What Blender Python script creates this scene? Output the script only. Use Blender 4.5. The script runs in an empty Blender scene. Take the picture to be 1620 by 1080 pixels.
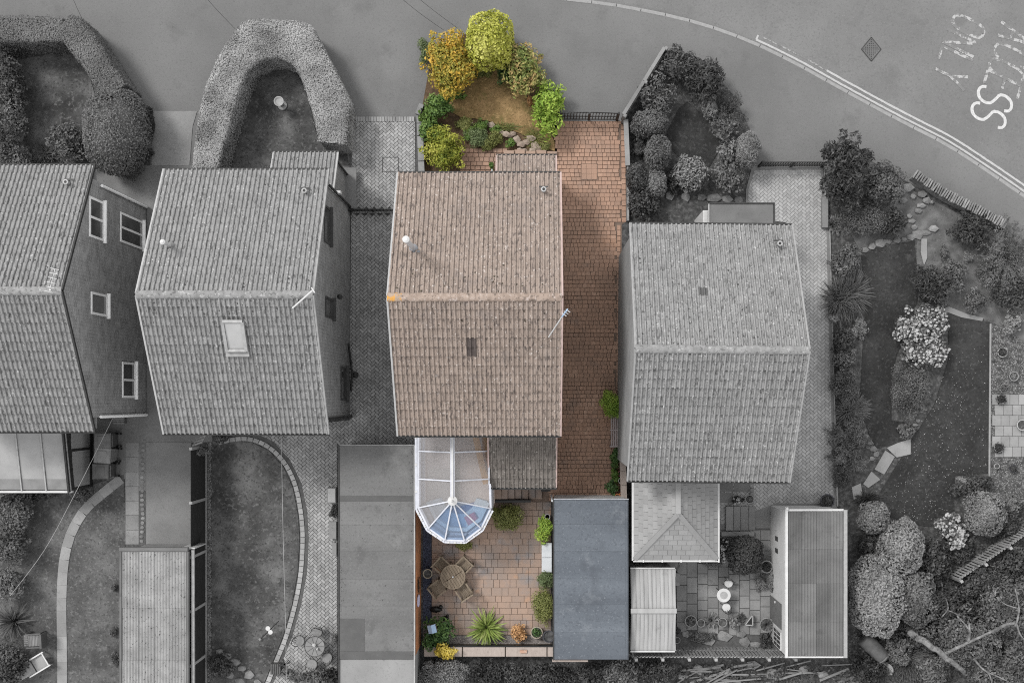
import bpy, bmesh, math, random
import numpy as np

# ------------------------------------------------------------------ camera, sky, sun
CAM_H = 42.0            # drone height above the pavement (m)
FPX = 1806.0            # focal length in photograph pixels (1620 wide)
NX, NY = 850.0, 630.0   # the photograph's nadir point
scene = bpy.context.scene
cam_data = bpy.data.cameras.new('camera')
cam = bpy.data.objects.new('camera', cam_data)
scene.collection.objects.link(cam)
cam.location = (0, 0, CAM_H)
cam.rotation_euler = (0, 0, 0)
cam_data.sensor_width = 36.0
cam_data.lens = FPX / 1620.0 * 36.0
cam_data.shift_x = (810 - NX) / 1620.0
cam_data.shift_y = (NY - 540) / 1620.0
cam_data.clip_end = 500
scene.camera = cam

SUN_EL, SUN_AZ = 52.0, 143.0     # azimuth: direction the light comes from, degrees ccw from +x
world = bpy.data.worlds.new('World'); scene.world = world; world.use_nodes = True
wn = world.node_tree.nodes; wl = world.node_tree.links
for n in list(wn): wn.remove(n)
sky = wn.new('ShaderNodeTexSky'); sky.sky_type = 'NISHITA'; sky.sun_disc = False
sky.sun_elevation = math.radians(SUN_EL)
sky.sun_rotation = math.radians(90 - SUN_AZ)
sky.air_density = 1.0; sky.dust_density = 4.0; sky.ozone_density = 1.0
hs = wn.new('ShaderNodeHueSaturation'); hs.inputs['Saturation'].default_value = 0.06
bgn = wn.new('ShaderNodeBackground'); bgn.inputs['Strength'].default_value = 0.108
wo = wn.new('ShaderNodeOutputWorld')
# an even overcast layer over the clear sky
ovc = wn.new('ShaderNodeMix'); ovc.data_type = 'RGBA'; ovc.inputs['Factor'].default_value = 0.78
ovc.inputs['B'].default_value = (7.2, 7.2, 7.2, 1)
wl.new(sky.outputs[0], hs.inputs['Color']); wl.new(hs.outputs[0], ovc.inputs['A']); wl.new(ovc.outputs['Result'], bgn.inputs['Color']); wl.new(bgn.outputs[0], wo.inputs[0])

sun_data = bpy.data.lights.new('sun', 'SUN'); sun_data.energy = 1.5; sun_data.angle = math.radians(14)
sun_data.color = (1.0, 0.985, 0.96)
sun = bpy.data.objects.new('sun', sun_data); scene.collection.objects.link(sun)
_e, _a = math.radians(SUN_EL), math.radians(SUN_AZ)
from mathutils import Vector, Matrix
_d = Vector((math.cos(_e) * math.cos(_a), math.cos(_e) * math.sin(_a), math.sin(_e)))
sun.rotation_euler = _d.to_track_quat('Z', 'Y').to_euler()
sun.location = _d * 60
vs = scene.view_settings
vs.view_transform = 'Standard'; vs.look = 'None'; vs.gamma = 1.0; vs.use_curve_mapping = False
vs.exposure = 1.04
scene.cycles.use_denoising = False
scene.cycles.filter_width = 1.05
scene.cycles.max_bounces = 8; scene.cycles.diffuse_bounces = 6
scene.cycles.transparent_max_bounces = 12

# ------------------------------------------------------------------ helpers
rng = np.random.default_rng(11)
random.seed(11)
COL = scene.collection

def P(px, py, h=0.0):
    s = (CAM_H - h) / FPX
    return ((px - NX) * s, (NY - py) * s)

def P3(px, py, h=0.0):
    x, y = P(px, py, h); return (x, y, h)

class MB:
    """collects shapes (world coordinates) and links them as ONE mesh object"""
    def __init__(self): self.v = []; self.f = []
    def add(self, vs, fs):
        b = len(self.v); self.v.extend([tuple(p) for p in vs]); self.f.extend([tuple(i + b for i in q) for q in fs]); return self
    def box(self, x0, x1, y0, y1, z0, z1, ch=0.0):
        if x0 > x1: x0, x1 = x1, x0
        if y0 > y1: y0, y1 = y1, y0
        if ch <= 0:
            vs = [(x0,y0,z0),(x1,y0,z0),(x1,y1,z0),(x0,y1,z0),(x0,y0,z1),(x1,y0,z1),(x1,y1,z1),(x0,y1,z1)]
            fs = [(0,3,2,1),(4,5,6,7),(0,1,5,4),(1,2,6,5),(2,3,7,6),(3,0,4,7)]
        else:
            c = min(ch, (x1-x0)*.4, (y1-y0)*.4)
            vs = [(x0,y0,z0),(x1,y0,z0),(x1,y1,z0),(x0,y1,z0),(x0,y0,z1-c),(x1,y0,z1-c),(x1,y1,z1-c),(x0,y1,z1-c),
                  (x0+c,y0+c,z1),(x1-c,y0+c,z1),(x1-c,y1-c,z1),(x0+c,y1-c,z1)]
            fs = [(0,3,2,1),(8,9,10,11)] + [(i,(i+1)%4,(i+1)%4+4,i+4) for i in range(4)] + [(i+4,(i+1)%4+4,(i+1)%4+8,i+8) for i in range(4)]
        return self.add(vs, fs)
    def obox(self, c, size, rz=0.0, ch=0.0, tilt=None):
        m = MB().box(-size[0]/2, size[0]/2, -size[1]/2, size[1]/2, -size[2]/2, size[2]/2, ch)
        M = Matrix.Translation(c) @ Matrix.Rotation(rz, 4, 'Z')
        if tilt: M = M @ Matrix.Rotation(tilt[0], 4, tilt[1])
        return self.add([M @ Vector(p) for p in m.v], m.f)
    def bar(self, a, b, w, t):
        """box between two points, w wide (horizontal), t thick"""
        a = Vector(a); b = Vector(b); d = (b - a); L = d.length
        if L < 1e-6: return self
        d.normalize(); up = Vector((0,0,1))
        if abs(d.z) > .98: up = Vector((1,0,0))
        s = d.cross(up).normalized(); u = s.cross(d).normalized()
        vs = []
        for p in (a, b):
            for (i, j) in ((-1,-1),(1,-1),(1,1),(-1,1)): vs.append(p + s*(i*w/2) + u*(j*t/2))
        return self.add(vs, [(0,1,2,3),(7,6,5,4),(0,4,5,1),(1,5,6,2),(2,6,7,3),(3,7,4,0)])
    def tube(self, pts, r, seg=8, cap=True):
        pts = [Vector(p) for p in pts]; n = len(pts)
        rs = list(r) if hasattr(r, '__len__') else [r]*n
        vs = []
        for i, p in enumerate(pts):
            d = (pts[min(i+1,n-1)] - pts[max(i-1,0)]).normalized()
            up = Vector((0,0,1)) if abs(d.z) < .9 else Vector((1,0,0))
            s = d.cross(up).normalized(); u = s.cross(d).normalized()
            for k in range(seg):
                a = 2*math.pi*k/seg; vs.append(p + (s*math.cos(a) + u*math.sin(a))*rs[i])
        fs = [(i*seg+k, i*seg+(k+1)%seg, (i+1)*seg+(k+1)%seg, (i+1)*seg+k) for i in range(n-1) for k in range(seg)]
        if cap: fs += [tuple(range(seg))[::-1], tuple(range((n-1)*seg, n*seg))]
        return self.add(vs, fs)
    def lathe(self, prof, c, seg=20, sx=1.0, sy=1.0):
        """prof: list of (radius, z) bottom to top"""
        n = len(prof); vs = []
        for (r, z) in prof:
            for k in range(seg):
                a = 2*math.pi*k/seg; vs.append((c[0]+r*math.cos(a)*sx, c[1]+r*math.sin(a)*sy, c[2]+z))
        fs = [(i*seg+k, i*seg+(k+1)%seg, (i+1)*seg+(k+1)%seg, (i+1)*seg+k) for i in range(n-1) for k in range(seg)]
        fs += [tuple(range(seg))[::-1], tuple(range((n-1)*seg, n*seg))]
        return self.add(vs, fs)
    def prism(self, poly, z0, z1):
        ar = sum(poly[i][0]*poly[(i+1)%len(poly)][1] - poly[(i+1)%len(poly)][0]*poly[i][1] for i in range(len(poly)))
        if ar < 0: poly = poly[::-1]
        n = len(poly)
        vs = [(x,y,z0) for x,y in poly] + [(x,y,z1) for x,y in poly]
        fs = [tuple(range(n,2*n))] + [(i,(i+1)%n,(i+1)%n+n,i+n) for i in range(n)]
        return self.add(vs, fs)
    def blob(self, c, r, seed=0, squash=(1,1,1), lump=.25, n=1):
        bm = bmesh.new(); bmesh.ops.create_icosphere(bm, subdivisions=n, radius=1.0)
        rr = random.Random(seed)
        vs = []
        for v in bm.verts:
            k = r*(1 + lump*(rr.random()-.5)*2)
            vs.append((c[0]+v.co.x*k*squash[0], c[1]+v.co.y*k*squash[1], c[2]+v.co.z*k*squash[2]))
        fs = [tuple(v.index for v in f.verts) for f in bm.faces]; bm.free()
        return self.add(vs, fs)
    def build(self, name, m, parent=None, smooth=False, kind=None):
        return link_mesh(name, self.v, self.f, m, parent, smooth, kind)

def root_loc(o):
    while o.parent is not None: o = o.parent
    return o.location

def link_mesh(name, v, f, m, parent=None, smooth=False, kind=None):
    me = bpy.data.meshes.new(name)
    v = np.asarray(v, dtype=np.float64).reshape(-1, 3)
    if parent is not None: v = v - np.array(root_loc(parent))
    me.from_pydata(v.tolist(), [], f if isinstance(f, list) else f.tolist()); me.update()
    if smooth: me.polygons.foreach_set('use_smooth', [True]*len(me.polygons))
    me.materials.append(MATS[m] if isinstance(m, str) else m)
    o = bpy.data.objects.new(name, me); COL.objects.link(o)
    if parent is not None: o.parent = parent
    if kind: o['kind'] = kind
    return o

def tag(o, label, cat, group=None):
    o['label'] = label; o['category'] = cat
    if group: o['group'] = group
    return o

def thing(name, label, cat, loc, group=None, rz=0.0):
    o = bpy.data.objects.new(name, None); COL.objects.link(o)
    o.empty_display_size = .2
    o.location = loc if len(loc) == 3 else (loc[0], loc[1], 0.0)
    o.rotation_euler = (0, 0, rz)
    return tag(o, label, cat, group)

def structure(name, mb, m):
    return mb.build(name, m, kind='structure')

def copy_tree(o, parent=None):
    c = o.copy(); COL.objects.link(c); c.parent = parent
    for ch in [x for x in bpy.data.objects if x.parent == o]: copy_tree(ch, c)
    return c

# ------------------------------------------------------------------ materials
MATS = {}
def G(v): return (v, v, v)

def mk(name, cols, scale=4.0, detail=6, rough=.85, bump=0.0, bscale=40, isl=0.0, obj=0.0, noise=1.0, spots=(), stretch=None,
       spec=.25, metal=0.0, trans=0.0, brick=None, lo=.3, hi=.7):
    m = bpy.data.materials.new(name); m.use_nodes = True; MATS[name] = m
    nt = m.node_tree; N = nt.nodes; L = nt.links
    for n in list(N): N.remove(n)
    out = N.new('ShaderNodeOutputMaterial'); bs = N.new('ShaderNodeBsdfPrincipled')
    bs.inputs['Roughness'].default_value = rough; bs.inputs['Metallic'].default_value = metal
    bs.inputs['Specular IOR Level'].default_value = spec
    geo = N.new('ShaderNodeNewGeometry')
    def tex(sc, det=6, vec=None, rg=.55):
        t = N.new('ShaderNodeTexNoise'); t.inputs['Scale'].default_value = sc; t.inputs['Detail'].default_value = det
        t.inputs['Roughness'].default_value = rg
        L.new(vec or pos, t.inputs['Vector']); return t.outputs['Fac']
    def remap(s, a, b, c=0.0, d=1.0):
        r = N.new('ShaderNodeMapRange'); r.inputs[1].default_value = a; r.inputs[2].default_value = b
        r.inputs[3].default_value = c; r.inputs[4].default_value = d; L.new(s, r.inputs[0]); return r.outputs[0]
    def math_(op, a, b):
        k = N.new('ShaderNodeMath'); k.operation = op
        for i, x in enumerate((a, b)):
            if hasattr(x, 'links'): L.new(x, k.inputs[i])
            else: k.inputs[i].default_value = x
        return k.outputs[0]
    pos = geo.outputs['Position']
    pm = pos
    if stretch:
        mp = N.new('ShaderNodeVectorMath'); mp.operation = 'MULTIPLY'; L.new(pos, mp.inputs[0]); mp.inputs[1].default_value = stretch
        pm = mp.outputs[0]
    tot = noise + isl
    fac = math_('MULTIPLY', remap(tex(scale, detail, pm), lo, hi), noise/tot)
    if isl > 0:
        r = geo.outputs['Random Per Island']
        if obj > 0:
            oi = N.new('ShaderNodeObjectInfo'); r = math_('FRACT', math_('ADD', r, oi.outputs['Random']), 0)
        fac = math_('ADD', fac, math_('MULTIPLY', r, isl/tot))
    cr = N.new('ShaderNodeValToRGB'); L.new(fac, cr.inputs[0])
    if len(cols) == 2 and not isinstance(cols[0][0], (tuple, list)) and len(cols[0]) == 3: cols = [(0, cols[0]), (1, cols[1])]
    el = cr.color_ramp.elements
    while len(el) > len(cols): el.remove(el[-1])
    while len(el) < len(cols): el.new(1.0)
    for e, (p, c) in zip(el, cols): e.position = p; e.color = (*c, 1)
    colr = cr.outputs[0]
    for sp_ in spots:
        c, sc, th, soft, amt = sp_[:5]; vec_ = None
        if len(sp_) > 5:
            q_ = N.new('ShaderNodeVectorMath'); q_.operation = 'MULTIPLY'; L.new(pos, q_.inputs[0]); q_.inputs[1].default_value = sp_[5]; vec_ = q_.outputs[0]
        f = math_('MULTIPLY', remap(tex(sc, 4, vec_, .65), th, th+soft), amt)
        mx = N.new('ShaderNodeMix'); mx.data_type = 'RGBA'; L.new(f, mx.inputs['Factor']); L.new(colr, mx.inputs['A']); mx.inputs['B'].default_value = (*c, 1)
        colr = mx.outputs['Result']
    hgt = tex(bscale, 5) if bump > 0 else None
    if brick:
        sp = N.new('ShaderNodeSeparateXYZ'); L.new(pos, sp.inputs[0])
        cb = N.new('ShaderNodeCombineXYZ'); L.new(math_('ADD', sp.outputs[0], sp.outputs[1]), cb.inputs[0]); L.new(sp.outputs[2], cb.inputs[1])
        bt = N.new('ShaderNodeTexBrick'); L.new(cb.outputs[0], bt.inputs['Vector']); bt.inputs['Scale'].default_value = 1.0
        bt.inputs['Brick Width'].default_value = .225; bt.inputs['Row Height'].default_value = .075; bt.inputs['Mortar Size'].default_value = .008
        L.new(colr, bt.inputs['Color1'])
        dk = N.new('ShaderNodeMix'); dk.data_type = 'RGBA'; dk.blend_type = 'MULTIPLY'; dk.inputs['Factor'].default_value = 1
        L.new(colr, dk.inputs['A']); dk.inputs['B'].default_value = (.7,.7,.7,1); L.new(dk.outputs['Result'], bt.inputs['Color2'])
        bt.inputs['Mortar'].default_value = (*brick, 1); colr = bt.outputs['Color']
        hgt = bt.outputs['Fac']
    L.new(colr, bs.inputs['Base Color'])
    if hgt is not None:
        b = N.new('ShaderNodeBump'); b.inputs['Strength'].default_value = bump if not brick else -.6
        if brick: b.invert = True; b.inputs['Strength'].default_value = .6
        b.inputs['Distance'].default_value = .02; L.new(hgt, b.inputs['Height']); L.new(b.outputs[0], bs.inputs['Normal'])
    sh = bs.outputs[0]
    if trans > 0:
        tr = N.new('ShaderNodeBsdfTranslucent'); L.new(colr, tr.inputs[0])
        ms = N.new('ShaderNodeMixShader'); ms.inputs[0].default_value = trans; L.new(sh, ms.inputs[1]); L.new(tr.outputs[0], ms.inputs[2]); sh = ms.outputs[0]
    L.new(sh, out.inputs[0])
    return m

def mk_glass(name, tint, mixf, dif, rough=.08):
    m = bpy.data.materials.new(name); m.use_nodes = True; MATS[name] = m
    nt = m.node_tree; N = nt.nodes; L = nt.links
    for n in list(N): N.remove(n)
    out = N.new('ShaderNodeOutputMaterial'); tr = N.new('ShaderNodeBsdfTransparent'); tr.inputs[0].default_value = (*tint, 1)
    bs = N.new('ShaderNodeBsdfPrincipled'); bs.inputs['Base Color'].default_value = (*dif, 1); bs.inputs['Roughness'].default_value = rough
    bs.inputs['Specular IOR Level'].default_value = .8
    ms = N.new('ShaderNodeMixShader'); ms.inputs[0].default_value = mixf
    L.new(tr.outputs[0], ms.inputs[1]); L.new(bs.outputs[0], ms.inputs[2]); L.new(ms.outputs[0], out.inputs[0])
    return m

# ground
mk('asphalt', [(0, G(.105)), (1, G(.14))], scale=.35, detail=8, bump=.3, bscale=30, rough=.9, spots=[(G(.075), .28, .58, .18, .35), (G(.09), 1.1, .56, .12, .45), (G(.085), 13, .53, .12, .55), (G(.17), 15, .60, .08, .5), (G(.06), 5, .70, .04, .5)])
mk('footway', [(0, G(.10)), (1, G(.135))], scale=.3, detail=8, bump=.3, bscale=30, rough=.9, spots=[(G(.068), .22, .56, .2, .5), (G(.085), 1.0, .57, .12, .45), (G(.08), 13, .54, .12, .5), (G(.16), 15, .61, .08, .45), (G(.055), 4, .70, .04, .5)])
mk('kerbstone', [(0, G(.17)), (1, G(.23))], scale=8, isl=.4, obj=1, bump=.2, spots=[(G(.12), 12, .6, .1, .5)])
mk('roadpaint', [(0, G(.30)), (1, G(.42))], scale=14, bump=.15, spots=[(G(.12), 16, .64, .06, .8)])
mk('roadpaint_worn', [(0, G(.125)), (1, G(.135))], scale=14, bump=.15, spots=[(G(.31), 5.5, .495, .06, .85), (G(.12), 14, .57, .06, .85)])
mk('roadline', [(0, G(.27)), (1, G(.33))], scale=10, bump=.15, spots=[(G(.17), 12, .62, .08, .7)])
mk('roadline_worn', [(0, G(.12)), (1, G(.13))], scale=10, bump=.15, spots=[(G(.25), 8, .50, .05, .85), (G(.11), 14, .60, .05, .9)])
mk('soil', [(0, G(.025)), (.5, G(.05)), (1, G(.10))], scale=7, bump=.8, bscale=14, spots=[(G(.16), 14, .63, .05, .6), (G(.012), 10, .60, .06, .6)])
mk('soil_pale', [(0, G(.05)), (.5, G(.085)), (1, G(.13))], scale=2.5, detail=9, bump=.8, bscale=14, spots=[(G(.24), 13, .66, .04, .7), (G(.025), 10, .60, .06, .6), (G(.03), 2, .6, .1, .5)])
mk('terrain', [(0, G(.02)), (1, G(.05))], scale=1, bump=.4)
LAWN = [(0, G(.015)), (.45, G(.034)), (.8, G(.07)), (1, G(.1))]
mk('lawn_dark', [(0, G(.012)), (.5, G(.021)), (1, G(.036))], scale=.9, detail=9, bump=.9, bscale=14, spots=[(G(.055), 9, .54, .12, .7), (G(.009), 14, .54, .1, .7), (G(.055), 1.2, .62, .12, .45)])
mk('lawn_mid', [(0, G(.022)), (.5, G(.058)), (1, G(.12))], scale=.9, detail=9, bump=.9, bscale=14, spots=[(G(.13), 8, .54, .12, .7), (G(.018), 12, .54, .1, .7), (G(.13), 1.7, .62, .1, .4), (G(.02), 1.0, .6, .1, .4)])
mk('lawn_pale', [(0, G(.032)), (.5, G(.065)), (1, G(.105))], scale=.9, detail=9, bump=.9, bscale=14, spots=[(G(.15), 9, .54, .12, .6), (G(.028), 12, .54, .1, .7), (G(.14), 1.6, .60, .12, .5), (G(.03), 1.1, .6, .1, .5)])
mk('lawn_dry', [(0, (.105,.078,.028)), (.5, (.175,.115,.05)), (1, (.255,.165,.08))], scale=.9, detail=9, bump=.9, bscale=14, spots=[((.33,.225,.11), 9, .53, .12, .7), ((.075,.055,.02), 14, .54, .1, .7), ((.085,.085,.022), 1.5, .56, .14, .7), ((.40,.17,.06), 1.4, .66, .08, .6)])
mk('concrete', [(0, G(.15)), (1, G(.21))], scale=1.0, detail=9, bump=.2, bscale=30, spots=[(G(.15*.65), 2.2, .58, .15, .5), (G(.15*.75), 12, .56, .1, .5), (G(.21*1.35), 14, .62, .07, .4)])
mk('concrete_dark', [(0, G(.105)), (1, G(.16))], scale=1.0, detail=9, bump=.2, bscale=30, spots=[(G(.105*.65), 2.2, .58, .15, .5), (G(.105*.75), 12, .56, .1, .5), (G(.16*1.35), 14, .62, .07, .4)])
mk('concrete_mid', [(0, G(.13)), (1, G(.165))], scale=1.0, detail=9, bump=.2, bscale=30, spots=[(G(.10), 2.2, .58, .15, .5), (G(.105), 10, .56, .1, .5), (G(.21), 11, .62, .07, .4)])
mk('block_grey', [(0, G(.15)), (.5, G(.24)), (1, G(.34))], scale=.55, detail=8, isl=.75, bump=.3, bscale=30, noise=.8, spots=[(G(.10), .8, .58, .12, .6)])
mk('block_pale', [(0, G(.19)), (.5, G(.26)), (1, G(.34))], scale=.55, detail=8, isl=.75, noise=.8, bump=.3, bscale=30, spots=[(G(.15), 1.0, .6, .12, .5)])
mk('joint_dark', [(0, G(.05)), (1, G(.085))], scale=8)
mk('joint_grey', [(0, G(.08)), (1, G(.13))], scale=20)
mk('sett_red', [(0, (.21,.14,.105)), (.35, (.258,.168,.125)), (.65, (.295,.187,.136)), (1, (.375,.252,.19))], scale=.8, detail=8, isl=.75, noise=1.0, bump=.4, bscale=30,
   spots=[((.40,.21,.11), .55, .60, .12, .4), ((.20,.15,.125), 1.1, .56, .12, .5), ((.18,.125,.098), 12, .58, .1, .45)])
mk('joint_red', [(0, (.10,.073,.057)), (1, (.16,.118,.095))], scale=6)
mk('patio_red', [(0, (.175,.15,.14)), (.3, (.215,.172,.148)), (.6, (.255,.185,.147)), (1, (.315,.222,.17))], scale=.7, detail=8, isl=.4, noise=1.2, obj=1, bump=.3, bscale=30,
   spots=[((.17,.168,.175), 1.0, .54, .14, .7), ((.42,.22,.11), .9, .62, .12, .5), ((.19,.15,.13), 11, .58, .1, .4)])
mk('slab_grey', [(0, G(.12)), (.5, G(.17)), (1, G(.23))], scale=1.5, detail=8, isl=.9, obj=1, bump=.3, bscale=30, spots=[(G(.085), 4, .58, .15, .6), (G(.10), 12, .57, .1, .5)])
mk('slab_pale', [(0, G(.15)), (.5, G(.19)), (1, G(.25))], scale=1.5, detail=8, isl=.9, obj=1, bump=.3, bscale=30, spots=[(G(.11), 4, .6, .15, .5), (G(.13), 12, .57, .1, .5)])
mk('gravel_grey', [(0, G(.1)), (.5, G(.2)), (1, G(.32))], scale=14, isl=1, bump=.5, bscale=20)
mk('gravel_col', [(0, (.09,.085,.09)), (.5, (.2,.18,.17)), (1, (.36,.33,.31))], scale=40, isl=1.2, bump=.3)
mk('slate_blue', [(0, (.025,.03,.05)), (1, (.08,.09,.13))], scale=20, isl=1.2, bump=.5)
mk('stone_grey', [(0, G(.09)), (.5, G(.155)), (1, G(.24))], scale=5, isl=.8, obj=1, bump=.8, bscale=14, spots=[(G(.055), 9, .58, .1, .6)])
mk('stone_tan', [(0, (.16,.125,.10)), (.5, (.25,.20,.165)), (1, (.35,.29,.24))], scale=5, isl=.8, obj=1, bump=.8, bscale=14, spots=[((.10,.09,.06), 9, .58, .1, .6)])
# roofs
TS = (1, .35, 1)
mk('tile_grey', [(0, G(.16)), (.5, G(.195)), (1, G(.235))], scale=2.6, detail=8, isl=.45, noise=.6, obj=1, bump=.5, bscale=18, spots=[(G(.135), 6, .52, .10, .6, (1.4,.25,1)), (G(.075), 9.5, .56, .05, .8, (1.3,.3,1)), (G(.36), 9, .615, .035, .9), (G(.14), 1.3, .58, .08, .6), (G(.075), 11, .62, .04, .75)])
mk('tile_light', [(0, G(.165)), (.5, G(.20)), (1, G(.24))], scale=2.6, detail=8, isl=.45, noise=.6, obj=1, bump=.5, bscale=18, spots=[(G(.14), 6, .52, .10, .6, (1.4,.25,1)), (G(.08), 9.5, .56, .05, .8, (1.3,.3,1)), (G(.36), 9, .615, .035, .9), (G(.145), 1.3, .58, .08, .6), (G(.08), 11, .62, .04, .75)])
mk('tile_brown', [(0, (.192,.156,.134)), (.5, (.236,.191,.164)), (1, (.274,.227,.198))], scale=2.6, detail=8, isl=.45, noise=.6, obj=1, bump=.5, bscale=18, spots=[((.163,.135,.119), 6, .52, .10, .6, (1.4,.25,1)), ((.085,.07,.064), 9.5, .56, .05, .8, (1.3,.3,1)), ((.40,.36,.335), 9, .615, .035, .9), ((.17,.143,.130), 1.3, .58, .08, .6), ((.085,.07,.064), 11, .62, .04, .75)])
mk('tile_brown_shade', [(0, (.10,.088,.08)), (.5, (.14,.126,.115)), (1, (.18,.162,.148))], scale=2.6, detail=8, isl=.45, noise=.6, obj=1, bump=.5, bscale=18, spots=[((.10,.09,.08), 6, .52, .10, .6, (1.4,.25,1)), ((.05,.045,.04), 9.5, .56, .05, .8, (1.3,.3,1)), ((.3,.28,.26), 9, .615, .035, .9), ((.1,.09,.08), 1.3, .58, .08, .6), ((.05,.045,.04), 11, .62, .04, .75)])  # darker, greyer copy of tile_brown, with shade put into the colour
mk('ridge_grey', [(0, G(.13)), (1, G(.23))], scale=6, isl=.3, obj=1, bump=1.0, bscale=12, spots=[(G(.08), 9, .55, .06, .75), (G(.33), 8, .59, .05, .7)])
mk('ridge_brown', [(0, (.16,.125,.102)), (.5, (.23,.18,.15)), (1, (.30,.245,.21))], scale=6, isl=.3, obj=1, bump=1.0, bscale=12,
   spots=[((.08,.065,.056), 9, .55, .06, .75), ((.37,.32,.30), 8, .59, .05, .7)])
mk('lichen_orange', [(0, (.22,.17,.13)), (1, (.30,.24,.2))], scale=14, bump=.9, bscale=16, spots=[((.44,.22,.04), 6, .49, .06, .9)])
mk('verge_white', [(0, G(.26)), (1, G(.32))], scale=6)
mk('verge_pink', [(0, (.30,.225,.21)), (1, (.36,.28,.26))], scale=6)
mk('verge_grey', [(0, G(.19)), (1, G(.25))], scale=6)
mk('underlay', [(0, G(.02)), (1, G(.04))], scale=5)
mk('gutter_dark', [(0, G(.02)), (1, G(.04))], scale=6, rough=.5)
mk('gutter_white', [(0, G(.36)), (1, G(.43))], scale=6, rough=.5)
mk('gutter_mid', [(0, G(.2)), (1, G(.3))], scale=6, rough=.5)
mk('brick_grey', [(0, G(.17)), (.5, G(.25)), (1, G(.34))], scale=2.5, detail=8, brick=G(.36))
mk('brick_grey2', [(0, G(.15)), (.5, G(.2)), (1, G(.26))], scale=2.5, detail=8, brick=G(.32))
mk('brick_red', [(0, (.36,.22,.16)), (1, (.46,.30,.22))], scale=2.5, brick=(.45,.4,.36))
mk('render_grey', [(0, G(.17)), (1, G(.23))], scale=1.5, bump=.15)
mk('render_white', [(0, G(.34)), (1, G(.42))], scale=1.5, bump=.1, spots=[(G(.24), 3, .6, .1, .5)])
mk('wall_orange', [(0, (.19,.095,.05)), (.5, (.31,.13,.06)), (1, (.42,.18,.08))], scale=2.2, detail=8, bump=.3, spots=[((.12,.08,.06), 2.5, .58, .1, .6)])
mk('felt_grey', [(0, G(.082)), (.5, G(.102)), (1, G(.126))], scale=1.0, detail=9, isl=.4, obj=1, bump=.3, bscale=30, stretch=(.5,1.2,1), spots=[(G(.06), 1.2, .56, .12, .6), (G(.155), .9, .58, .12, .5), (G(.07), 12, .54, .1, .55), (G(.16), 14, .60, .06, .45)])
mk('felt_pale', [(0, G(.16)), (1, G(.20))], scale=1, bump=.2, bscale=30, spots=[(G(.07), 2.6, .68, .05, .7), (G(.13), 12, .56, .1, .5)])
mk('felt_dark', [(0, G(.06)), (1, G(.078))], scale=2, bump=.2, spots=[(G(.09), 10, .58, .1, .5)])
mk('felt_blue', [(0, (.064,.073,.086)), (.5, (.082,.093,.108)), (1, (.104,.117,.134))], scale=.9, detail=9, isl=.5, noise=1, obj=1, bump=.3, bscale=30, stretch=(.35,1.6,1),
   spots=[((.05,.056,.066), .8, .54, .14, .6), ((.145,.157,.172), 1.0, .58, .12, .5), ((.05,.056,.067), 12, .54, .1, .55), ((.16,.172,.19), 14, .60, .06, .5)])
mk('felt_porch', [(0, G(.095)), (1, G(.135))], scale=1.5, bump=.3, bscale=30, spots=[(G(.26), 6, .66, .06, .7), (G(.07), 12, .57, .1, .5)])
mk('sheet_grey', [(0, G(.15)), (.5, G(.20)), (1, G(.26))], scale=2.0, detail=9, isl=.4, obj=1, bump=.25, bscale=30, spots=[(G(.035), 13, .60, .05, .85), (G(.33), 12, .66, .05, .6)])
mk('sheet_dark', [(0, G(.06)), (.5, G(.095)), (1, G(.14))], scale=1.2, detail=9, isl=1.2, obj=1, bump=.25, bscale=30, spots=[(G(.05), 3, .6, .1, .5), (G(.24), 14, .70, .03, .5)])
mk('metal_pale', [(0, G(.20)), (.6, G(.26)), (1, G(.31))], scale=1.6, stretch=(3,.5,1), rough=.5, isl=.4, obj=1, spots=[(G(.12), 1.6, .60, .1, .5)])
mk('tile_flat', [(0, G(.165)), (1, G(.235))], scale=1.5, isl=1, obj=1, bump=.2, spots=[(G(.13), 10, .6, .1, .4)])
mk('tile_flat_dark', [(0, G(.11)), (1, G(.18))], scale=1.5, isl=1, obj=1, bump=.2)
mk('poly_white', [(0, G(.20)), (1, G(.26))], scale=1.2, detail=3, rough=.5, spots=[(G(.17), 9, .58, .1, .4)])
mk('poly_dirty', [(0, G(.13)), (1, G(.18))], scale=3, rough=.5)
# objects
mk('white', [(0, G(.38)), (1, G(.46))], scale=5, rough=.5)
mk('white_bright', [(0, G(.72)), (1, G(.82))], scale=5, rough=.5)
mk('white_frame', [(0, (.38,.39,.43)), (1, (.46,.47,.51))], scale=5, rough=.45)
mk('white_c', [(0, (.36,.38,.40)), (1, (.44,.455,.47))], scale=3, rough=.6, spots=[((.28,.29,.30), 8, .6, .1, .4)])
mk('black_metal', [(0, G(.012)), (1, G(.03))], scale=8, rough=.5)
mk('dark_frame', [(0, G(.03)), (1, G(.05))], scale=8, rough=.5)
mk('steel', [(0, (.4,.41,.43)), (1, (.55,.56,.58))], scale=6, rough=.4, metal=.3)
mk('steel_grey', [(0, G(.38)), (1, G(.5))], scale=6, rough=.45, metal=.2)
mk('lead', [(0, (.2,.21,.23)), (1, (.3,.31,.33))], scale=6, rough=.6)
mk('pane', [(0, G(.02)), (1, G(.07))], scale=.9, rough=.08, spec=.6)
mk('pane_mid', [(0, G(.13)), (1, G(.19))], scale=1.0, rough=.12, spec=.5)
mk('pane_sky', [(0, G(.24)), (1, G(.30))], scale=1.2, rough=.12, spec=.6)
mk('wood_dark', [(0, (.045,.035,.026)), (1, (.09,.072,.055))], scale=3, stretch=(8,1,1), bump=.3)
mk('wood_teak', [(0, (.085,.068,.05)), (.5, (.14,.112,.082)), (1, (.22,.185,.145))], scale=3, stretch=(6,1.5,1), isl=.6, bump=.3)
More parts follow.
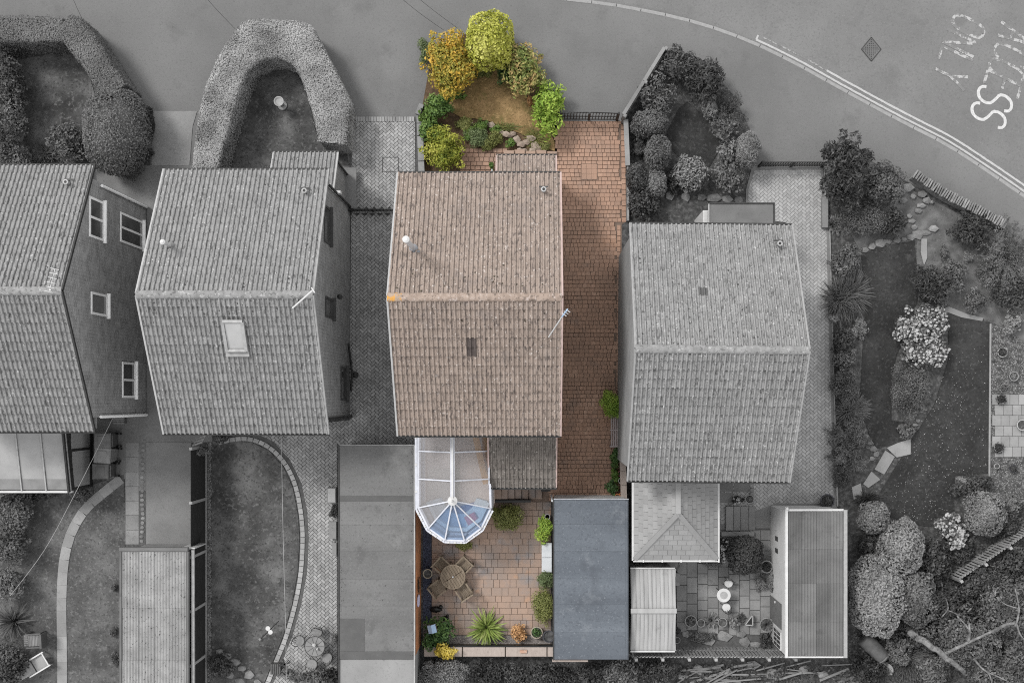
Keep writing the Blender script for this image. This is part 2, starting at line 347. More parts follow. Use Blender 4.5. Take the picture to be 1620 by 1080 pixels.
mk('wood_grey', [(0, G(.1)), (1, G(.2))], scale=4, stretch=(4,1,1), isl=.6, obj=1, bump=.3)
mk('wood_pale', [(0, G(.09)), (1, G(.20))], scale=4, stretch=(1,4,1), isl=.9, obj=1, bump=.4, spots=[(G(.05), 10, .58, .1, .5)])
mk('wood_coping', [(0, (.22,.185,.165)), (1, (.29,.25,.225))], scale=4, stretch=(4,1,1), obj=1, isl=.4, bump=.2, spots=[((.16,.135,.12), 9, .58, .1, .5)])
mk('bench_wood', [(0, (.22,.19,.19)), (1, (.32,.28,.28))], scale=4, isl=.4, obj=1)
mk('fence_black', [(0, G(.010)), (1, G(.024))], scale=4, stretch=(1,1,6), bump=.4)
mk('post_conc', [(0, G(.2)), (1, G(.27))], scale=9, bump=.3, obj=1, isl=.3)
mk('fence_grey', [(0, G(.14)), (1, G(.26))], scale=5, isl=.6, obj=1, bump=.3)
mk('terracotta', [(0, (.34,.12,.05)), (1, (.5,.2,.08))], scale=5, bump=.1)
mk('pot_grey', [(0, G(.14)), (1, G(.24))], scale=5, bump=.1, obj=1, isl=.4)
mk('pot_pale', [(0, G(.22)), (1, G(.30))], scale=5, bump=.1)
mk('pot_stone', [(0, (.2,.18,.14)), (1, (.3,.27,.22))], scale=5, bump=.1)
mk('pot_dark', [(0, (.03,.03,.035)), (1, (.06,.06,.07))], scale=5, rough=.5)
mk('black_plastic', [(0, G(.006)), (1, G(.012))], scale=5, rough=.35)
mk('bin_dark', [(0, G(.05)), (1, G(.08))], scale=5, rough=.5)
mk('bin_mid', [(0, G(.13)), (1, G(.19))], scale=5, rough=.5)
mk('bin_grey', [(0, G(.085)), (1, G(.12))], scale=5, rough=.5)
mk('blue_paint', [(0, (.2,.28,.4)), (1, (.3,.4,.52))], scale=5, rough=.5)
mk('blue_sofa', [(0, (.16,.27,.42)), (1, (.26,.40,.56))], scale=5)
mk('sofa_pale', [(0, (.38,.46,.52)), (1, (.50,.58,.62))], scale=5)
mk('cushion_red', [(0, (.32,.10,.13)), (1, (.42,.15,.18))], scale=5)
mk('rug_blue', [(0, (.10,.14,.28)), (1, (.16,.20,.36))], scale=5)
mk('floor_tan', [(0, (.50,.43,.38)), (1, (.60,.53,.47))], scale=4, stretch=(6,.6,1))
mk('floor_cream', [(0, (.48,.45,.39)), (1, (.58,.54,.47))], scale=2)
mk('wood_honey', [(0, (.36,.19,.06)), (1, (.5,.29,.11))], scale=3, stretch=(5,1,1))
mk('wall_dim', [(0, (.3,.3,.3)), (1, (.4,.4,.4))], scale=2)
mk('bark_pale', [(0, G(.07)), (.5, G(.125)), (1, G(.21))], scale=5, bump=1, bscale=12, spots=[(G(.04), 9, .56, .1, .8), (G(.3), 7, .62, .08, .5)])
mk('bark', [(0, G(.05)), (1, G(.12))], scale=8, bump=.6)
mk('moss_grey', [(0, G(.025)), (1, G(.10))], scale=9, isl=1.2)
mk('moss_brown', [(0, (.03,.027,.02)), (1, (.12,.10,.075))], scale=9, isl=1.2)
mk('wire_dark', [(0, G(.02)), (1, G(.03))], scale=4)
mk('wire_pale', [(0, G(.22)), (1, G(.28))], scale=4)
mk('petal', [(0, G(.28)), (1, G(.40))], scale=4)
mk('petal_lilac', [(0, (.38,.36,.5)), (1, (.5,.48,.62))], scale=4)
mk_glass('glass_roof', (.93,.93,.95), .34, (.40,.385,.39), .12)
mk_glass('glass_blue_reflection', (.72,.82,.94), .34, (.24,.32,.47), .08)  # bluish reflection of the end panes put into their tint and base colour
mk_glass('glass_side', (.85,.88,.92), .25, (.3,.35,.42), .06)

def leaf(name, a, b, c, scale=1.3, isl=.9, trans=.18, lo=.3, hi=.7):
    mk(name, [(0, a), (.45, b), (1, c)], scale=scale, detail=4, isl=isl, trans=trans, rough=.55, spec=.3, lo=lo, hi=hi)
leaf('lf_dark', G(.016), G(.042), G(.105))
leaf('lf_darker', G(.008), G(.022), G(.06))
leaf('lf_mid', G(.032), G(.085), G(.18))
leaf('lf_pale', G(.06), G(.135), G(.25))
leaf('lf_paler', G(.08), G(.17), G(.29))
leaf('lf_hedge', G(.045), G(.095), G(.17), scale=.8)
leaf('lf_hedge_mottled', G(.085), G(.205), G(.33), scale=1.1, isl=.6, lo=.37, hi=.64)
leaf('lf_hydrangea', G(.20), G(.31), G(.42), isl=1.0)
leaf('lf_yellow', (.09,.11,.010), (.30,.31,.04), (.55,.53,.17))
leaf('lf_variegated', (.06,.10,.012), (.22,.24,.03), (.48,.45,.10))
leaf('lf_autumn', (.055,.10,.016), (.27,.225,.035), (.56,.31,.04), scale=1.3, isl=.9)
leaf('lf_pinkgreen', (.05,.10,.02), (.19,.21,.06), (.50,.30,.15), scale=1.6, isl=.8)
leaf('lf_lime', (.055,.11,.012), (.17,.27,.035), (.40,.48,.10))
leaf('lf_green', (.022,.055,.012), (.075,.135,.028), (.18,.26,.06))
leaf('lf_deepgreen', (.012,.034,.012), (.04,.085,.025), (.11,.18,.05))
leaf('lf_olive', (.05,.06,.016), (.13,.145,.04), (.25,.25,.09))
leaf('lf_heather', (.045,.065,.028), (.10,.135,.055), (.19,.22,.11))
leaf('lf_orange', (.26,.13,.055), (.48,.28,.13), (.62,.44,.26))
leaf('lf_gold', (.26,.19,.02), (.46,.35,.05), (.6,.50,.16))
leaf('lf_strap', (.06,.10,.02), (.19,.25,.06), (.45,.48,.20))
leaf('lf_strap_grey', G(.03), G(.08), G(.17))
# ------------------------------------------------------------------ ground, road, pavement
def poly_px(pts, h=0.0): return [P(x, y, h) for x, y in pts]

def inside(poly, x, y):
    r = False; n = len(poly); j = n-1
    for i in range(n):
        xi, yi = poly[i]; xj, yj = poly[j]
        if (yi > y) != (yj > y) and x < (xj-xi)*(y-yi)/(yj-yi)+xi: r = not r
        j = i
    return r

def smooth_line(pts, n=6):
    """Catmull-Rom through points"""
    out = []
    for i in range(len(pts)-1):
        p0 = pts[max(i-1,0)]; p1 = pts[i]; p2 = pts[i+1]; p3 = pts[min(i+2,len(pts)-1)]
        for k in range(n):
            t = k/n
            out.append(tuple(.5*((2*p1[d]) + (-p0[d]+p2[d])*t + (2*p0[d]-5*p1[d]+4*p2[d]-p3[d])*t*t + (-p0[d]+3*p1[d]-3*p2[d]+p3[d])*t**3) for d in range(len(p1))))
    out.append(tuple(pts[-1])); return out

def offset_line(pts, d):
    out = []
    for i, p in enumerate(pts):
        a = pts[max(i-1,0)]; b = pts[min(i+1,len(pts)-1)]
        tx, ty = b[0]-a[0], b[1]-a[1]; L = math.hypot(tx, ty) or 1
        out.append((p[0]-ty/L*d, p[1]+tx/L*d))
    return out

def resample(pts, step):
    out = [pts[0]]; acc = 0
    for a, b in zip(pts[:-1], pts[1:]):
        L = math.hypot(b[0]-a[0], b[1]-a[1]); 
        if L == 0: continue
        t = step-acc
        while t <= L:
            out.append((a[0]+(b[0]-a[0])*t/L, a[1]+(b[1]-a[1])*t/L)); t += step
        acc = (acc+L) % step if False else L-(t-step)
    return out

structure('ground', MB().box(-150, 150, -150, 150, -.6, -.17), 'terrain')
KERB = [(-400,-30),(500,-30),(720,-17),(840,-5),(900,2),(960,9),(1000,16),(1060,28),(1120,44),(1190,70),(1260,104),(1330,143),(1400,181),(1450,207),(1500,233),(1560,272),(1620,313),(1700,370),(1900,520)]
kerb_w = smooth_line([P(x, y) for x, y in KERB], 6)
structure('road', MB().prism([P(-400,-600)] + [P(2200,-600), P(2200,600)] + kerb_w[::-1], -.3, -.10), 'asphalt')
structure('pavement', MB().prism([P(-400,1400)] + kerb_w + [P(1900,1400)], -.3, 0.0), 'footway')
kerb = MB().prism(kerb_w + offset_line(kerb_w, .02)[::-1], -.3, -.02)
kerb_o = kerb.build('kerb', 'concrete', kind='structure')
ks = resample(kerb_w, .915)
for i in range(len(ks)-1):
    a, b = ks[i], ks[i+1]
    px = a[0]*FPX/CAM_H+NX; py = NY-a[1]*FPX/CAM_H
    if px < 780 or px > 1660: continue
    cx, cy = (a[0]+b[0])/2, (a[1]+b[1])/2; ang = math.atan2(b[1]-a[1], b[0]-a[0])
    MB().obox((cx-math.sin(ang)*.055, cy+math.cos(ang)*.055, -.055+random.uniform(-.006,.006)), (.90, .135, .14), ang, .015).build('kerb_stone', 'kerbstone', kerb_o)

# painted lines
def ribbon(pts, w, z):
    q = resample(pts, .08) + [pts[-1]]; a = offset_line(q, w/2); b = offset_line(q, -w/2); n = len(q)
    r = random.Random(n)
    vs = [(x+r.uniform(-.006,.006), y+r.uniform(-.006,.006), z) for x, y in a] + [(x+r.uniform(-.006,.006), y+r.uniform(-.006,.006), z) for x, y in b]
    return MB().add(vs, [(n+i, n+i+1, i+1, i) for i in range(n-1)])
def sub(line, x0, x1):
    return [p for p in line if x0 <= p[0]*FPX/CAM_H+NX <= x1]
dense = resample(kerb_w, .05)
lnA = offset_line(sub(dense, 1192, 1700), .24); lnB = offset_line(sub(dense, 1200, 1330), .42); lnB2 = offset_line(sub(dense, 1300, 1700), .42)
t = thing('road_line', 'pale parking restriction line nearest the kerb of the curved road', 'road marking', (*lnA[0], -.1))
ribbon(lnA, .075, -.094).build('paint', 'roadline', t)
t = thing('road_line', 'outer pale parking restriction line, worn through at its left end', 'road marking', (*lnB[0], -.1))
ribbon(lnB, .055, -.094).build('worn_paint', 'roadline_worn', t)
ribbon(lnB2, .075, -.0935).build('paint', 'roadline', t)
ribbon([lnA[0], offset_line(sub(dense, 1192, 1204), .42)[0]], .07, -.0925).build('end_bar', 'roadline', t)

# worn lettering on the road: two words set across the lane
GL = {
 'A': [[(0,0),(.5,1),(1,0)],[(.2,.38),(.8,.38)]],
 'C': [[(1,.82),(.85,.96),(.5,1),(.15,.93),(0,.7),(0,.3),(.15,.07),(.5,0),(.85,.04),(1,.18)]],
 'E': [[(1,1),(0,1),(0,0),(1,0)],[(0,.52),(.8,.52)]],
 'S': [[(.95,.83),(.82,.95),(.5,1),(.15,.93),(.02,.75),(.12,.6),(.5,.51),(.88,.4),(.98,.24),(.85,.07),(.5,0),(.15,.05),(.02,.18)]],
 'O': [[(.5,1),(.15,.93),(0,.7),(0,.3),(.15,.07),(.5,0),(.85,.07),(1,.3),(1,.7),(.85,.93),(.5,1)]],
 'N': [[(0,0),(0,1),(1,0),(1,1)]],
 'L': [[(0,1),(0,0),(1,0)]],
 'Y': [[(0,1),(.5,.5),(1,1)],[(.5,.5),(.5,0)]],
}
def letter(ch, cx, cy, wpx, hpx, rd, up, drop, lw, parent, seed):
    # rd: reading direction, up: letter up direction (pixel unit vectors)
    r = random.Random(seed)
    mb = MB(); nz = 0
    for st in GL[ch]:
        pts = []
        s2 = smooth_line(st, 5) if ch in 'CSO' else st
        for (u, v) in s2:
            pts.append(P(cx + rd[0]*(u-.5)*wpx + up[0]*(v-.5)*hpx, cy + rd[1]*(u-.5)*wpx + up[1]*(v-.5)*hpx, -.1))
        for run in ([pts] if ch in 'CSO' else list(zip(pts[:-1], pts[1:]))):
            r2 = ribbon(list(run), lw, -.094 + .0025*nz); mb.add(r2.v, r2.f); nz += 1
    mb.build('letter', 'roadpaint_worn' if drop else 'roadpaint', parent)
rdv = (-.27, .963); upv = (.90, .44)
t = thing('road_lettering', 'worn upper line of white road lettering ending in a bold SS', 'road marking', (*P(1580,120), -.1))
for i, (ch, cx, cy, dr) in enumerate([('A',1607,58,.45),('C',1600,88,.47),('C',1592,112,.6),('E',1586,134,.52),('S',1574,157,0),('S',1564,183,0)]):
    letter(ch, cx, cy, 22 if ch != 'S' else 24, 58, rdv, upv, dr, .11, t, i)
t = thing('road_lettering', 'mostly worn away lower line of white road lettering', 'road marking', (*P(1510,90), -.1))
for i, (ch, cx, cy, dr) in enumerate([('O',1532,42,.4),('N',1519,68,.56),('L',1512,95,.6),('Y',1504,121,.36)]):
    letter(ch, cx, cy, 22, 54, rdv, upv, dr, .11, t, 10+i)

t = thing('drain_cover', 'dark diamond shaped iron drain cover in the road', 'drain cover', (*P(1379.5,77), -.1))
cx, cy = P(1379.5, 77)
for s in (-1, 1):
    m = MB().add([(cx-.34,cy+s*.004,-.086),(cx+.34,cy+s*.004,-.086),(cx,cy+s*.42,-.086)], [(0,1,2) if s > 0 else (0,2,1)])
    pl = m.build('plate', 'sheet_dark', t)
m = MB()
for a, b in (((-.36,0),(0,.44)),((0,.44),(.36,0)),((.36,0),(0,-.44)),((0,-.44),(-.36,0))):
    m.bar((cx+a[0],cy+a[1],-.088),(cx+b[0],cy+b[1],-.088),.03,.012)
m.build('rim', 'gutter_dark', t)
m = MB()
for i in range(-4, 5):
    for j in range(-5, 6):
        if abs(i*.07)/.34+abs(j*.07)/.42 < .85: m.box(cx+i*.07-.015, cx+i*.07+.015, cy+j*.07-.015, cy+j*.07+.015, -.086, -.078)
m.build('studs', 'gutter_dark', t, kind='stuff')

# ------------------------------------------------------------------ soil, lawns, drives
structure('garden_soil', MB().prism(poly_px([(-200,290),(225,290),(232,330),(1308,330),(1308,262),(1330,215),(1370,250),(1440,290),(1590,372),(1700,440),(1800,1250),(-200,1250)]), -.2, .008), 'soil')
structure('garden_bed', MB().prism(poly_px([(-60,30),(100,30),(150,45),(236,175),(238,262),(225,292),(-60,292)]), -.2, .010), 'soil')
structure('garden_bed', MB().prism(poly_px([(400,60),(485,62),(545,170),(545,225),(553,262),(318,268),(328,200),(355,120)]), -.2, .010), 'soil')
structure('garden_bed', MB().prism(poly_px([(982,188),(1048,80),(1108,92),(1160,150),(1196,225),(1196,262),(1180,330),(1000,335),(993,190)]), -.2, .010), 'soil')
structure('garden_bed', MB().prism(poly_px([(1400,330),(1440,300),(1590,375),(1640,420),(1640,560),(1568,508),(1500,490),(1452,480),(1450,380),(1360,395),(1340,360)]), -.2, .014), 'soil_pale')
mk('soil_brown', [(0, (.035,.022,.012)), (.5, (.07,.045,.025)), (1, (.12,.075,.045))], scale=5, bump=.6, bscale=25, spots=[((.25,.16,.1), 30, .66, .05, .6)])
structure('garden_bed', MB().prism(poly_px([(667,275),(667,175),(684,80),(745,50),(800,55),(850,110),(880,165),(882,246),(730,246),(730,275)]), -.2, .012), 'soil_brown')

structure('lawn', MB().prism(smooth_line(poly_px([(28,95),(120,88),(150,150),(160,235),(60,240),(35,190),(28,95)]), 5)[:-1], -.1, .03), 'lawn_mid')
structure('lawn', MB().prism(smooth_line(poly_px([(352,266),(372,190),(398,118),(430,98),(462,108),(485,150),(502,215),(525,262),(352,266)]), 5)[:-1], -.1, .03), 'lawn_mid')
structure('lawn', MB().prism(poly_px([(1087,161),(1122,190),(1126,208),(1146,223),(1122,265),(1100,255),(1074,249),(1058,232),(1055,210),(1074,172)]), -.1, .03), 'lawn_dark')
# front lawn of the coloured house: dry grass, gently mounded
lawn3 = poly_px([(740,112),(752,100),(775,103),(800,112),(822,138),(838,160),(852,182),(866,204),(877,224),(878,240),(862,234),(845,224),(824,212),(800,203),(775,193),(750,188),(730,187),(715,178),(711,165),(712,150),(722,138)])
structure('lawn', MB().prism(lawn3, -.1, .06), 'lawn_dry')
# rear lawns
structure('lawn', MB().prism(poly_px([(-60,790),(60,775),(150,765),(196,750),(200,860),(190,880),(190,1120),(-60,1120)]), -.1, .022), 'lawn_pale')
lawn2 = [(335,716),(345,704),(372,698),(398,699),(425,712),(448,737),(463,770),(471,810),(474,850),(471,905),(462,955),(448,1005),(432,1045),(412,1095),(335,1095)]
structure('lawn', MB().prism(poly_px(lawn2), -.1, .035), 'lawn_mid')
# right-hand garden lawns
structure('lawn', MB().prism(poly_px([(1362,405),(1390,390),(1447,381),(1452,470),(1440,520),(1418,560),(1410,600),(1410,665),(1440,668),(1455,690),(1385,710),(1372,680),(1360,640),(1364,560),(1370,470)]), -.1, .03), 'lawn_dark')
structure('lawn', MB().prism(poly_px([(1484,494),(1520,500),(1566,510),(1564,748),(1510,752),(1508,835),(1440,830),(1405,815),(1385,790),(1440,700),(1478,640),(1500,570),(1500,520)]), -.1, .034), 'lawn_dark')

# fallen petals on the right lawn
m = MB(); r = random.Random(5)
pl = poly_px([(1500,560),(1560,540),(1560,740),(1506,748),(1500,825),(1440,820),(1400,800),(1440,705)])
k = 0
while k < 420:
    px, py = r.uniform(1390,1566), r.uniform(520,832)
    x, y = P(px, py)
    if not inside(pl, x, y) or r.random() > (.35+.65*(py-520)/310): continue
    s = r.uniform(.007,.016); a = r.random()*6.28
    m.add([(x+math.cos(a+q*1.571)*s, y+math.sin(a+q*1.571)*s*r.uniform(.6,1), .042+.01*r.random()) for q in range(4)], [(0,1,2,3)]); k += 1
o = m.build('fallen_petals', 'petal', kind='stuff'); tag(o, 'white petals scattered over the dark lawn beside the gravel', 'petals')

# concrete surfaces
structure('driveway', MB().prism(poly_px([(243,176),(312,176),(305,200),(300,262),(240,262),(240,176)]), -.1, .020), 'concrete')
structure('path', MB().prism(poly_px([(150,262),(310,262),(310,340),(232,340),(232,325),(150,325)]), -.1, .014), 'concrete_dark')
structure('path', MB().prism(poly_px([(232,340),(312,340),(312,700),(232,700)]), -.1, .014), 'concrete_dark')
structure('path', MB().prism(poly_px([(232.5,398),(260,398),(260,403),(232.5,403)]), -.1, .026), 'concrete')
structure('yard', MB().prism(poly_px([(148,650),(336,655),(336,699),(231,699),(231,776),(198,776),(198,757),(150,757)]), -.1, .018), 'concrete_dark')
structure('yard', MB().prism(poly_px([(231.5,699.5),(303,699.5),(303,880),(231.5,880)]), -.1, .026), 'concrete_mid')
path1 = smooth_line([P(x,y) for x,y in [(192,757),(168,776),(138,802),(118,832),(106,865),(100,905),(98,960),(99,1030),(99,1110)]], 4)
pth = MB().prism(offset_line(path1, -.17) + offset_line(path1, .17)[::-1], -.05, .030).build('path', 'joint_dark', kind='structure')
q = resample(path1, .47)
for a, b in zip(q[:-1], q[1:]):
    ang = math.atan2(b[1]-a[1], b[0]-a[0])
    MB().obox(((a[0]+b[0])/2, (a[1]+b[1])/2, .035), (.485, .36, .03), ang, .006).build('slab', 'slab_pale', pth)
# slab strip and cobble strip beside the concrete yard
st = MB().prism(poly_px([(198,699.5),(231,699.5),(231,862),(198,862)]), -.05, .016).build('slab_strip', 'joint_dark', kind='structure')
for k in range(7):
    y0 = 700 + k*23
    MB().box(P(199,0)[0], P(220,0)[0], P(0,y0+22.4)[1], P(0,y0)[1], -.02, .028+random.uniform(0,.004), .005).build('slab', 'slab_grey', st)
r = random.Random(2)
for k in range(22):
    y0 = 701+k*7.2
    cx, cy = P(225.5+r.uniform(-1,1), y0+3)
    MB().blob((cx, cy, .030), .085, k, (1.0,.85,.22), .18, 1).build('cobble', 'stone_grey', st)

# ---- block paving
def frustum(mb, quad, z0, z1, inset, r):
    n = len(quad)
    cx = sum(p[0] for p in quad)/n; cy = sum(p[1] for p in quad)/n
    tz = z1 + r.uniform(-.003,.003)
    tx, ty = r.uniform(-.012,.012), r.uniform(-.012,.012)
    top = []
    for (x, y) in quad:
        dx, dy = x-cx, y-cy; L = math.hypot(dx, dy) or 1; k = max(.3, 1 - inset*1.414/L)
        top.append((cx+dx*k, cy+dy*k, tz + dx*tx + dy*ty))
    b = len(mb.v)
    mb.v.extend([(x,y,z0) for x,y in quad]); mb.v.extend(top)
    mb.f.extend([tuple(b+n+i for i in range(n))] + [(b+i,b+(i+1)%n,b+(i+1)%n+n,b+i+n) for i in range(n)])

def seg_hit(p, q, a, b):
    def o(u, v, w): return (v[0]-u[0])*(w[1]-u[1])-(v[1]-u[1])*(w[0]-u[0])
    return o(p,q,a)*o(p,q,b) < 0 and o(a,b,p)*o(a,b,q) < 0

def clip_to(quad, poly):
    """cut a block at the edges of the paved area it crosses (poly counter-clockwise)"""
    for i in range(len(poly)):
        a, b = poly[i], poly[(i+1)%len(poly)]
        n = len(quad)
        if n < 3: return None
        if not any(seg_hit(quad[k], quad[(k+1)%n], a, b) for k in range(n)): continue
        out = []
        def sd(p): return (b[0]-a[0])*(p[1]-a[1])-(b[1]-a[1])*(p[0]-a[0])
        for k in range(n):
            p, q = quad[k], quad[(k+1)%n]; sp, sq = sd(p), sd(q)
            if sp >= 0: out.append(p)
            if sp*sq < 0: t = sp/(sp-sq); out.append((p[0]+(q[0]-p[0])*t, p[1]+(q[1]-p[1])*t))
        quad = out
    n = len(quad)
    if n < 3: return None
    ar = abs(sum(quad[k][0]*quad[(k+1)%n][1]-quad[(k+1)%n][0]*quad[k][1] for k in range(n)))/2
    return quad if ar > .0012 else None

def herringbone(poly, ang, z, w=.1, gap=.005, seed=0, holes=()):
    r = random.Random(seed); mb = MB()
    if sum(poly[i][0]*poly[(i+1)%len(poly)][1] - poly[(i+1)%len(poly)][0]*poly[i][1] for i in range(len(poly))) < 0: poly = poly[::-1]
    xs = [p[0] for p in poly]; ys = [p[1] for p in poly]
    cx, cy = (min(xs)+max(xs))/2, (min(ys)+max(ys))/2
    R = math.hypot(max(xs)-min(xs), max(ys)-min(ys))/2 + .5
    n = int(R/w)+3; c, s = math.cos(ang), math.sin(ang)
    for d in range(-n//2-1, n//2+2):
        for k in range(-2*n, 2*n+1):
            bx, by = k + 2*d, k - 2*d
            if abs(bx) > n+2 or abs(by) > n+2: continue
            for (x0,y0,x1,y1) in ((bx,by,bx+2,by+1),(bx,by+1,bx+1,by+3)):
                g = gap/w/2
                q = [(x0+g,y0+g),(x1-g,y0+g),(x1-g,y1-g),(x0+g,y1-g)]
                q = [(cx+(u*c-v*s)*w, cy+(u*s+v*c)*w) for u, v in q]
                mx, my = sum(p[0] for p in q)/4, sum(p[1] for p in q)/4
                if any(inside(hh, mx, my) for hh in holes): continue
                ins = [inside(poly, *p) for p in q]
                if not any(ins) and not inside(poly, mx, my): continue
                if not all(ins):
                    q = clip_to(q, poly)
                    if q is None: continue
                frustum(mb, q, z-.03, z, .006, r)
    return mb

def soldier(line, w, L, z, seed=0, side=1):
    r = random.Random(seed); mb = MB(); q = resample(line, w)
    for a, b in zip(q[:-1], q[1:]):
        ang = math.atan2(b[1]-a[1], b[0]-a[0]); c, s = math.cos(ang), math.sin(ang)
        mx, my = (a[0]+b[0])/2 - s*side*L/2, (a[1]+b[1])/2 + c*side*L/2
        hw, hl = w/2-.004, L/2-.003
        frustum(mb, [(mx+c*u*hw-s*v*hl, my+s*u*hw+c*v*hl) for u, v in ((-1,-1),(1,-1),(1,1),(-1,1))], z-.03, z, .006, r)
    return mb

# drive of the house with the skylight
d2 = poly_px([(553,185),(661,185),(664,300),(664,705),(536,705),(536,1100),(418,1100),(440,1045),(456,1005),(470,955),(479,905),(482,850),(479,808),(470,766),(453,731),(429,704),(400,691),(372,690),(553,668)])
base = MB().prism(d2, -.1, .012).build('driveway', 'joint_dark', kind='structure')
inner = poly_px([(557,193),(657,193),(660,705),(534,705),(534,1100),(424,1100),(447,1045),(463,1005),(477,955),(486,905),(489,850),(486,806),(477,763),(459,727),(433,698),(402,684),(372,683),(553,664)])
gate_row = poly_px([(553,330),(664,330),(664,338),(553,338)])
herringbone(inner, math.radians(45), .045, seed=1, holes=[gate_row]).build('paving_blocks', 'block_grey', base, kind='stuff')
soldier([P(557,193), P(658,193)], .1, .19, .047, 2, 1).build('border_blocks', 'block_grey', base, kind='stuff')
soldier([P(556,337.5), P(662,337.5)], .1, .17, .049, 4, 1).build('border_blocks', 'block_grey', base, kind='stuff')
edge = smooth_line([P(x+1.5,y) for x,y in lawn2[1:-1]], 3)
soldier(edge, .21, .17, .049, 3, 1).build('edging_blocks', 'block_pale', base, kind='stuff')
# drive of the right-hand house
d4 = poly_px([(1190,263),(1302,263),(1304,340),(1311,365),(1316,560),(1323,800),(1340,835),(1225,835),(1136,835),(1136,760),(1252,760),(1252,352),(1180,345),(1180,300)])
base = MB().prism(d4, -.1, .034).build('driveway', 'concrete_mid', kind='structure')
herringbone(poly_px([(1193,270),(1299,270),(1301,340),(1307,365),(1312,560),(1319,796),(1225,796),(1140,830),(1136,760),(1240,755),(1240,352),(1183,345),(1183,300)]), math.radians(45), .045, seed=5).build('paving_blocks', 'block_pale', base, kind='stuff')
soldier([P(1193,269), P(1300,269)], .1, .19, .047, 6, -1).build('border_blocks', 'block_pale', base, kind='stuff')
MB().prism(poly_px([(1302.5,263),(1304.5,263),(1307,340),(1313,365),(1318,560),(1325.5,800),(1323,800),(1316,560),(1311,365),(1304,340)]), -.05, .07).build('edging_strip', 'kerbstone', base)

# red sett drive of the coloured house
d3 = poly_px([(877,192),(990,192),(992,350),(984,355),(983,792),(870,792),(870,270),(877,240)])
base = MB().prism(d3, -.1, .012).build('driveway', 'joint_red', kind='structure')
def sett_rows(poly, y0, y1, x0, x1, row_h, lens, z, gap, seed, inset=.008):
    r = random.Random(seed); mb = MB(); y = y0
    while y < y1:
        h = row_h*r.uniform(.95,1.05); x = x0 + r.uniform(-.1, 0)
        while x < x1:
            L = r.choice(lens)*r.uniform(.96,1.04)
            if inside(poly, x+L/2, y+h/2):
                j = [r.uniform(-.004,.004) for _ in range(8)]
                frustum(mb, [(x+gap/2+j[0],y+gap/2+j[1]),(x+L-gap/2+j[2],y+gap/2+j[3]),(x+L-gap/2+j[4],y+h-gap/2+j[5]),(x+gap/2+j[6],y+h-gap/2+j[7])], z-.03, z, inset, r)
            x += L
        y += h
    return mb
xa, ya = P(877, 792); xb, yb = P(992, 195)
sett_rows(poly_px([(880,198),(980,198),(982,350),(975,355),(974,792),(870,792),(870,270),(880,240)]), ya, yb, P(870,0)[0], P(984,0)[0], .150, [.12,.15,.18,.22], .045, .006, 3, .005).build('paving_setts', 'sett_red', base, kind='stuff')
soldier([P(880,197.5), P(990,197.5)], .16, .13, .047, 7, 1).build('border_setts', 'sett_red', base, kind='stuff')
soldier([P(989,197), P(990.5,352)], .2, .16, .047, 7, -1).build('border_setts', 'sett_red', base, kind='stuff')
soldier([P(982,356), P(980,790)], .2, .14, .047, 8, -1).build('border_setts', 'sett_red', base, kind='stuff')
cvx, cvy = P(932, 272)
ac = thing('access_cover', 'square paved access cover set in the red drive', 'access cover', (cvx, cvy, .04))
for k_ in range(3):
    for l_ in range(3): MB().obox((cvx+(k_-1)*.19, cvy+(l_-1)*.19, .047), (.186,.186,.02), 0, .004).build('inset_block', 'sett_red', ac)
for a_, b_ in (((-.3,-.3),(.3,-.3)),((.3,-.3),(.3,.3)),((.3,.3),(-.3,.3)),((-.3,.3),(-.3,-.3))): MB().bar((cvx+a_[0],cvy+a_[1],.05),(cvx+b_[0],cvy+b_[1],.05), .014, .012).build('edge_strip', 'joint_red', ac)
cvx, cvy = P(618, 261)
ac = thing('access_cover', 'square herringbone access cover set in the grey drive', 'access cover', (cvx, cvy, .04))
for a_, b_ in (((-.29,-.27),(.29,-.27)),((.29,-.27),(.29,.27)),((.29,.27),(-.29,.27)),((-.29,.27),(-.29,-.27))): MB().bar((cvx+a_[0],cvy+a_[1],.048),(cvx+b_[0],cvy+b_[1],.048), .022, .014).build('edge_strip', 'dark_frame', ac)
# front path of the coloured house
fp = poly_px([(731,237),(768,235),(800,236),(800,275),(731,275)])
base = MB().prism(fp, -.1, .016).build('path', 'joint_red', kind='structure')
xa, ya = P(731, 276); xb, yb = P(801, 235)
sett_rows(fp, ya, yb, xa, xb, .16, [.16,.2,.24], .048, .010, 4).build('paving_setts', 'sett_red', base, kind='stuff')

# patio of the coloured house: every slab its own piece
pt = poly_px([(683,772),(872,772),(872,1004),(683,1004)])
base = MB().prism(pt, -.1, .016).build('patio', 'joint_red', kind='structure')
r = random.Random(9); y = P(0,1003)[1]; ytop = P(0,800)[1]; xl, xr = P(683.5,0)[0], P(871.5,0)[0]
while y < ytop:
    h = r.choice([.225,.225,.30]) ; x = xl
    x -= 0
    while x < xr-.05:
        L = r.choice([.225,.38,.38,.45]); L = min(L, xr-x)
        if xr-(x+L) < .12: L = xr-x
        mb = MB(); frustum(mb, [(x+.003,y+.003),(x+L-.003,y+.003),(x+L-.003,y+h-.003),(x+.003,y+h-.003)], .0, .045, .004, r)
        mb.build('slab', 'patio_red', base); x += L
    y += h
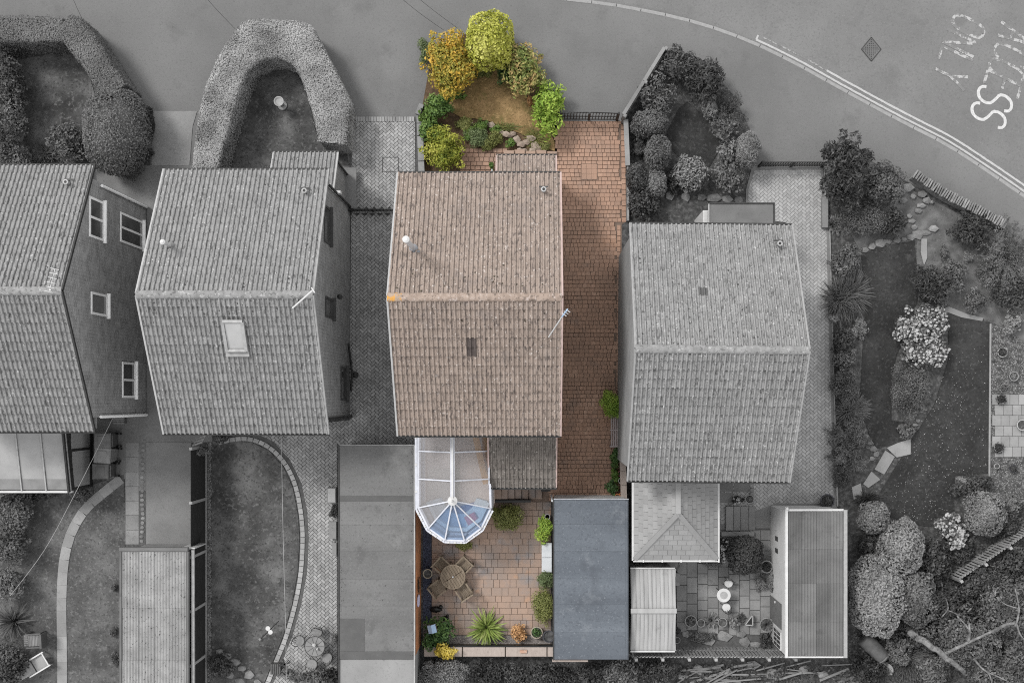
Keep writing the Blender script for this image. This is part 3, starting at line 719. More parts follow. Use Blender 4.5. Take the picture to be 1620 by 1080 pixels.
# wall of the right-hand house's patio: flagstones
pt = poly_px([(1069,800),(1245,770),(1245,1030),(1069,1030)])
base = MB().prism(pt, -.1, .014).build('patio', 'joint_dark', kind='structure')
r = random.Random(10); x = P(1070,0)[0]; col = 0
while x < P(1222,0)[0]:
    wdt = .385; y = P(0,992)[1] - r.uniform(0,.3)
    while y < P(0,765)[1]:
        h = r.choice([.385,.45,.58,.385])
        px = (x+wdt/2)*FPX/CAM_H+NX; py = NY-(y+h/2)*FPX/CAM_H
        if py < 998 and py > (800 if px < 1150 else 830):
            mb = MB(); frustum(mb, [(x+.007,y+.007),(x+wdt-.007,y+.007),(x+wdt-.007,y+h-.007),(x+.007,y+h-.007)], .0, .042, .006, r)
            mb.build('slab', 'slab_grey', base)
        y += h
    x += wdt
# gravel and slabs at the right edge
gb = MB().prism(poly_px([(1568,512),(1600,525),(1640,560),(1680,900),(1600,800),(1566,790)]), -.1, .018).build('gravel_bed', 'soil', kind='structure')
def pebbles(poly, n, s0, s1, z, seed):
    r = np.random.default_rng(seed)
    xs = [p[0] for p in poly]; ys = [p[1] for p in poly]; V = []; F = []; k = 0; t = 0
    base_v = np.array([(1,0,0),(0,1,0),(-1,0,0),(0,-1,0),(0,0,1)])
    fc = [(0,1,4),(1,2,4),(2,3,4),(3,0,4)]
    while k < n and t < n*6:
        t += 1
        x = r.uniform(min(xs),max(xs)); y = r.uniform(min(ys),max(ys))
        if not inside(poly, x, y): continue
        s = r.uniform(s0,s1); a = r.random()*3.14; v = base_v*np.array([s, s*r.uniform(.5,1), s*r.uniform(.4,.8)])
        c, q = math.cos(a), math.sin(a)
        v = np.stack([v[:,0]*c-v[:,1]*q+x, v[:,0]*q+v[:,1]*c+y, v[:,2]+z], 1)
        F += [tuple(i+len(V)*1 for i in f) for f in fc]; V += v.tolist(); k += 1
    m = MB(); m.v = V; m.f = F; return m
pebbles(poly_px([(1568,512),(1600,525),(1640,560),(1640,800),(1600,800),(1566,790)]), 4500, .012, .03, .016, 1).build('pebbles', 'gravel_grey', gb, kind='stuff')
r = random.Random(12)
for k in range(6):
    for j in range(5):
        x0 = 1569+j*14+ (7 if k % 2 else 0)*.6; y0 = 624+k*16.5
        ax, ay = P(x0, y0+16); bx, by = P(x0+13.5, y0)
        MB().box(ax, bx, ay, by, 0, .055+r.uniform(0,.006), .006).build('slab', 'slab_pale', gb)
MB().bar(P3(1566.5,512,.03), P3(1564.5,755,.03), .06, .10).build('edging_board', 'kerbstone', gb)

# slate strip and gravel bed in the coloured garden
ss = MB().prism(poly_px([(669,790),(682.5,790),(682.5,985),(669,985)]), -.1, .014).build('slate_bed', 'slate_blue', kind='structure')
pebbles(poly_px([(670,790),(682,790),(682,985),(670,985)]), 900, .02, .05, .014, 2).build('slate_chips', 'slate_blue', ss, kind='stuff')
gv = MB().prism(poly_px([(669,985.5),(683,985.5),(683,1004.5),(873,1004.5),(873,1021),(669,1021)]), -.1, .014).build('gravel_bed', 'gravel_col', kind='structure')
pebbles(poly_px([(684,1005),(873,1005),(873,1020),(684,1020)]), 1800, .012, .035, .014, 3).build('pebbles', 'gravel_col', gv, kind='stuff')

# ------------------------------------------------------------------ houses
def tile_shape(w, L, roll=.058, nroll=2, thick=.032, lift=.040):
    prof = []
    for k in range(nroll):
        o = k*w/nroll; p = w/nroll
        for (u, z) in ((0,0),(.54,0),(.59,.75),(.74,1),(.90,.8)):
            prof.append((o+u*p-w/2, z*roll))
    prof.append((w/2, 0))
    n = len(prof)
    vs = [(x, 0, z+lift) for x, z in prof] + [(x, L, z+.004) for x, z in prof] + [(x, .012, z+lift-thick) for x, z in prof]
    fs = [(i, i+1, n+i+1, n+i) for i in range(n-1)] + [(2*n+i, 2*n+i+1, i+1, i) for i in range(n-1)]
    return vs, fs

def lay_tiles(roof, mat, x0, x1, y_eave, z_eave, run, rise, facing, ncol, ncrs, budget, seed, order=None, skip=None, odd=None):
    """courses of interlocking tiles up one slope; the first `budget` become pieces, the rest one mesh.
       coordinates are local to the house (root at origin of the house)"""
    r = random.Random(seed)
    th = math.atan2(rise, run); SL = math.hypot(run, rise); g = SL/ncrs; w = (x1-x0)/ncol
    vs, fs = tile_shape(w*1.0, g*1.06)
    me = bpy.data.meshes.new('tile'); me.from_pydata(vs, [], fs); me.update(); me.materials.append(MATS[mat])
    medk = me.copy(); medk.materials.clear(); medk.materials.append(MATS['tile_odd' if mat == 'tile_brown' else 'tile_odd_grey'])
    rot = Matrix.Rotation(math.pi if facing > 0 else 0, 4, 'Z') @ Matrix.Rotation(th, 4, 'X')
    spots = []
    for c in range(ncrs):
        for k in range(ncol):
            x = x0+(k+.5)*w; d = c*g
            y = y_eave - facing*d*math.cos(th); z = z_eave + d*math.sin(th)
            if skip and skip(x, y): continue
            spots.append((x, y, z))
    if order: spots.sort(key=order)
    rest = MB(); V = np.array(vs)
    for i, (x, y, z) in enumerate(spots):
        jr = Matrix.Rotation(r.gauss(0,.004), 4, 'Z') @ Matrix.Rotation(r.gauss(0,.004), 4, 'X')
        Mx = Matrix.Translation((x, y, z+r.gauss(0,.0025))) @ rot @ jr
        dk = odd and any(abs(x-ox_) < w*.51 and abs(y-oy_) < (.28 if mat == 'tile_brown' else .15) for ox_, oy_ in odd)
        if i < budget or dk:
            o = bpy.data.objects.new('tile', me if not dk else medk); COL.objects.link(o); o.parent = roof; o.matrix_local = Mx
        else:
            rest.add([tuple(Mx @ Vector(p)) for p in vs], fs)
    if rest.v:
        o = rest_obj = link_local('tiles', rest.v, rest.f, mat, roof); o['kind'] = 'stuff'
    return min(budget, len(spots))

def link_local(name, v, f, m, parent, smooth=False):
    me = bpy.data.meshes.new(name); me.from_pydata(v, [], f); me.update()
    if smooth: me.polygons.foreach_set('use_smooth', [True]*len(me.polygons))
    me.materials.append(MATS[m]); o = bpy.data.objects.new(name, me); COL.objects.link(o); o.parent = parent
    return o

HE, HR = 4.95, 7.50
mk('tile_odd_grey', [(0, G(.07)), (1, G(.10))], scale=6, bump=.4)
mk('tile_odd', [(0, (.055,.045,.042)), (1, (.085,.07,.065))], scale=6, bump=.4)
def house(label, x0, x1, y0, y1, tile, ridge, wall, verge, verge_r, rz=0.0, gut='gutter_dark', skylight=None, wl_in=.10, ncol=18, odd_r=None, odd_f=None):
    """two storey gabled house, ridge along x; x0..x1 verges, y0 rear eave, y1 front eave (world m)"""
    cx, cy = (x0+x1)/2, (y0+y1)/2; hw, hd = (x1-x0)/2, (y1-y0)/2
    t = thing('house', label, 'house', (cx, cy, 0), rz=rz)
    wx, wy = hw-wl_in, hd-.42
    zs = lambda y: HE + (hd-abs(y))*(HR-HE)/hd - .10      # underside of the roof
    vs = []; 
    for sx in (-1, 1):
        vs += [(sx*wx,-wy,0),(sx*wx,wy,0),(sx*wx,wy,zs(wy)),(sx*wx,0,zs(0)),(sx*wx,-wy,zs(wy))]
    fs = [(0,4,3,2,1),(5,6,7,8,9),(0,5,9,4),(1,2,7,6),(2,3,8,7),(3,4,9,8)]
    w = link_local('wall', vs, fs, wall, t)
    # roof deck under the tiles
    e = .05
    vs = []
    for sx in (-1, 1):
        vs += [(sx*(hw-.03),-hd+.02,HE-.08),(sx*(hw-.03),0,HR-.08),(sx*(hw-.03),hd-.02,HE-.08),(sx*(hw-.03),hd-.02,HE-.02),(sx*(hw-.03),0,HR-.02),(sx*(hw-.03),-hd+.02,HE-.02)]
    fs = [(0,1,4,5),(1,2,3,4),(6,11,10,7),(7,10,9,8),(0,5,11,6),(5,4,10,11),(4,3,9,10),(3,2,8,9),(2,1,7,8),(1,0,6,7)]
    roof = link_local('roof', vs, fs, 'underlay', t)
    nc = 15
    n1 = lay_tiles(roof, tile, -hw, hw, -hd, HE-.01, hd-.05, (HR-HE)*(hd-.05)/hd, -1, ncol, nc, 150, 1, order=lambda s: -s[2]+.001*abs(s[0]), skip=skylight, odd=odd_r)
    lay_tiles(roof, tile, -hw, hw, hd, HE-.01, hd-.05, (HR-HE)*(hd-.05)/hd, 1, ncol, nc, 150, 2, order=lambda s: -s[2]+.001*abs(s[0]), odd=odd_f)
    # moss clumps lodged on the tiles, thickest near the ridge
    gm = random.Random(int(cx*100)); mv = MB(); th = math.atan2(HR-HE, hd)
    cl = [(gm.uniform(-hw+.2, hw-.2), gm.uniform(0,1)**.7, gm.choice((-1,1)), gm.uniform(.15,.6)) for _ in range(26)]
    for k in range(170):
        if k % 4 == 0:
            c_ = gm.choice(cl); mx_ = c_[0]+gm.gauss(0,c_[3]*.35); q_ = c_[1]+gm.gauss(0,.10); sy_ = c_[2]
        else:
            mx_ = gm.uniform(-hw,hw); q_ = 1-abs(gm.gauss(0,.12)); sy_ = gm.choice((-1,1))
        if not (-hw+.05 < mx_ < hw-.05 and .02 < q_ < .965): continue
        if skylight and sy_ < 0 and skylight(mx_, -hd*(1-q_)): continue
        r_ = gm.uniform(.010,.026); yy_ = sy_*hd*(1-q_); zz_ = HE+(HR-HE)*q_+.035
        b_ = len(mv.v); a_ = gm.random()*3
        mv.v.extend([(mx_+math.cos(a_+j_*1.571)*r_*(1.6 if j_ % 2 else .9), yy_+math.sin(a_+j_*1.571)*r_*1.3, zz_ + (-sy_)*math.sin(a_+j_*1.571)*r_*1.3*math.tan(th)*1.0) for j_ in range(4)] + [(mx_,yy_,zz_+r_*.9)])
        mv.f.extend([(b_,b_+1,b_+4),(b_+1,b_+2,b_+4),(b_+2,b_+3,b_+4),(b_+3,b_,b_+4)])
    mo = link_local('moss', mv.v, mv.f, 'moss_brown' if tile == 'tile_brown' else 'moss_grey', roof); mo['kind'] = 'stuff'
    # ridge tiles
    nr = 12; L = 2*hw/nr
    for k in range(nr):
        xa = -hw+k*L; prof = []
        vs = []; seg = 8; R = .122
        for xx, rr in ((xa-.012, R+.012), (xa+.05, R+.010), (xa+L, R)):
            for i in range(seg+1):
                a = math.pi*(-.02+1.04*i/seg); vs.append((xx, math.cos(a)*rr*1.05, HR-.035+math.sin(a)*rr*.72))
        fs = [(j*(seg+1)+i, j*(seg+1)+i+1, (j+1)*(seg+1)+i+1, (j+1)*(seg+1)+i) for j in range(2) for i in range(seg)]
        fs += [tuple(range(seg+1))[::-1], tuple(range(2*(seg+1), 3*(seg+1)))]
        m = ridge
        if tile == 'tile_brown' and k == 0: m = 'lichen_orange'
        link_local('ridge_tile', vs, fs, m, roof)
    # verges, gutters
    for sx, vm in ((-1, verge), (1, verge_r)):
        for sy in (-1, 1):
            mb = MB(); X = sx*(hw+.012)
            mb.bar((X, sy*(hd+.03), HE-.005), (X, sy*.02, HR+.0), .055, .10)
            link_local('bargeboard', mb.v, mb.f, vm, roof)
    for sy in (-1, 1):
        mb = MB(); mb.tube([(-hw-.02, sy*(hd+.05), HE-.07), (hw+.02, sy*(hd+.05), HE-.07)], .052, 8)
        link_local('gutter', mb.v, mb.f, gut, t)
        mb = MB().box(-hw+.03, hw-.03, sy*(hd-.035)-.012, sy*(hd-.035)+.012, HE-.28, HE-.05)
        link_local('fascia', mb.v, mb.f, gut, t)
        mb = MB().box(-hw+.03, hw-.03, min(sy*wy, sy*(hd-.05)), max(sy*wy, sy*(hd-.05)), HE-.285, HE-.255)
        link_local('soffit', mb.v, mb.f, 'verge_grey', t)
    return t

def gable_window(t, plane, px0, px1, py0, py1, frame, side=1, mull='h', pane='pane'):
    """window in a gable wall lying in the plane X = plane (world); px0 is its head, px1 its sill in the photograph"""
    za = CAM_H - plane*FPX/(px0-NX); zb = CAM_H - plane*FPX/(px1-NX)
    zt, zb_ = max(za, zb), min(za, zb); s = (CAM_H-(zt+zb_)/2)/FPX
    ya, yb = sorted(((NY-py0)*s, (NY-py1)*s)); F = .075
    ox = root_loc(t)
    wdw = MB(); X = plane; D = side
    wdw.box(X-.02*D, X+.035*D, ya, yb, zb_, zb_+F); wdw.box(X-.02*D, X+.035*D, ya, yb, zt-F, zt)
    wdw.box(X-.02*D, X+.034*D, ya, ya+F, zb_+F, zt-F); wdw.box(X-.02*D, X+.034*D, yb-F, yb, zb_+F, zt-F)
    ym = (ya+yb)/2
    if mull == 'h': wdw.box(X-.02*D, X+.034*D, ym-F/2, ym+F/2, zb_+F, zt-F)
    w = wdw.build('window', frame, t)
    panes = [(ya+F, ym-F/2), (ym+F/2, yb-F)] if mull == 'h' else [(ya+F, yb-F)]
    for (a, b) in panes: MB().box(X-.01*D, X+.012*D, a, b, zb_+F, zt-F).build('pane', pane, w)
    MB().box(X-.01*D, X+.11*D, ya-.06, yb+.06, zb_-.07, zb_-.004).build('sill', frame, w)
    return w

def pipe_run(t, pts, r, m='black_metal', name='downpipe'):
    return MB().tube(pts, r, 8).build(name, m, t)

def flue(t, x, y, zbase, h, r, m, ml):
    f = MB().tube([(x,y,zbase-.3),(x,y,zbase+h-.16)], r, 14).build('flue', m, t)
    MB().lathe([(r*1.15,0),(r*1.15,.06),(r*.8,.07),(r*.8,.10),(r*1.45,.11),(r*1.4,.15),(r*.5,.19)], (x,y,zbase+h-.19), 14).build('cap', 'white', f)
    MB().lathe([(r*2.1,-.16),(r*1.9,.02),(r*1.1,.16)], (x,y,zbase), 14).build('flashing', ml, f)
    MB().obox((x+.12,y-.05,zbase+.02), (.30,.42,.03), 0, 0, (-.53,'X')).build('apron', ml, f)
    return f

def vent(t, x, y, z):
    v = MB().tube([(x,y,z-.1),(x,y,z+.28)], .06, 12).build('vent_pipe', 'gutter_mid', t)
    MB().lathe([(.085,0),(.085,.05),(.045,.055),(.04,.02)], (x,y,z+.27), 12).build('collar', 'gutter_mid', v)
    MB().lathe([(.038,0),(.036,.004)], (x,y,z+.327), 10).build('mouth', 'black_metal', v)
    MB().obox((x,y+.12,z+.06), (.30,.05,.03), 0).build('flashing', 'dark_frame', v)

# leftmost house
X1 = P(149.5,0,HE)[0]; 
h1 = house('large grey tiled house at the left edge with white windows in its brick gable', X1-5.3, X1, P(0,680.5,HE)[1], P(0,263,HE)[1], 'tile_grey', 'ridge_grey', 'brick_grey', 'verge_grey', 'gutter_dark', wl_in=.03)
W1 = X1-.03
gable_window(h1, W1, 141, 163, 315, 378, 'white_bright'); gable_window(h1, W1, 190, 225, 343, 389, 'white_bright'); gable_window(h1, W1, 143.5, 169, 464, 499, 'white_bright', mull=None, pane='pane_mid'); gable_window(h1, W1, 193, 213, 573, 629, 'white_bright')
def zat(h, y):
    hd = (HE, HR); 
    return None
vent(h1, *P(108.5,290,5.4), 5.33)
cy1 = h1.location.y
pipe_run(h1, [(W1+.06, 7.0, 4.4), (W1+.06, 7.02, .1)], .05, 'white_bright')
pipe_run(h1, [(W1+.06, -.60, 4.5), (W1+.06, -.60, .1)], .05, 'white_bright')
t = thing('television_aerial', 'pale toothed television aerial over the ridge of the leftmost house', 'aerial', (*P(95,462,7.7), 7.55))
ax, ay = P(95,462,7.6)
MB().tube([(ax,ay,7.5),(ax,ay,8.3)], .02, 6).build('mast', 'steel_grey', t)
b = MB().tube([(ax-.05,ay-.05,8.25),(ax+.12,ay+.62,8.25)], .012, 6).build('boom', 'white', t)
for k in range(6):
    q = k/5; MB().tube([(ax-.05+.17*q-.13,ay-.05+.67*q+.03,8.27),(ax-.05+.17*q+.13,ay-.05+.67*q-.03,8.27)], .009, 6).build('element', 'white', b)

# second house, with a skylight
x0, x1 = P(259.5,0,HE)[0], P(519.5,0,HE)[0]
sk = [P(353,508,7.0), P(389,556,6.8)]
Y20, Y21 = P(0,684,HE)[1], P(0,270,HE)[1]; c2x, c2y = (x0+x1)/2, (Y20+Y21)/2
def sky_skip(lx, ly):
    X, Y = lx+c2x, ly+c2y
    return sk[0][0]+.10 < X < sk[1][0]-.10 and sk[1][1]-.10 < Y < sk[0][1]-.30
h2 = house('grey tiled house with a skylight and a dark windowed gable', x0, x1, Y20, Y21, 'tile_light', 'ridge_grey', 'brick_grey2', 'verge_white', 'verge_grey', skylight=sky_skip, wl_in=.10)
W2 = x1-.10
gable_window(h2, W2, 512, 521.5, 326, 385, 'dark_frame', mull=None); gable_window(h2, W2, 514, 526, 471, 503, 'dark_frame', mull=None); gable_window(h2, W2, 538.5, 547, 580, 633, 'dark_frame', mull=None)
hd2 = (Y21-Y20)/2; k2 = (HR-HE)/hd2
def roofz(y, yc, hd): return HE + (hd-abs(y-yc))*(HR-HE)/hd
# skylight frame set in the rear slope
sx0, sx1 = sk[0][0]+.02, sk[1][0]-.02; sya, syb = sk[1][1]+.04, sk[0][1]-.02
fr = MB(); za, zb = roofz(sya, c2y, hd2)+.10, roofz(syb, c2y, hd2)+.10
for a, b in (((sx0,sya,za),(sx1,sya,za)), ((sx0,syb,zb),(sx1,syb,zb)), ((sx0,sya,za),(sx0,syb,zb)), ((sx1,sya,za),(sx1,syb,zb))): fr.bar(a, b, .09, .16)
f = fr.build('skylight', 'gutter_mid', h2)
MB().add([(sx0+.05,sya+.05,za+.05),(sx1-.05,sya+.05,za+.05),(sx1-.05,syb-.05,zb+.03),(sx0+.05,syb-.05,zb+.03)], [(0,1,2,3)]).build('pane', 'pane_sky', f)
MB().bar((sx0-.06,sya-.10,za-.06),(sx1+.06,sya-.10,za-.06), .18, .02).build('flashing', 'verge_grey', f)
vent(h2, *P(484,304,5.45), 5.42)
fx, fy = P(271,388.5,6.5); flue(h2, fx, fy, roofz(fy,c2y,hd2), .85, .06, 'white', 'verge_grey')
pipe_run(h2, [(W2+.06, 6.98, 4.6), (W2+.06, 6.98, .1)], .045)
pipe_run(h2, [(W2+.06, -.68, 4.6), (W2+.06, -.68, .1)], .05)
pipe_run(h2, [(W2+.08, (NY-545)/43., .9), (W2+.1, (NY-575)/43., .45), (W2+.12,(NY-592)/43.,.35), (W2+.1,(NY-618)/43.,.5)], .04, name='waste_pipe')
lm = MB().lathe([(.05,0),(.09,.05),(.09,.16),(.03,.2)], (W2+.16,(NY-467)*.0212,3.05), 10).build('wall_lamp', 'black_metal', h2)
lm = MB().lathe([(.06,0),(.12,.05),(.12,.18),(.04,.22)], (W2+.22,(NY-593)/43.,.12), 12).build('drain_hopper', 'black_metal', h2)
t = thing('television_aerial', 'plain white pole aerial slanting across the ridge of the skylight house', 'aerial', P3(463,487,7.45))
MB().tube([P3(463,487,7.4), P3(495,459,7.95)], .028, 8).build('mast', 'white', t)
MB().tube([P3(493,455,7.9), P3(498,463,8.0)], .02, 6).build('crossbar', 'white', t)

# porch of the second house
def leanto(t, x0, x1, ya, yb, za, zb, tile, ncol, ncrs, facing, verge, budget=80):
    """tiled lean-to roof, eave at ya/za, top at yb/zb; root t is at its own ground point"""
    ox, oy, _ = t.location
    vs = [(x0,ya,za-.1),(x1,ya,za-.1),(x1,yb,zb-.1),(x0,yb,zb-.1),(x0,ya,za-.03),(x1,ya,za-.03),(x1,yb,zb-.03),(x0,yb,zb-.03)]
    roof = MB().add(vs, [(0,3,2,1),(4,5,6,7),(0,1,5,4),(1,2,6,5),(2,3,7,6),(3,0,4,7)]).build('roof', 'underlay', t)
    lay_tiles(roof, tile, x0-ox, x1-ox, ya-oy, za-.02, abs(yb-ya), zb-za, facing, ncol, ncrs, budget, 5)
    for X in (x0, x1): MB().bar((X,ya,za),(X,yb,zb), .05, .10).build('bargeboard', verge, roof)
    MB().tube([(x0-.02,ya+facing*.045,za-.06),(x1+.02,ya+facing*.045,za-.06)], .05, 8).build('gutter', 'gutter_dark', t)
    return roof
px0, px1 = P(433,0,2.4)[0], P(535,0,2.4)[0]; py1 = P(0,242,2.4)[1]
t = thing('porch', 'grey tiled lean-to porch on the front of the skylight house', 'porch', ((px0+px1)/2, 7.6, 0))
leanto(t, px0, px1, py1, Y21-.43, 2.4, 3.35, 'tile_light', 8, 5, 1, 'verge_white')
MB().box(px0+.12, px1-.10, Y21-.42, py1-.25, 0, 2.36).build('wall', 'brick_grey2', t)
MB().obox((px1+.12, 7.0, 3.1), (.22,.10,.3), 0, .02).build('gutter_hopper', 'gutter_white', t)
MB().tube([(px1-.03, py1-.3, 2.3), (px1-.03, py1-.35, .1)], .04, 8).build('downpipe', 'black_metal', t)
MB().bar((px1+.06, py1-.1, .35), (px1+.06, Y21-.45, .35), .5, .04).build('ledge', 'concrete_mid', t)

# the coloured house
x0, x1 = P(629.5,0,HE)[0], P(886.5,0,HE)[0]; Y30, Y31 = P(0,687,HE)[1], P(0,275,HE)[1]; c3y = (Y30+Y31)/2; hd3 = (Y31-Y30)/2
h3 = house('house in full colour with a pink brown tiled roof', x0, x1, Y30, Y31, 'tile_brown', 'ridge_brown', 'render_white', 'verge_white', 'verge_pink', odd_r=[(P(741,0,6.9)[0]-(x0+x1)/2, P(0,553,6.9)[1]-c3y)])  # unseen walls given pale neutral render to bounce light into the side gaps
fx, fy = P(655,394,6.4); flue(h3, fx, fy, roofz(fy,c3y,hd3), 2.1, .075, 'steel', 'lead')
vent(h3, *P(860,302,5.45), 5.45)
t = thing('television_aerial', 'thin pale aerial pole leaning over the right verge of the coloured house', 'aerial', P3(868,533,7.0))
MB().tube([P3(868,533,6.9), P3(893,495,8.3)], .02, 8).build('mast', 'white', t)
bm_ = MB().tube([P3(889,501,8.2), P3(898,489,8.5)], .022, 6).build('boom', 'blue_paint', t)
for k in range(3): MB().tube([P3(889+k*3,495-k*3,8.3), P3(896+k*3,500-k*3,8.3)], .013, 6).build('element', 'white', bm_)
# porch of the coloured house
px0, px1 = P(785.5,0,2.4)[0], P(880,0,2.4)[0]; py1 = P(0,247,2.4)[1]
t = thing('porch', 'pink brown tiled lean-to porch on the front of the coloured house', 'porch', ((px0+px1)/2, 7.6, 0))
leanto(t, px0, px1, py1, Y31-.43, 2.4, 3.3, 'tile_brown', 7, 5, 1, 'verge_pink')
MB().box(px0+.1, px1-.08, Y31-.42, py1-.22, 0, 2.36).build('wall', 'brick_red', t)
MB().box(px0-.20, px0-.16, py1-.75, py1-.35, .9, 1.9).build('door_panel', 'white_c', t)
# rear lean-to of the coloured house
px0, px1 = P(773.5,0,2.4)[0], P(880,0,2.4)[0]; py1 = P(0,770,2.4)[1]
t = thing('rear_extension', 'grey brown tiled lean-to extension behind the coloured house', 'extension', ((px0+px1)/2, -2, 0))
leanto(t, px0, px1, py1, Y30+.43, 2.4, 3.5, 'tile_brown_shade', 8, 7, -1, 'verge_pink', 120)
MB().box(px0+.05, px1-.08, py1+.25, Y30+.42, 0, 2.36).build('wall', 'brick_red', t)

# right-hand house
x0, x1 = P(995,0,HE)[0], P(1250.5,0,HE)[0]; Y40, Y41 = P(0,759.5,HE)[1], P(0,356.5,HE)[1]; c4y = (Y40+Y41)/2; hd4 = (Y41-Y40)/2
h4 = house('pale grey tiled house beside the lawned garden on the right', x0, x1, Y40, Y41, 'tile_light', 'ridge_grey', 'render_grey', 'verge_grey', 'verge_grey', rz=math.radians(-.55), wl_in=-.02, odd_f=[(P(1117,0,6.2)[0]-(x0+x1)/2, P(0,452,6.2)[1]-c4y)])
vent(h4, *P(1229,386,5.45), 5.45)
px0, px1 = P(1122,0,2.5)[0], P(1224,0,2.5)[0]; py1 = P(0,323,2.5)[1]
t = thing('porch', 'flat felted porch with a white door side on the right-hand house', 'porch', ((px0+px1)/2, 6, 0))
MB().box(px0, px1, Y41-.38, py1, 2.36, 2.52, .02).build('roof', 'felt_porch', t)
MB().box(px0-.01, px1+.03, py1, py1+.05, 2.38, 2.55).build('fascia', 'gutter_dark', t)
MB().box(px1, px1+.04, Y41-.3, py1, 2.38, 2.545).build('fascia', 'gutter_dark', t)
MB().box(px0+.08, px1-.05, Y41-.36, py1-.08, 0, 2.35).build('wall', 'render_grey', t)
MB().box(px0-.18, px0+.0, py1-.72, py1-.18, 0.1, 2.3, .02).build('door_frame', 'white', t)
MB().bar((px0-.02,Y41-.3,2.53),(px0-.02,py1,2.53), .04, .06).build('trim', 'verge_white', t)
# tv box like dark ridge opening tile
# hipped extension behind the right-hand house
ex0, ex1 = P(1004,0,2.6)[0], P(1134,0,2.6)[0]; ey0 = P(0,884,2.6)[1]; ey1 = Y40+.45
xm = P(1072.5,0,3.9)[0]; yh = P(0,812,3.9)[1]
t = thing('hipped_extension', 'hipped pale slate extension with white gutters behind the right-hand house', 'extension', ((ex0+ex1)/2, (ey0+ey1)/2, 0))
ZE, ZR = 2.6, 3.9
rf = MB().add([(ex0,ey0,ZE),(ex1,ey0,ZE),(ex1,ey1,ZE),(ex0,ey1,ZE),(xm,yh,ZR),(xm,ey1,ZR)], [(0,1,4),(1,2,5,4),(3,0,4,5),(0,3,2,1),(2,3,5)]).build('roof', 'underlay', t)
def slates(A, B, C, D, ncol, ncrs, m, seed, lim=None):
    """slates in courses over the face A(bottom-left) B(bottom-right) C(top-right) D(top-left)"""
    A, B, C, D = map(Vector, (A, B, C, D)); r = random.Random(seed)
    nrm = (B-A).cross(D-A).normalized()
    W = (B-A).length; dl = W/ncol
    for c in range(ncrs):
        t0, t1 = c/ncrs, (c+1)/ncrs
        L0, R0 = A.lerp(D,t0), B.lerp(C,t0); L1, R1 = A.lerp(D,t1), B.lerp(C,t1)
        d = (B-A).normalized(); 
        a0, b0 = (L0-A).dot(d), (R0-A).dot(d); a1, b1 = (L1-A).dot(d), (R1-A).dot(d)
        upv_ = (L1-L0) - d*(L1-L0).dot(d)
        base0 = L0 - d*a0; s = (dl/2 if c % 2 else 0)
        k = 0
        while True:
            u0, u1 = s+(k-1)*dl, s+k*dl; k += 1
            if u0 > max(b0,b1): break
            p0, p1 = max(u0,a0), min(u1,b0); q0, q1 = max(u0,a1), min(u1,b1)
            if p1-p0 < .04: continue
            if q1 < q0: q0 = q1 = (q0+q1)/2
            up_ = upv_*1.04; z = .012+r.uniform(0,.006)
            g = .004
            v = [base0+d*(p0+g)+nrm*(.03+z), base0+d*(p1-g)+nrm*(.03+z), base0+d*(q1-g)+up_+nrm*(.012+z), base0+d*(q0+g)+up_+nrm*(.012+z),
                 base0+d*(p0+g)+nrm*.004, base0+d*(p1-g)+nrm*.004]
            MB().add(v, [(0,1,2,3),(4,5,1,0)]).build('slate', m, rf)
slates((ex0,ey0,ZE),(ex1,ey0,ZE),(xm,yh,ZR),(xm,yh,ZR), 9, 9, 'tile_flat', 1)
slates((ex0,ey1,ZE),(ex0,ey0,ZE),(xm,yh,ZR),(xm,ey1,ZR), 12, 9, 'tile_flat', 2)
slates((ex1,ey0,ZE),(ex1,ey1,ZE),(xm,ey1,ZR),(xm,yh,ZR), 12, 9, 'tile_flat', 3)
for a in ((ex0,ey0,ZE+.02),(ex1,ey0,ZE+.02),):
    MB().bar(a, (xm,yh,ZR+.05), .16, .05).build('hip_tile', 'tile_flat', rf)
MB().bar((xm,yh,ZR+.05),(xm,ey1,ZR+.05), .17, .05).build('ridge_tile', 'tile_flat', rf)
for a, b in (((ex0-.05,ey0-.05,ZE-.03),(ex1+.05,ey0-.05,ZE-.03)),((ex0-.05,ey0-.05,ZE-.03),(ex0-.05,ey1,ZE-.03)),((ex1+.05,ey0-.05,ZE-.03),(ex1+.05,ey1,ZE-.03))):
    g_ = MB().bar(a, b, .09, .09).build('gutter', 'gutter_white', t)
for k in range(5):
    MB().obox((ex0+.3+k*.65, ey0-.05, ZE+.02), (.05,.11,.04)).build('gutter_bracket', 'white', t)
MB().box(ex0+.15, ex1-.15, ey0+.15, ey1, 0, 2.5).build('wall', 'render_grey', t)
# ------------------------------------------------------------------ outbuildings
def corrugated(t, x0, x1, ya, yb, za, zb, pitch, amp, ncol, nrow, m, name='roof_sheet', parent=None, over=.06):
    """corrugated sheets laid in ncol x nrow; corrugations run along y"""
    W = (x1-x0)/ncol; Ly = (yb-ya)/nrow
    for c in range(ncol):
        for rr in range(nrow):
            xa = x0+c*W; xb = xa+W+(.02 if c < ncol-1 else 0)
            y0 = ya+rr*Ly - (over if rr else 0); y1 = ya+(rr+1)*Ly
            n = max(6, int((xb-xa)/pitch*4)); mb = MB()
            lift = .012*(c % 2) + .014*((nrow-rr) % 2)
            V = []
            for j, y in enumerate((y0, y1)):
                z = za+(zb-za)*(y-ya)/(yb-ya)
                for i in range(n+1):
                    x = xa+(xb-xa)*i/n; V.append((x, y, z+lift+amp*math.sin(2*math.pi*(x-x0)/pitch)))
            mb.add(V, [(i, i+1, n+1+i+1, n+1+i) for i in range(n)])
            mb.build(name, m, parent or t, smooth=True)

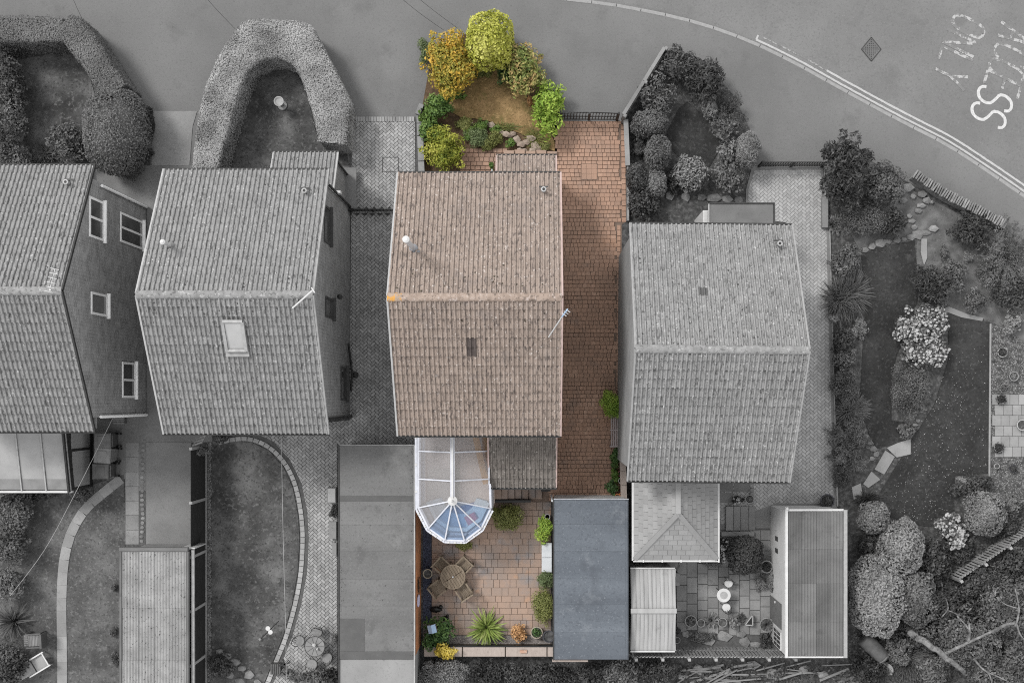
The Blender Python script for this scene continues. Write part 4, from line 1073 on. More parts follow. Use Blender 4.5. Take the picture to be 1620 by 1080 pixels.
# corrugated garage, lower left
gx0, gx1 = P(191,0,2.35)[0], P(297,0,2.35)[0]; gy1 = P(0,868,2.35)[1]; gy0 = P(0,1130,2.35)[1]
t = thing('garage', 'long garage with a lichen speckled corrugated roof at lower left', 'garage', ((gx0+gx1)/2, gy1-2.5, 0))
MB().box(gx0+.12, gx1-.12, gy0, gy1-.12, 0, 2.2).build('wall', 'render_grey', t)
rf = MB().box(gx0+.05, gx1-.05, gy0, gy1-.05, 2.2, 2.27).build('roof', 'underlay', t)
corrugated(t, gx0+.06, gx1-.05, gy0, gy1-.09, 2.35, 2.35, 
    .105, .030, 4, 3, 'sheet_grey', parent=rf)
MB().box(gx0-.05, gx1+.02, gy1-.08, gy1+.06, 2.25, 2.42, .02).build('barge_flashing', 'sheet_dark', rf)
MB().box(gx1-.04, gx1+.05, gy0, gy1-.085, 2.28, 2.41, .02).build('barge_flashing', 'sheet_dark', rf)
MB().box(gx0-.03, gx0+.05, gy0, gy1-.085, 2.28, 2.41, .02).build('barge_flashing', 'sheet_dark', rf)
MB().tube([(gx1+.13, gy0, 2.15), (gx1+.13, gy1-.05, 2.2)], .07, 8).build('gutter', 'gutter_mid', t)
MB().box(gx1-.3, gx1+.2, gy1-.02, gy1+.02, .9, 2.2).build('door_frame', 'gutter_white', t)

# flat felt garage between the gardens
gx0, gx1 = P(536,0,2.5)[0], P(656,0,2.5)[0]; gy1 = P(0,704,2.5)[1]; gy0 = P(0,1042,2.5)[1]; gyb = P(0,1140,2.5)[1]
t = thing('garage', 'long flat felt roofed garage left of the red patio', 'garage', ((gx0+gx1)/2, (gy1+gy0)/2, 0))
MB().box(gx0+.03, gx1-.06, gyb, gy1-.05, 0, 2.36).build('wall', 'render_grey', t)
MB().box(gx1-.06, gx1-.03, gy0, gy1-.06, 0, 2.355).build('painted_wall', 'wall_orange', t)
rf = MB().box(gx0, gx1, gy0, gy1, 2.37, 2.50, .02).build('roof', 'felt_grey', t)
MB().box(gx0, gx1, gyb, gy0-.002, 2.35, 2.47, .02).build('roof', 'felt_pale', t)
MB().box(gx0+.03, gx1-.04, P(0,793,2.5)[1], P(0,784,2.5)[1], 2.50, 2.508).build('felt_strip', 'felt_dark', rf)
MB().box(gx0+.03, gx1-.04, P(0,1042,2.5)[1], P(0,1030,2.5)[1], 2.50, 2.508).build('felt_strip', 'felt_dark', rf)
MB().box(gx0+.05, P(577,0,2.5)[0], P(0,1030,2.5)[1]+.01, P(0,978,2.5)[1], 2.50, 2.512).build('felt_patch', 'felt_dark', rf)
ed = [704.5,784,793,830,872,916,958,1030]
for a_, b_ in zip(ed[:-1], ed[1:]):
    if a_ == 784: continue
    MB().box(gx0+.04, gx1-.05, P(0,b_,2.5)[1]+.012, P(0,a_,2.5)[1]-.002, 2.50, 2.5035+.002*random.random()).build('felt_sheet', 'felt_grey', rf)
MB().box(gx1-.03, gx1+.012, gyb, gy1+.01, 2.34, 2.53).build('edge_trim', 'gutter_mid', rf)
MB().box(gx0-.012, gx0+.02, gyb, gy1+.01, 2.34, 2.53).build('edge_trim', 'gutter_dark', rf)
MB().box(gx0+.02, gx1-.03, gy1, gy1+.02, 2.34, 2.52).build('edge_trim', 'gutter_mid', rf)
mv = MB(); gm = random.Random(4)
for k in range(200):
    e_ = gm.random()
    if e_ < .45: x_, y_ = gx1-.04-abs(gm.gauss(0,.05)), gm.uniform(gy0, gy1)
    elif e_ < .75: x_, y_ = gx0+.04+abs(gm.gauss(0,.09)), gm.uniform(gy0, gy0+3.5)
    else: x_, y_ = gm.uniform(gx0+.1,gx1-.1), gm.uniform(gy0+.1,gy1-.1)
    r_ = gm.uniform(.008,.022); b_ = len(mv.v); a_ = gm.random()*3
    mv.v.extend([(x_+math.cos(a_+j_*1.571)*r_, y_+math.sin(a_+j_*1.571)*r_*1.5, 2.503) for j_ in range(4)]+[(x_,y_,2.505+r_*.8)])
    mv.f.extend([(b_,b_+1,b_+4),(b_+1,b_+2,b_+4),(b_+2,b_+3,b_+4),(b_+3,b_,b_+4)])
mv.build('moss', 'moss_grey', rf, kind='stuff')
# low windows leaning against its left side
t2 = thing('cold_frame', 'pale square cold frame at the top of the garage side wall', 'cold frame', P3(527,781))
m = MB(); ax, ay = P(520,794); bx, by = P(534,770)
m.box(ax,bx,ay,by,0,.35); m.build('box', 'wood_grey', t2)
MB().box(ax+.03,bx-.03,ay+.03,by-.03,.35,.37).build('glass_lid', 'pane_sky', t2)
t2 = thing('cold_frame', 'grey lidded planter box halfway along the garage side wall', 'planter box', P3(529,836))
ax, ay = P(523,850); bx, by = P(534.5,824)
MB().box(ax,bx,ay,by,0,.3,.01).build('box', 'wood_grey', t2); MB().box(ax-.01,bx,ay-.01,by+.01,.3,.33,.01).build('lid', 'slab_grey', t2)
t2 = thing('cold_frame', 'lower narrow planter box against the garage side wall', 'planter box', P3(531,866))
ax, ay = P(528,876); bx, by = P(534.5,857)
MB().box(ax,bx,ay,by,0,.25,.01).build('box', 'wood_grey', t2); MB().box(ax-.01,bx,ay-.01,by+.01,.25,.28,.01).build('lid', 'slab_pale', t2)
t2 = thing('wall_plaque', 'pale oval plaque hanging on the orange garage wall', 'plaque', (gx1-.02, P(0,940)[1], 1.2))
v = [(gx1-.01, P(0,940)[1]+.22*math.cos(a*math.pi/8), 1.25+.32*math.sin(a*math.pi/8)) for a in range(16)]
v2 = [(gx1+.02, y, z) for _, y, z in v]
MB().add(v+v2, [tuple(range(16,32)), tuple(range(16))[::-1]] + [(i,(i+1)%16,(i+1)%16+16,i+16) for i in range(16)]).build('face', 'petal_lilac', t2)
t2 = thing('wall_ornament', 'dark iron ornament on the orange garage wall above the plaque', 'ornament', (gx1, P(0,915)[1], 1.2))
m = MB()
for k in range(5): m.tube([(gx1+.0, P(0,905+k*4)[1], 1.0+.1*(k%2)), (gx1+.03, P(0,908+k*4)[1], 1.5), (gx1+.0, P(0,912+k*4)[1], 1.1)], .02, 6)
m.build('scroll', 'wood_dark', t2)

# the coloured property's garage
gx0, gx1 = P(876,0,2.55)[0], P(994.5,0,2.55)[0]; gy1 = P(0,790,2.55)[1]; gy0 = P(0,1043,2.55)[1]
t = thing('garage', 'flat blue grey felt roofed garage beside the red patio', 'garage', ((gx0+gx1)/2, (gy1+gy0)/2, 0))
MB().box(gx0+.05, gx1-.05, gy0+.05, gy1-.05, 0, 2.4).build('wall', 'render_white', t)
rf = MB().box(gx0, gx1, gy0, gy1, 2.40, 2.55, .03).build('roof', 'felt_blue', t)
ed = [790.5,829,872,915,956,1000,1042.5]
for a_, b_ in zip(ed[:-1], ed[1:]):
    MB().box(gx0+.02, gx1-.10, P(0,b_,2.55)[1]+.014, P(0,a_,2.55)[1]-.002, 2.55, 2.5535+.003*random.random()).build('felt_sheet', 'felt_blue', rf)
MB().box(gx1-.09, gx1-.03, gy0+.04, gy1-.04, 2.55, 2.575, .01).build('upstand', 'felt_blue', rf)
MB().box(gx0-.03, gx0-.002, gy0-.02, gy1+.03, 2.40, 2.58).build('edge_trim', 'gutter_dark', rf)
MB().box(gx0, gx1, gy1+.002, gy1+.03, 2.40, 2.57).build('edge_trim', 'lead', rf)
MB().tube([(gx0-.05, gy1-.05, 2.45), (gx0-.05, gy1-.05, .1)], .035, 8).build('downpipe', 'white_c', t)
MB().box(gx0-.05, P(930,0,2.3)[0], gy0-.12, gy0-.04, 2.28, 2.34).build('fascia_board', 'wood_coping', t)

# pale metal shed
sx0, sx1 = P(997.5,0,2.0)[0], P(1067.5,0,2.0)[0]; sy1 = P(0,899,2.0)[1]; sy0 = P(0,1029,2.0)[1]; sym = P(0,965.5,2.35)[1]
t = thing('metal_shed', 'pale ribbed metal shed with a low ridge', 'shed', ((sx0+sx1)/2, sym, 0))
MB().box(sx0+.05, sx1-.05, sy0+.05, sy1-.05, 0, 1.95).build('wall', 'metal_pale', t)
rf = MB().add([(sx0,sy0,1.96),(sx1,sy0,1.96),(sx1,sym,2.31),(sx0,sym,2.31),(sx0,sy1,1.96),(sx1,sy1,1.96)], [(0,1,2,3),(3,2,5,4)]).build('roof', 'metal_pale', t)
n = 11; w = (sx1-sx0)/n
for k in range(n):
    for (ya, za, yb, zb) in ((sy0,1.97,sym,2.33),(sy1,1.97,sym,2.33)):
        xa = sx0+k*w
        pr = [(0,0),(.12,0),(.16,.028),(.24,.028),(.28,0),(1,0)]
        V = [(xa+u*w, ya, za+z) for u, z in pr] + [(xa+u*w, yb, zb+z) for u, z in pr]
        f = [(i,i+1,7+i,6+i) for i in range(5)]
        MB().add(V, f).build('roof_panel', 'metal_pale', rf)
MB().bar((sx0-.02,sym,2.375),(sx1+.02,sym,2.375), .16, .05).build('ridge_cap', 'metal_pale', rf)
MB().box(sx0,sx1,sy1,sy1+.04,1.93,2.02).build('edge_trim', 'white', rf)
MB().box(sx0,sx1,sy0-.04,sy0,1.93,2.02).build('edge_trim', 'white', rf)
MB().box(sx1,sx1+.03,sy0,sy1,1.90,2.0).build('edge_trim', 'gutter_mid', rf)

# corrugated garage of the right-hand house
gx0, gx1 = P(1243,0,2.5)[0], P(1340,0,2.5)[0]; gy1 = P(0,806,2.5)[1]; gy0 = P(0,1040,2.5)[1]
t = thing('garage', 'white walled garage with a dark corrugated roof', 'garage', ((gx0+gx1)/2, (gy1+gy0)/2, 0))
wx = P(1217,0,0)[0]
wl_ = MB().box(gx0-.02, gx1-.12, gy0+.1, gy1-.08, 0, 2.38).build('wall', 'render_white', t)
rf = MB().box(gx0+.05, gx1-.05, gy0+.03, gy1-.03, 2.39, 2.43).build('roof', 'underlay', t)
corrugated(t, gx0+.10, gx1-.13, gy0+.06, gy1-.05, 2.49, 2.49, .10, .026, 4, 4, 'sheet_dark', parent=rf)
MB().box(gx0-.02, gx0+.08, gy0, gy1+.1, 2.42, 2.54, .015).build('edge_trim', 'gutter_white', rf)
MB().box(gx1-.12, gx1+.01, gy0, gy1, 2.42, 2.54, .015).build('edge_trim', 'post_conc', rf)
MB().box(gx0+.08, gx1-.12, gy1-.045, gy1+.03, 2.42, 2.53, .015).build('edge_trim', 'gutter_white', rf)
MB().box(gx0+.08, gx1-.12, gy0, gy0+.055, 2.42, 2.53, .015).build('edge_trim', 'gutter_white', rf)
MB().lathe([(.05,0),(.05,.12),(.03,.14)], (gx0+.03, gy1+.05, 2.5), 10).build('pipe_cap', 'gutter_white', t)
for yy in (852, 871): MB().box(gx0-.045, gx0-.022, P(0,yy+4,1.3)[1], P(0,yy-3,1.3)[1], .95, 1.35).build('air_vent', 'dark_frame', t)
dr = MB().box(gx0-.05, gx0-.022, P(0,987,1.)[1], P(0,948,1.)[1], .03, 2.0).build('door', 'bin_grey', t)
MB().box(gx0-.09, gx0-.05, P(0,953,1.)[1], P(0,950,1.)[1], 1.0, 1.05).build('handle', 'gutter_white', dr)
wd = MB().box(gx0-.05, gx0-.022, P(0,1020,1.)[1], P(0,992,1.)[1], .7, 1.9).build('window', 'white', t)
for k in range(4):
    for j in range(2): MB().box(gx0-.06, gx0-.04, P(0,1018.5-k*6.8,1.)[1], P(0,1013.5-k*6.8,1.)[1], .78+j*.55, 1.25+j*.55).build('pane', 'pane', wd)

# lean-to glasshouse of the leftmost house
X = P(147,0)[0]; lx0 = P(-80,0,2.2)[0]; yA = P(0,683,2.5)[1]+.25; yB = P(0,776,1.95)[1]; ZA, ZB = 2.50, 1.95
t = thing('lean_to', 'white panelled glass lean-to behind the leftmost house', 'lean-to', (X-1.5, (yA+yB)/2, 0))
rf = MB().add([(lx0,yB,ZB-.05),(X,yB,ZB-.05),(X,yA,ZA-.05),(lx0,yA,ZA-.05)], [(0,1,2,3)]).build('roof', 'poly_dirty', t)
pw = .86; k = 0; xx = X
while xx > lx0+.2:
    xa = max(lx0, xx-pw)
    pn = MB().add([(xa+.03,yB+.05,ZB+.02),(xx-.03,yB+.05,ZB+.02),(xx-.03,yA,ZA+.02),(xa+.03,yA,ZA+.02),(xa+.03,yB+.05,ZB-.01),(xx-.03,yB+.05,ZB-.01),(xx-.03,yA,ZA-.01),(xa+.03,yA,ZA-.01)], [(0,1,2,3),(4,5,1,0),(5,6,2,1),(7,4,0,3)]).build('roof_panel', 'poly_white', rf)
    f1 = .16
    MB().add([(xa+.03,yB+.045,ZB+.024),(xx-.03,yB+.045,ZB+.024),(xx-.03,yB+.045+(yA-yB)*f1,ZB+.024+(ZA-ZB)*f1),(xa+.03,yB+.045+(yA-yB)*f1,ZB+.024+(ZA-ZB)*f1)], [(0,1,2,3)]).build('dirty_strip', 'poly_dirty', rf)
    MB().bar((xx,yB,ZB+.035),(xx,yA,ZA+.035), .045, .05).build('glazing_bar', 'gutter_mid', rf)
    xx -= pw
MB().box(lx0, X+.05, yB-.07, yB, ZB-.08, ZB+.04).build('gutter', 'gutter_white', t)
# end wall: dark frame with pale panes
fr = MB(); 
fr.box(X-.06, X, yB, yA, 0, .25); fr.bar((X-.03,yB+.05,0),(X-.03,yB+.05,ZB),.06,.09); fr.bar((X-.03,yA-.05,0),(X-.03,yA-.05,ZA-.05),.06,.09)
fr.bar((X-.03,(yA+yB)/2+.25,.25),(X-.03,(yA+yB)/2+.25,2.2),.06,.09); fr.bar((X-.03,yB,ZB-.06),(X-.03,yA,ZA-.06),.06,.5)
w = fr.build('end_wall', 'black_metal', t)
ymid = (yA+yB)/2+.25
MB().box(X-.05, X-.02, yB+.1, ymid-.05, .25, 1.75).build('pane', 'pane_sky', w); MB().box(X-.05, X-.02, ymid+.05, yA-.1, .25, 1.85).build('pane', 'pane_sky', w)

# ------------------------------------------------------------------ conservatory
ZE, ZR = 2.75, 3.75
eave = [P(x, y, ZE) for x, y in ((662,802.5),(678,835),(704,853.5),(735,854.5),(761,835),(776,803.5))]
yB = Y30 + .45
xl, xr = P(662,0,ZE)[0], P(773.5,0,ZE)[0]
fin = P3(716,791.5,ZR); rx = fin[0]
t = thing('conservatory', 'white framed glass conservatory with a faceted end', 'conservatory', (rx, -3.6, 0))
plan = [(xl,yB)] + eave + [(eave[-1][0]-.06, P(0,768,ZE)[1]), (xr, P(0,760,ZE)[1]), (xr,yB)]
MB().prism([(x*.985+rx*.015, y) for x, y in plan], .0, .30).build('floor', 'floor_tan', t)
MB().prism([(x*.985+rx*.015, y) for x, y in [(xl,P(0,800)[1]), eave[0], eave[1], (rx,P(0,830)[1]), (rx,P(0,740)[1]), (xl,P(0,740)[1])]], .301, .305).build('floor_mat', 'floor_cream', t)
# dwarf wall and windows
outline = [(xl,yB)] + eave
for a, b in zip([(xl,yB)]+eave, eave+[(xr+.05,P(0,770,ZE)[1])]):
    MB().bar((a[0],a[1],.45),(b[0],b[1],.45), .14, .9).build('dwarf_wall', 'brick_red', t)
    n = max(1, round(math.hypot(b[0]-a[0],b[1]-a[1])/.7))
    w = MB()
    for k in range(n+1):
        q = k/n; w.bar((a[0]+(b[0]-a[0])*q,a[1]+(b[1]-a[1])*q,.9),(a[0]+(b[0]-a[0])*q,a[1]+(b[1]-a[1])*q,ZE-.06), .06, .06)
    w.bar((*a,.95),(*b,.95),.07,.07); w.bar((*a,2.25),(*b,2.25),.05,.05)
    w = w.build('window', 'white_frame', t)
    MB().bar((*a,1.85),(*b,1.85), .012, 1.7).build('pane', 'glass_side', w)
# roof glazing
rf = MB()
segs = [(xl,yB)] + eave + [(xr,yB)]
for a, b in zip([(xl,yB)]+eave, eave+[(xr+.03,P(0,765,ZE)[1])]): rf.bar((*a,ZE),(*b,ZE), .075, .07)
rf.bar((xr,yB,ZE),(xr,P(0,766,ZE)[1],ZE), .05, .06)
rf = rf.build('roof', 'white_frame', t)
gl = []
ymid1, ymid2 = P(0,713,ZE)[1], P(0,757,ZE)[1]
ys = [yB, ymid1, ymid2, eave[0][1]]
ysr = [yB, ymid1, ymid2, fin[1]]
def pane(v, m): MB().add(v, [tuple(range(len(v)))]).build('pane', m, rf)
for i in range(3):
    ra = yB if i == 0 else ys[i]-.0; 
    r0, r1 = ysr[i], ysr[i+1]
    pane([(xl,ys[i],ZE+.02),(rx,r0,ZR),(rx,r1,ZR),(xl,ys[i+1],ZE+.02)], 'glass_roof')
    xr2 = eave[-1][0] if i == 2 else xr
    pane([(xr,ys[i],ZE+.02),(xr2,ys[i+1] if i < 2 else eave[-1][1],ZE+.02),(rx,r1,ZR),(rx,r0,ZR)], 'glass_roof')
for k in range(5):
    pane([(*eave[k],ZE+.02),(*eave[k+1],ZE+.02),(rx,fin[1],ZR)], 'glass_blue_reflection' if k else 'glass_roof')
for y in (ymid1, ymid2):
    MB().bar((xl,y,ZE+.05),(rx-.06,y,ZR+.03), .045, .05).build('glazing_bar', 'white_frame', rf)
    MB().bar((xr,y,ZE+.05),(rx+.06,y,ZR+.03), .045, .05).build('glazing_bar', 'white_frame', rf)
for k in range(6):
    MB().bar((*eave[k],ZE+.05),(rx,fin[1],ZR+.03), .045, .05).build('glazing_bar', 'white_frame', rf)
MB().bar((rx,yB,ZR+.05),(rx,fin[1],ZR+.05), .14, .07).build('ridge', 'white_frame', rf)
MB().bar((rx,yB,ZR+.105),(rx,fin[1],ZR+.105), .05, .05).build('ridge_cap', 'white', rf)
MB().lathe([(.17,0),(.165,.05),(.10,.09),(.04,.12),(.04,.2),(.015,.25)], (rx,fin[1],ZR+.02), 16).build('finial', 'white', rf)
gb = [(xl-.10,yB)] + [(x+(x-rx)*.06, y-.08) for x, y in eave]
for a, b in zip(gb[:-1], gb[1:]):
    g_ = MB().bar((*a,ZE-.05),(*b,ZE-.05), .07, .05).build('gutter', 'white_frame', t)
    n = 3
    for q in (.2,.5,.8): MB().obox((a[0]+(b[0]-a[0])*q, a[1]+(b[1]-a[1])*q, ZE-.015), (.07,.07,.04), math.atan2(b[1]-a[1],b[0]-a[0])).build('bracket', 'white', g_)
# side door of the conservatory opening to the steps
MB().box(eave[-1][0]-.02, eave[-1][0]+.04, P(0,802,2.)[1], P(0,771,2.)[1], .35, 2.65).build('door', 'white_frame', t)
MB().bar((*P(778,806,1.9),1.4),(*P(766,830,1.9),1.4), .05, 1.5).build('open_window', 'white_c', t)
# furniture seen through the glass
s = thing('sofa', 'curved blue sofa inside the glass end of the conservatory', 'sofa', (rx, P(0,835)[1], .3))
for k in range(5):
    a = eave[k]; b = eave[k+1]; c = (rx, fin[1])
    def inn(p, q): return (p[0]+(c[0]-p[0])*q, p[1]+(c[1]-p[1])*q)
    MB().prism([inn(a,.16), inn(b,.16), inn(b,.48), inn(a,.48)], .31, .72).build('seat', 'blue_sofa' if k in (1,2) else 'sofa_pale', s)
    MB().prism([inn(a,.08), inn(b,.08), inn(b,.17), inn(a,.17)], .31, 1.1).build('backrest', 'sofa_pale', s)
c = MB().obox((rx+.48, P(0,818)[1], .82), (.42,.42,.14), .5, .05).build('cushion', 'cushion_red'); tag(c, 'dull red cushion on the conservatory sofa', 'cushion')
rg = MB().obox((rx+.35, P(0,806)[1], .312), (1.2,.5,.012), .3).build('rug', 'rug_blue'); tag(rg, 'dark blue rug in the conservatory', 'rug')
s = thing('sideboard', 'honey coloured timber sideboard inside the conservatory by the right wall', 'sideboard', (xr-.25, P(0,720)[1], .3))
MB().box(xr-.30, xr-.05, P(0,762,1.3)[1], yB-.1, .3, 1.3).build('side_panel', 'wood_honey', s)
MB().bar((xr-.65, yB-.1, 1.5),(xr-.15, P(0,765,1.4)[1], 1.35), .22, .1).build('rail', 'wood_honey', s)

# steps from the conservatory door to the drive
t = thing('garden_steps', 'brown paved steps below the rear lean-to of the coloured house', 'steps', P3(820,782))
for k in range(7):
    hgt = .70-.09*k; ax, ay = P(782+k*10.8, 789+k*.0, hgt); bx, by = P(782+(k+1)*10.8-.4, 766, hgt)
    MB().box(ax, bx, ay, by, 0, hgt, .012).build('tread', 'patio_red', t)
ax, ay = P(781,793,.6); bx, by = P(840,789.5,.6)
MB().box(ax, bx, ay-.03, P(0,789,.6)[1]-.04, 0, .62).build('side_wall', 'black_plastic', t)  # black strip, the shadow along the raised steps put into its colour
MB().box(P(856,0,.5)[0], P(871,0,.5)[0], P(0,777,.5)[1], P(0,772,.5)[1], 0, .5).build('landing_rail', 'black_plastic', t)
# front steps of the coloured house
t = thing('garden_steps', 'short brick steps above the tiled porch of the coloured house', 'steps', P3(830,240))
for k in range(5):
    hgt = .45-.07*k; 
    ax, ay = P(797+k*17, 248, hgt); bx, by = P(797+(k+1)*17-.6, 238-(k%2)*1.5+k*.3, hgt)
    MB().box(ax, bx, ay, by, 0, hgt, .012).build('tread', 'patio_red', t)

# patio edge: pale coping boards on a low wall behind the patio
t = thing('garden_wall', 'low wall with pale coping boards at the foot of the red patio', 'wall', P3(790,1030))
ax, ay = P(670,1038,.7); bx, by = P(877,1023,.7)
MB().box(ax, bx, ay+.03, by-.03, 0, .64).build('wall', 'wood_dark', t)
cuts = [670,731.5,799.5,865.5,878]
for a, b in zip(cuts[:-1], cuts[1:]):
    MB().box(P(a+.8,0,.7)[0], P(b-.8,0,.7)[0], ay, by, .65, .70, .01).build('coping', 'wood_coping', t)
MB().box(P(710,0,.72)[0], bx, by+.015, by+.06, .55, .72).build('edge_rail', 'black_plastic', t)
b_ = MB().obox(P3(828,1030,.74), (.26,.11,.07), .0, .01).build('brick', 'brick_red'); tag(b_, 'loose red brick lying on the pale coping boards', 'brick')

# ------------------------------------------------------------------ walls, fences, gates
def pale_fence(label, a, b, h, step, m, post_m, npost, rails=2, group=None, post_w=.09, name='fence', pw=.07):
    ax, ay = P(*a); bx, by = P(*b); L = math.hypot(bx-ax, by-ay); ang = math.atan2(by-ay, bx-ax)
    t = thing(name, label, 'fence', ((ax+bx)/2, (ay+by)/2, 0), group)
    n = int(L/step)
    for k in range(n+1):
        q = k/n; MB().obox((ax+(bx-ax)*q, ay+(by-ay)*q, h/2), (pw,.022,h-.06+random.uniform(-.03,.03)), ang).build('pale', m, t)
    for k in range(rails):
        z = h*(.2+.6*k/max(1,rails-1)); d = .03
        MB().bar((ax-math.sin(ang)*-d, ay+math.cos(ang)*-d, z),(bx-math.sin(ang)*-d, by+math.cos(ang)*-d, z), .04, .07).build('rail', m, t)
    for k in range(npost+1):
        q = k/npost; p = MB().obox((ax+(bx-ax)*q+math.sin(ang)*.06, ay+(by-ay)*q-math.cos(ang)*.06, (h+.06)/2), (post_w,post_w,h+.06), ang).build('post', post_m, t)
        MB().obox((ax+(bx-ax)*q+math.sin(ang)*.06, ay+(by-ay)*q-math.cos(ang)*.06, h+.075), (post_w+.01,post_w+.01,.03), ang).build('post_cap', 'post_conc', p)
    return t

pale_fence('dark slatted fence with white capped posts behind the flagstone patio', (1000,1023), (1242,1023), 1.7, .125, 'fence_grey', 'post_conc', 6)
pale_fence('slatted fence running diagonally through the undergrowth at lower right', (1499,908), (1650,806), 1.25, .12, 'fence_grey', 'post_conc', 4)

# panel fence with concrete posts
t = thing('fence', 'tall black panel fence with pale concrete posts left of the oval lawn', 'fence', P3(326,890))
ys = [706,788,870,952,1034,1116]; X = P(326,0)[0]; FH = 1.84
for y in ys:
    Y = P(0,y)[1]
    MB().box(X-.055, X+.055, Y-.05, Y+.05, 0, FH+.05, .02).build('post', 'post_conc', t)
for a, b in zip(ys[:-1], ys[1:]):
    Ya, Yb = P(0,a)[1]-.055, P(0,b)[1]+.055
    pnl = MB()
    n = 14; hh = (FH-.18)/n
    for k in range(n):
        z = .18+k*hh; pnl.add([(X+.030,Yb,z),(X+.030,Ya,z),(X+.008,Ya,z+hh*1.1),(X+.008,Yb,z+hh*1.1)], [(0,1,2,3)])
    pnl.box(X-.01,X+.006,Yb,Ya,.18,FH)
    pnl.build('panel', 'fence_black', t)
    MB().box(X-.03, X+.05, Yb, Ya, 0, .17).build('gravel_board', 'post_conc', t)
sb = MB().prism(poly_px([(328.5,700),(334.5,700),(334.5,1110),(328.5,1110)]), -.05, .03).build('pebble_strip', 'soil', kind='structure')
pebbles(poly_px([(329,700),(334.5,700),(334.5,1100),(329,1100)]), 900, .02, .045, .028, 7).build('pebbles', 'stone_grey', sb, kind='stuff')

# iron gates
def iron_gate(label, a, b, h, n, zz=.05, arch=.12, tilt=0):
    ax, ay = P(*a); bx, by = P(*b)
    t = thing('iron_gate', label, 'gate', ((ax+bx)/2, (ay+by)/2, 0))
    def pt(q, z): return (ax+(bx-ax)*q, ay+(by-ay)*q, z)
    for leaf_ in range(2):
        q0, q1 = leaf_*.5+.01, leaf_*.5+.49
        lf = MB().bar(pt(q0,zz), pt(q0,h), .045, .045).bar(pt(q1,zz), pt(q1,h), .045, .045).build('gate_leaf', 'black_metal', t)
        for z in (zz+.08, h*.55): MB().bar(pt(q0,z), pt(q1,z), .04, .03).build('rail', 'black_metal', lf)
        top = [pt(q0+(q1-q0)*k/8, h+arch*math.sin(math.pi*(k/8*.5 + (0 if leaf_ == 0 else .5)))) for k in range(9)]
        MB().tube(top, .02, 6).build('top_rail', 'black_metal', lf)
        for k in range(1, n):
            q = q0+(q1-q0)*k/n; MB().tube([pt(q,zz+.05), pt(q,h+arch*math.sin(math.pi*((q-q0)/(q1-q0)*.5+(0 if leaf_ == 0 else .5)))+.05)], .016, 5).build('bar', 'black_metal', lf)
    for q in (-.012, 1.012): MB().bar(pt(q,0), pt(q,h+.1), .07, .07).build('gate_post', 'black_metal', t)
    return t
iron_gate('pair of black iron gates at the top of the red drive', (887,190), (975,190.5), 1.0, 9)
iron_gate('low black iron gate across the top of the pale drive at right', (1201,264), (1299,264), .8, 12, arch=.02)
iron_gate('narrow black iron gate across the shaded drive between two houses', (556,335), (626,335), .5, 6, arch=.04)

# diagonal plank fence and rail beside the drive
t = thing('fence', 'weathered diagonal plank fence at the top of the shrub garden', 'fence', P3(1013,140))
a = P(983,192); b = P(1047,88); ang = math.atan2(b[1]-a[1], b[0]-a[0])
for k in range(2):
    c = (a[0]+(b[0]-a[0])*(.25+.5*k), a[1]+(b[1]-a[1])*(.25+.5*k))
    L = math.hypot(b[0]-a[0],b[1]-a[1])/2
    for j in range(3): MB().obox((c[0],c[1],.22+.28*j), (L-.02,.05,.25), ang).build('plank', 'wood_grey', t)
    MB().obox((c[0],c[1],.97), (L-.01,.13,.05), ang, .01).build('coping', 'slab_grey', t)
for q in (0,.5,1): MB().obox((a[0]+(b[0]-a[0])*q+.06, a[1]+(b[1]-a[1])*q-.03, .5), (.12,.12,1.0), ang, .02).build('post', 'wood_grey', t)
t = thing('garden_wall', 'narrow grey capped wall between the red drive and the shrub garden', 'wall', P3(992,225))
MB().bar(P3(990,192,.3), P3(993,262,.3), .12, .6).build('wall', 'render_grey', t); MB().bar(P3(990,190,.63), P3(993,262,.63), .17, .06).build('coping', 'slab_grey', t)
MB().bar(P3(993.5,262,.15), P3(993,350,.15), .08, .3).build('kerb_edge', 'fence_grey', t)
t = thing('garden_wall', 'short stone gatepost wall beside the herringbone drive', 'wall', P3(664,225))
MB().bar(P3(663.5,175,.2), P3(667,275,.2), .16, .4).build('wall', 'stone_grey', t)
for k in range(5): MB().bar(P3(663.5+k*.7,176+k*20,.43), P3(664.1+k*.7,194.6+k*20,.43), .22, .06).build('coping', 'slab_grey', t)
MB().bar(P3(662,184,.3), P3(668,168,.3), .18, .6).build('corner_stone', 'slab_grey', t)
# brick side wall near the bench
t = thing('garden_wall', 'low tan capped wall beside the hipped extension', 'wall', P3(986,755))
MB().bar(P3(985,722,.4), P3(987,790,.4), .16, .8).build('wall', 'brick_red', t)
for k in range(3): MB().bar(P3(985+k*.7,722+k*22.5,.83), P3(985.6+k*.7,744+k*22.5,.83), .22, .06).build('coping', 'wood_coping', t)
# stone capped wall at the road, top right
t = thing('stone_wall', 'roadside wall of upright rough stones at the right edge', 'wall', P3(1513,325))
r = random.Random(21); a = P(1441,280); b = P(1583,357); n = 40; ang = math.atan2(b[1]-a[1], b[0]-a[0])
line = smooth_line([P(1441,280), P(1490,312), P(1540,337), P(1584,360)], 6); q = resample(line, math.hypot(b[0]-a[0],b[1]-a[1])/n)
MB().prism(offset_line(line,.13)+offset_line(line,-.13)[::-1], 0, .42).build('wall', 'stone_grey', t)
for k in range(len(q)-1):
    ang = math.atan2(q[k+1][1]-q[k][1], q[k+1][0]-q[k][0])
    MB().obox((q[k][0],q[k][1],.42+r.uniform(0,.08)), (.075*r.uniform(.7,1.05), r.uniform(.28,.38), .28), ang+r.uniform(-.12,.12), .02, (r.uniform(-.12,.12),'Y')).build('stone', 'stone_grey', t)
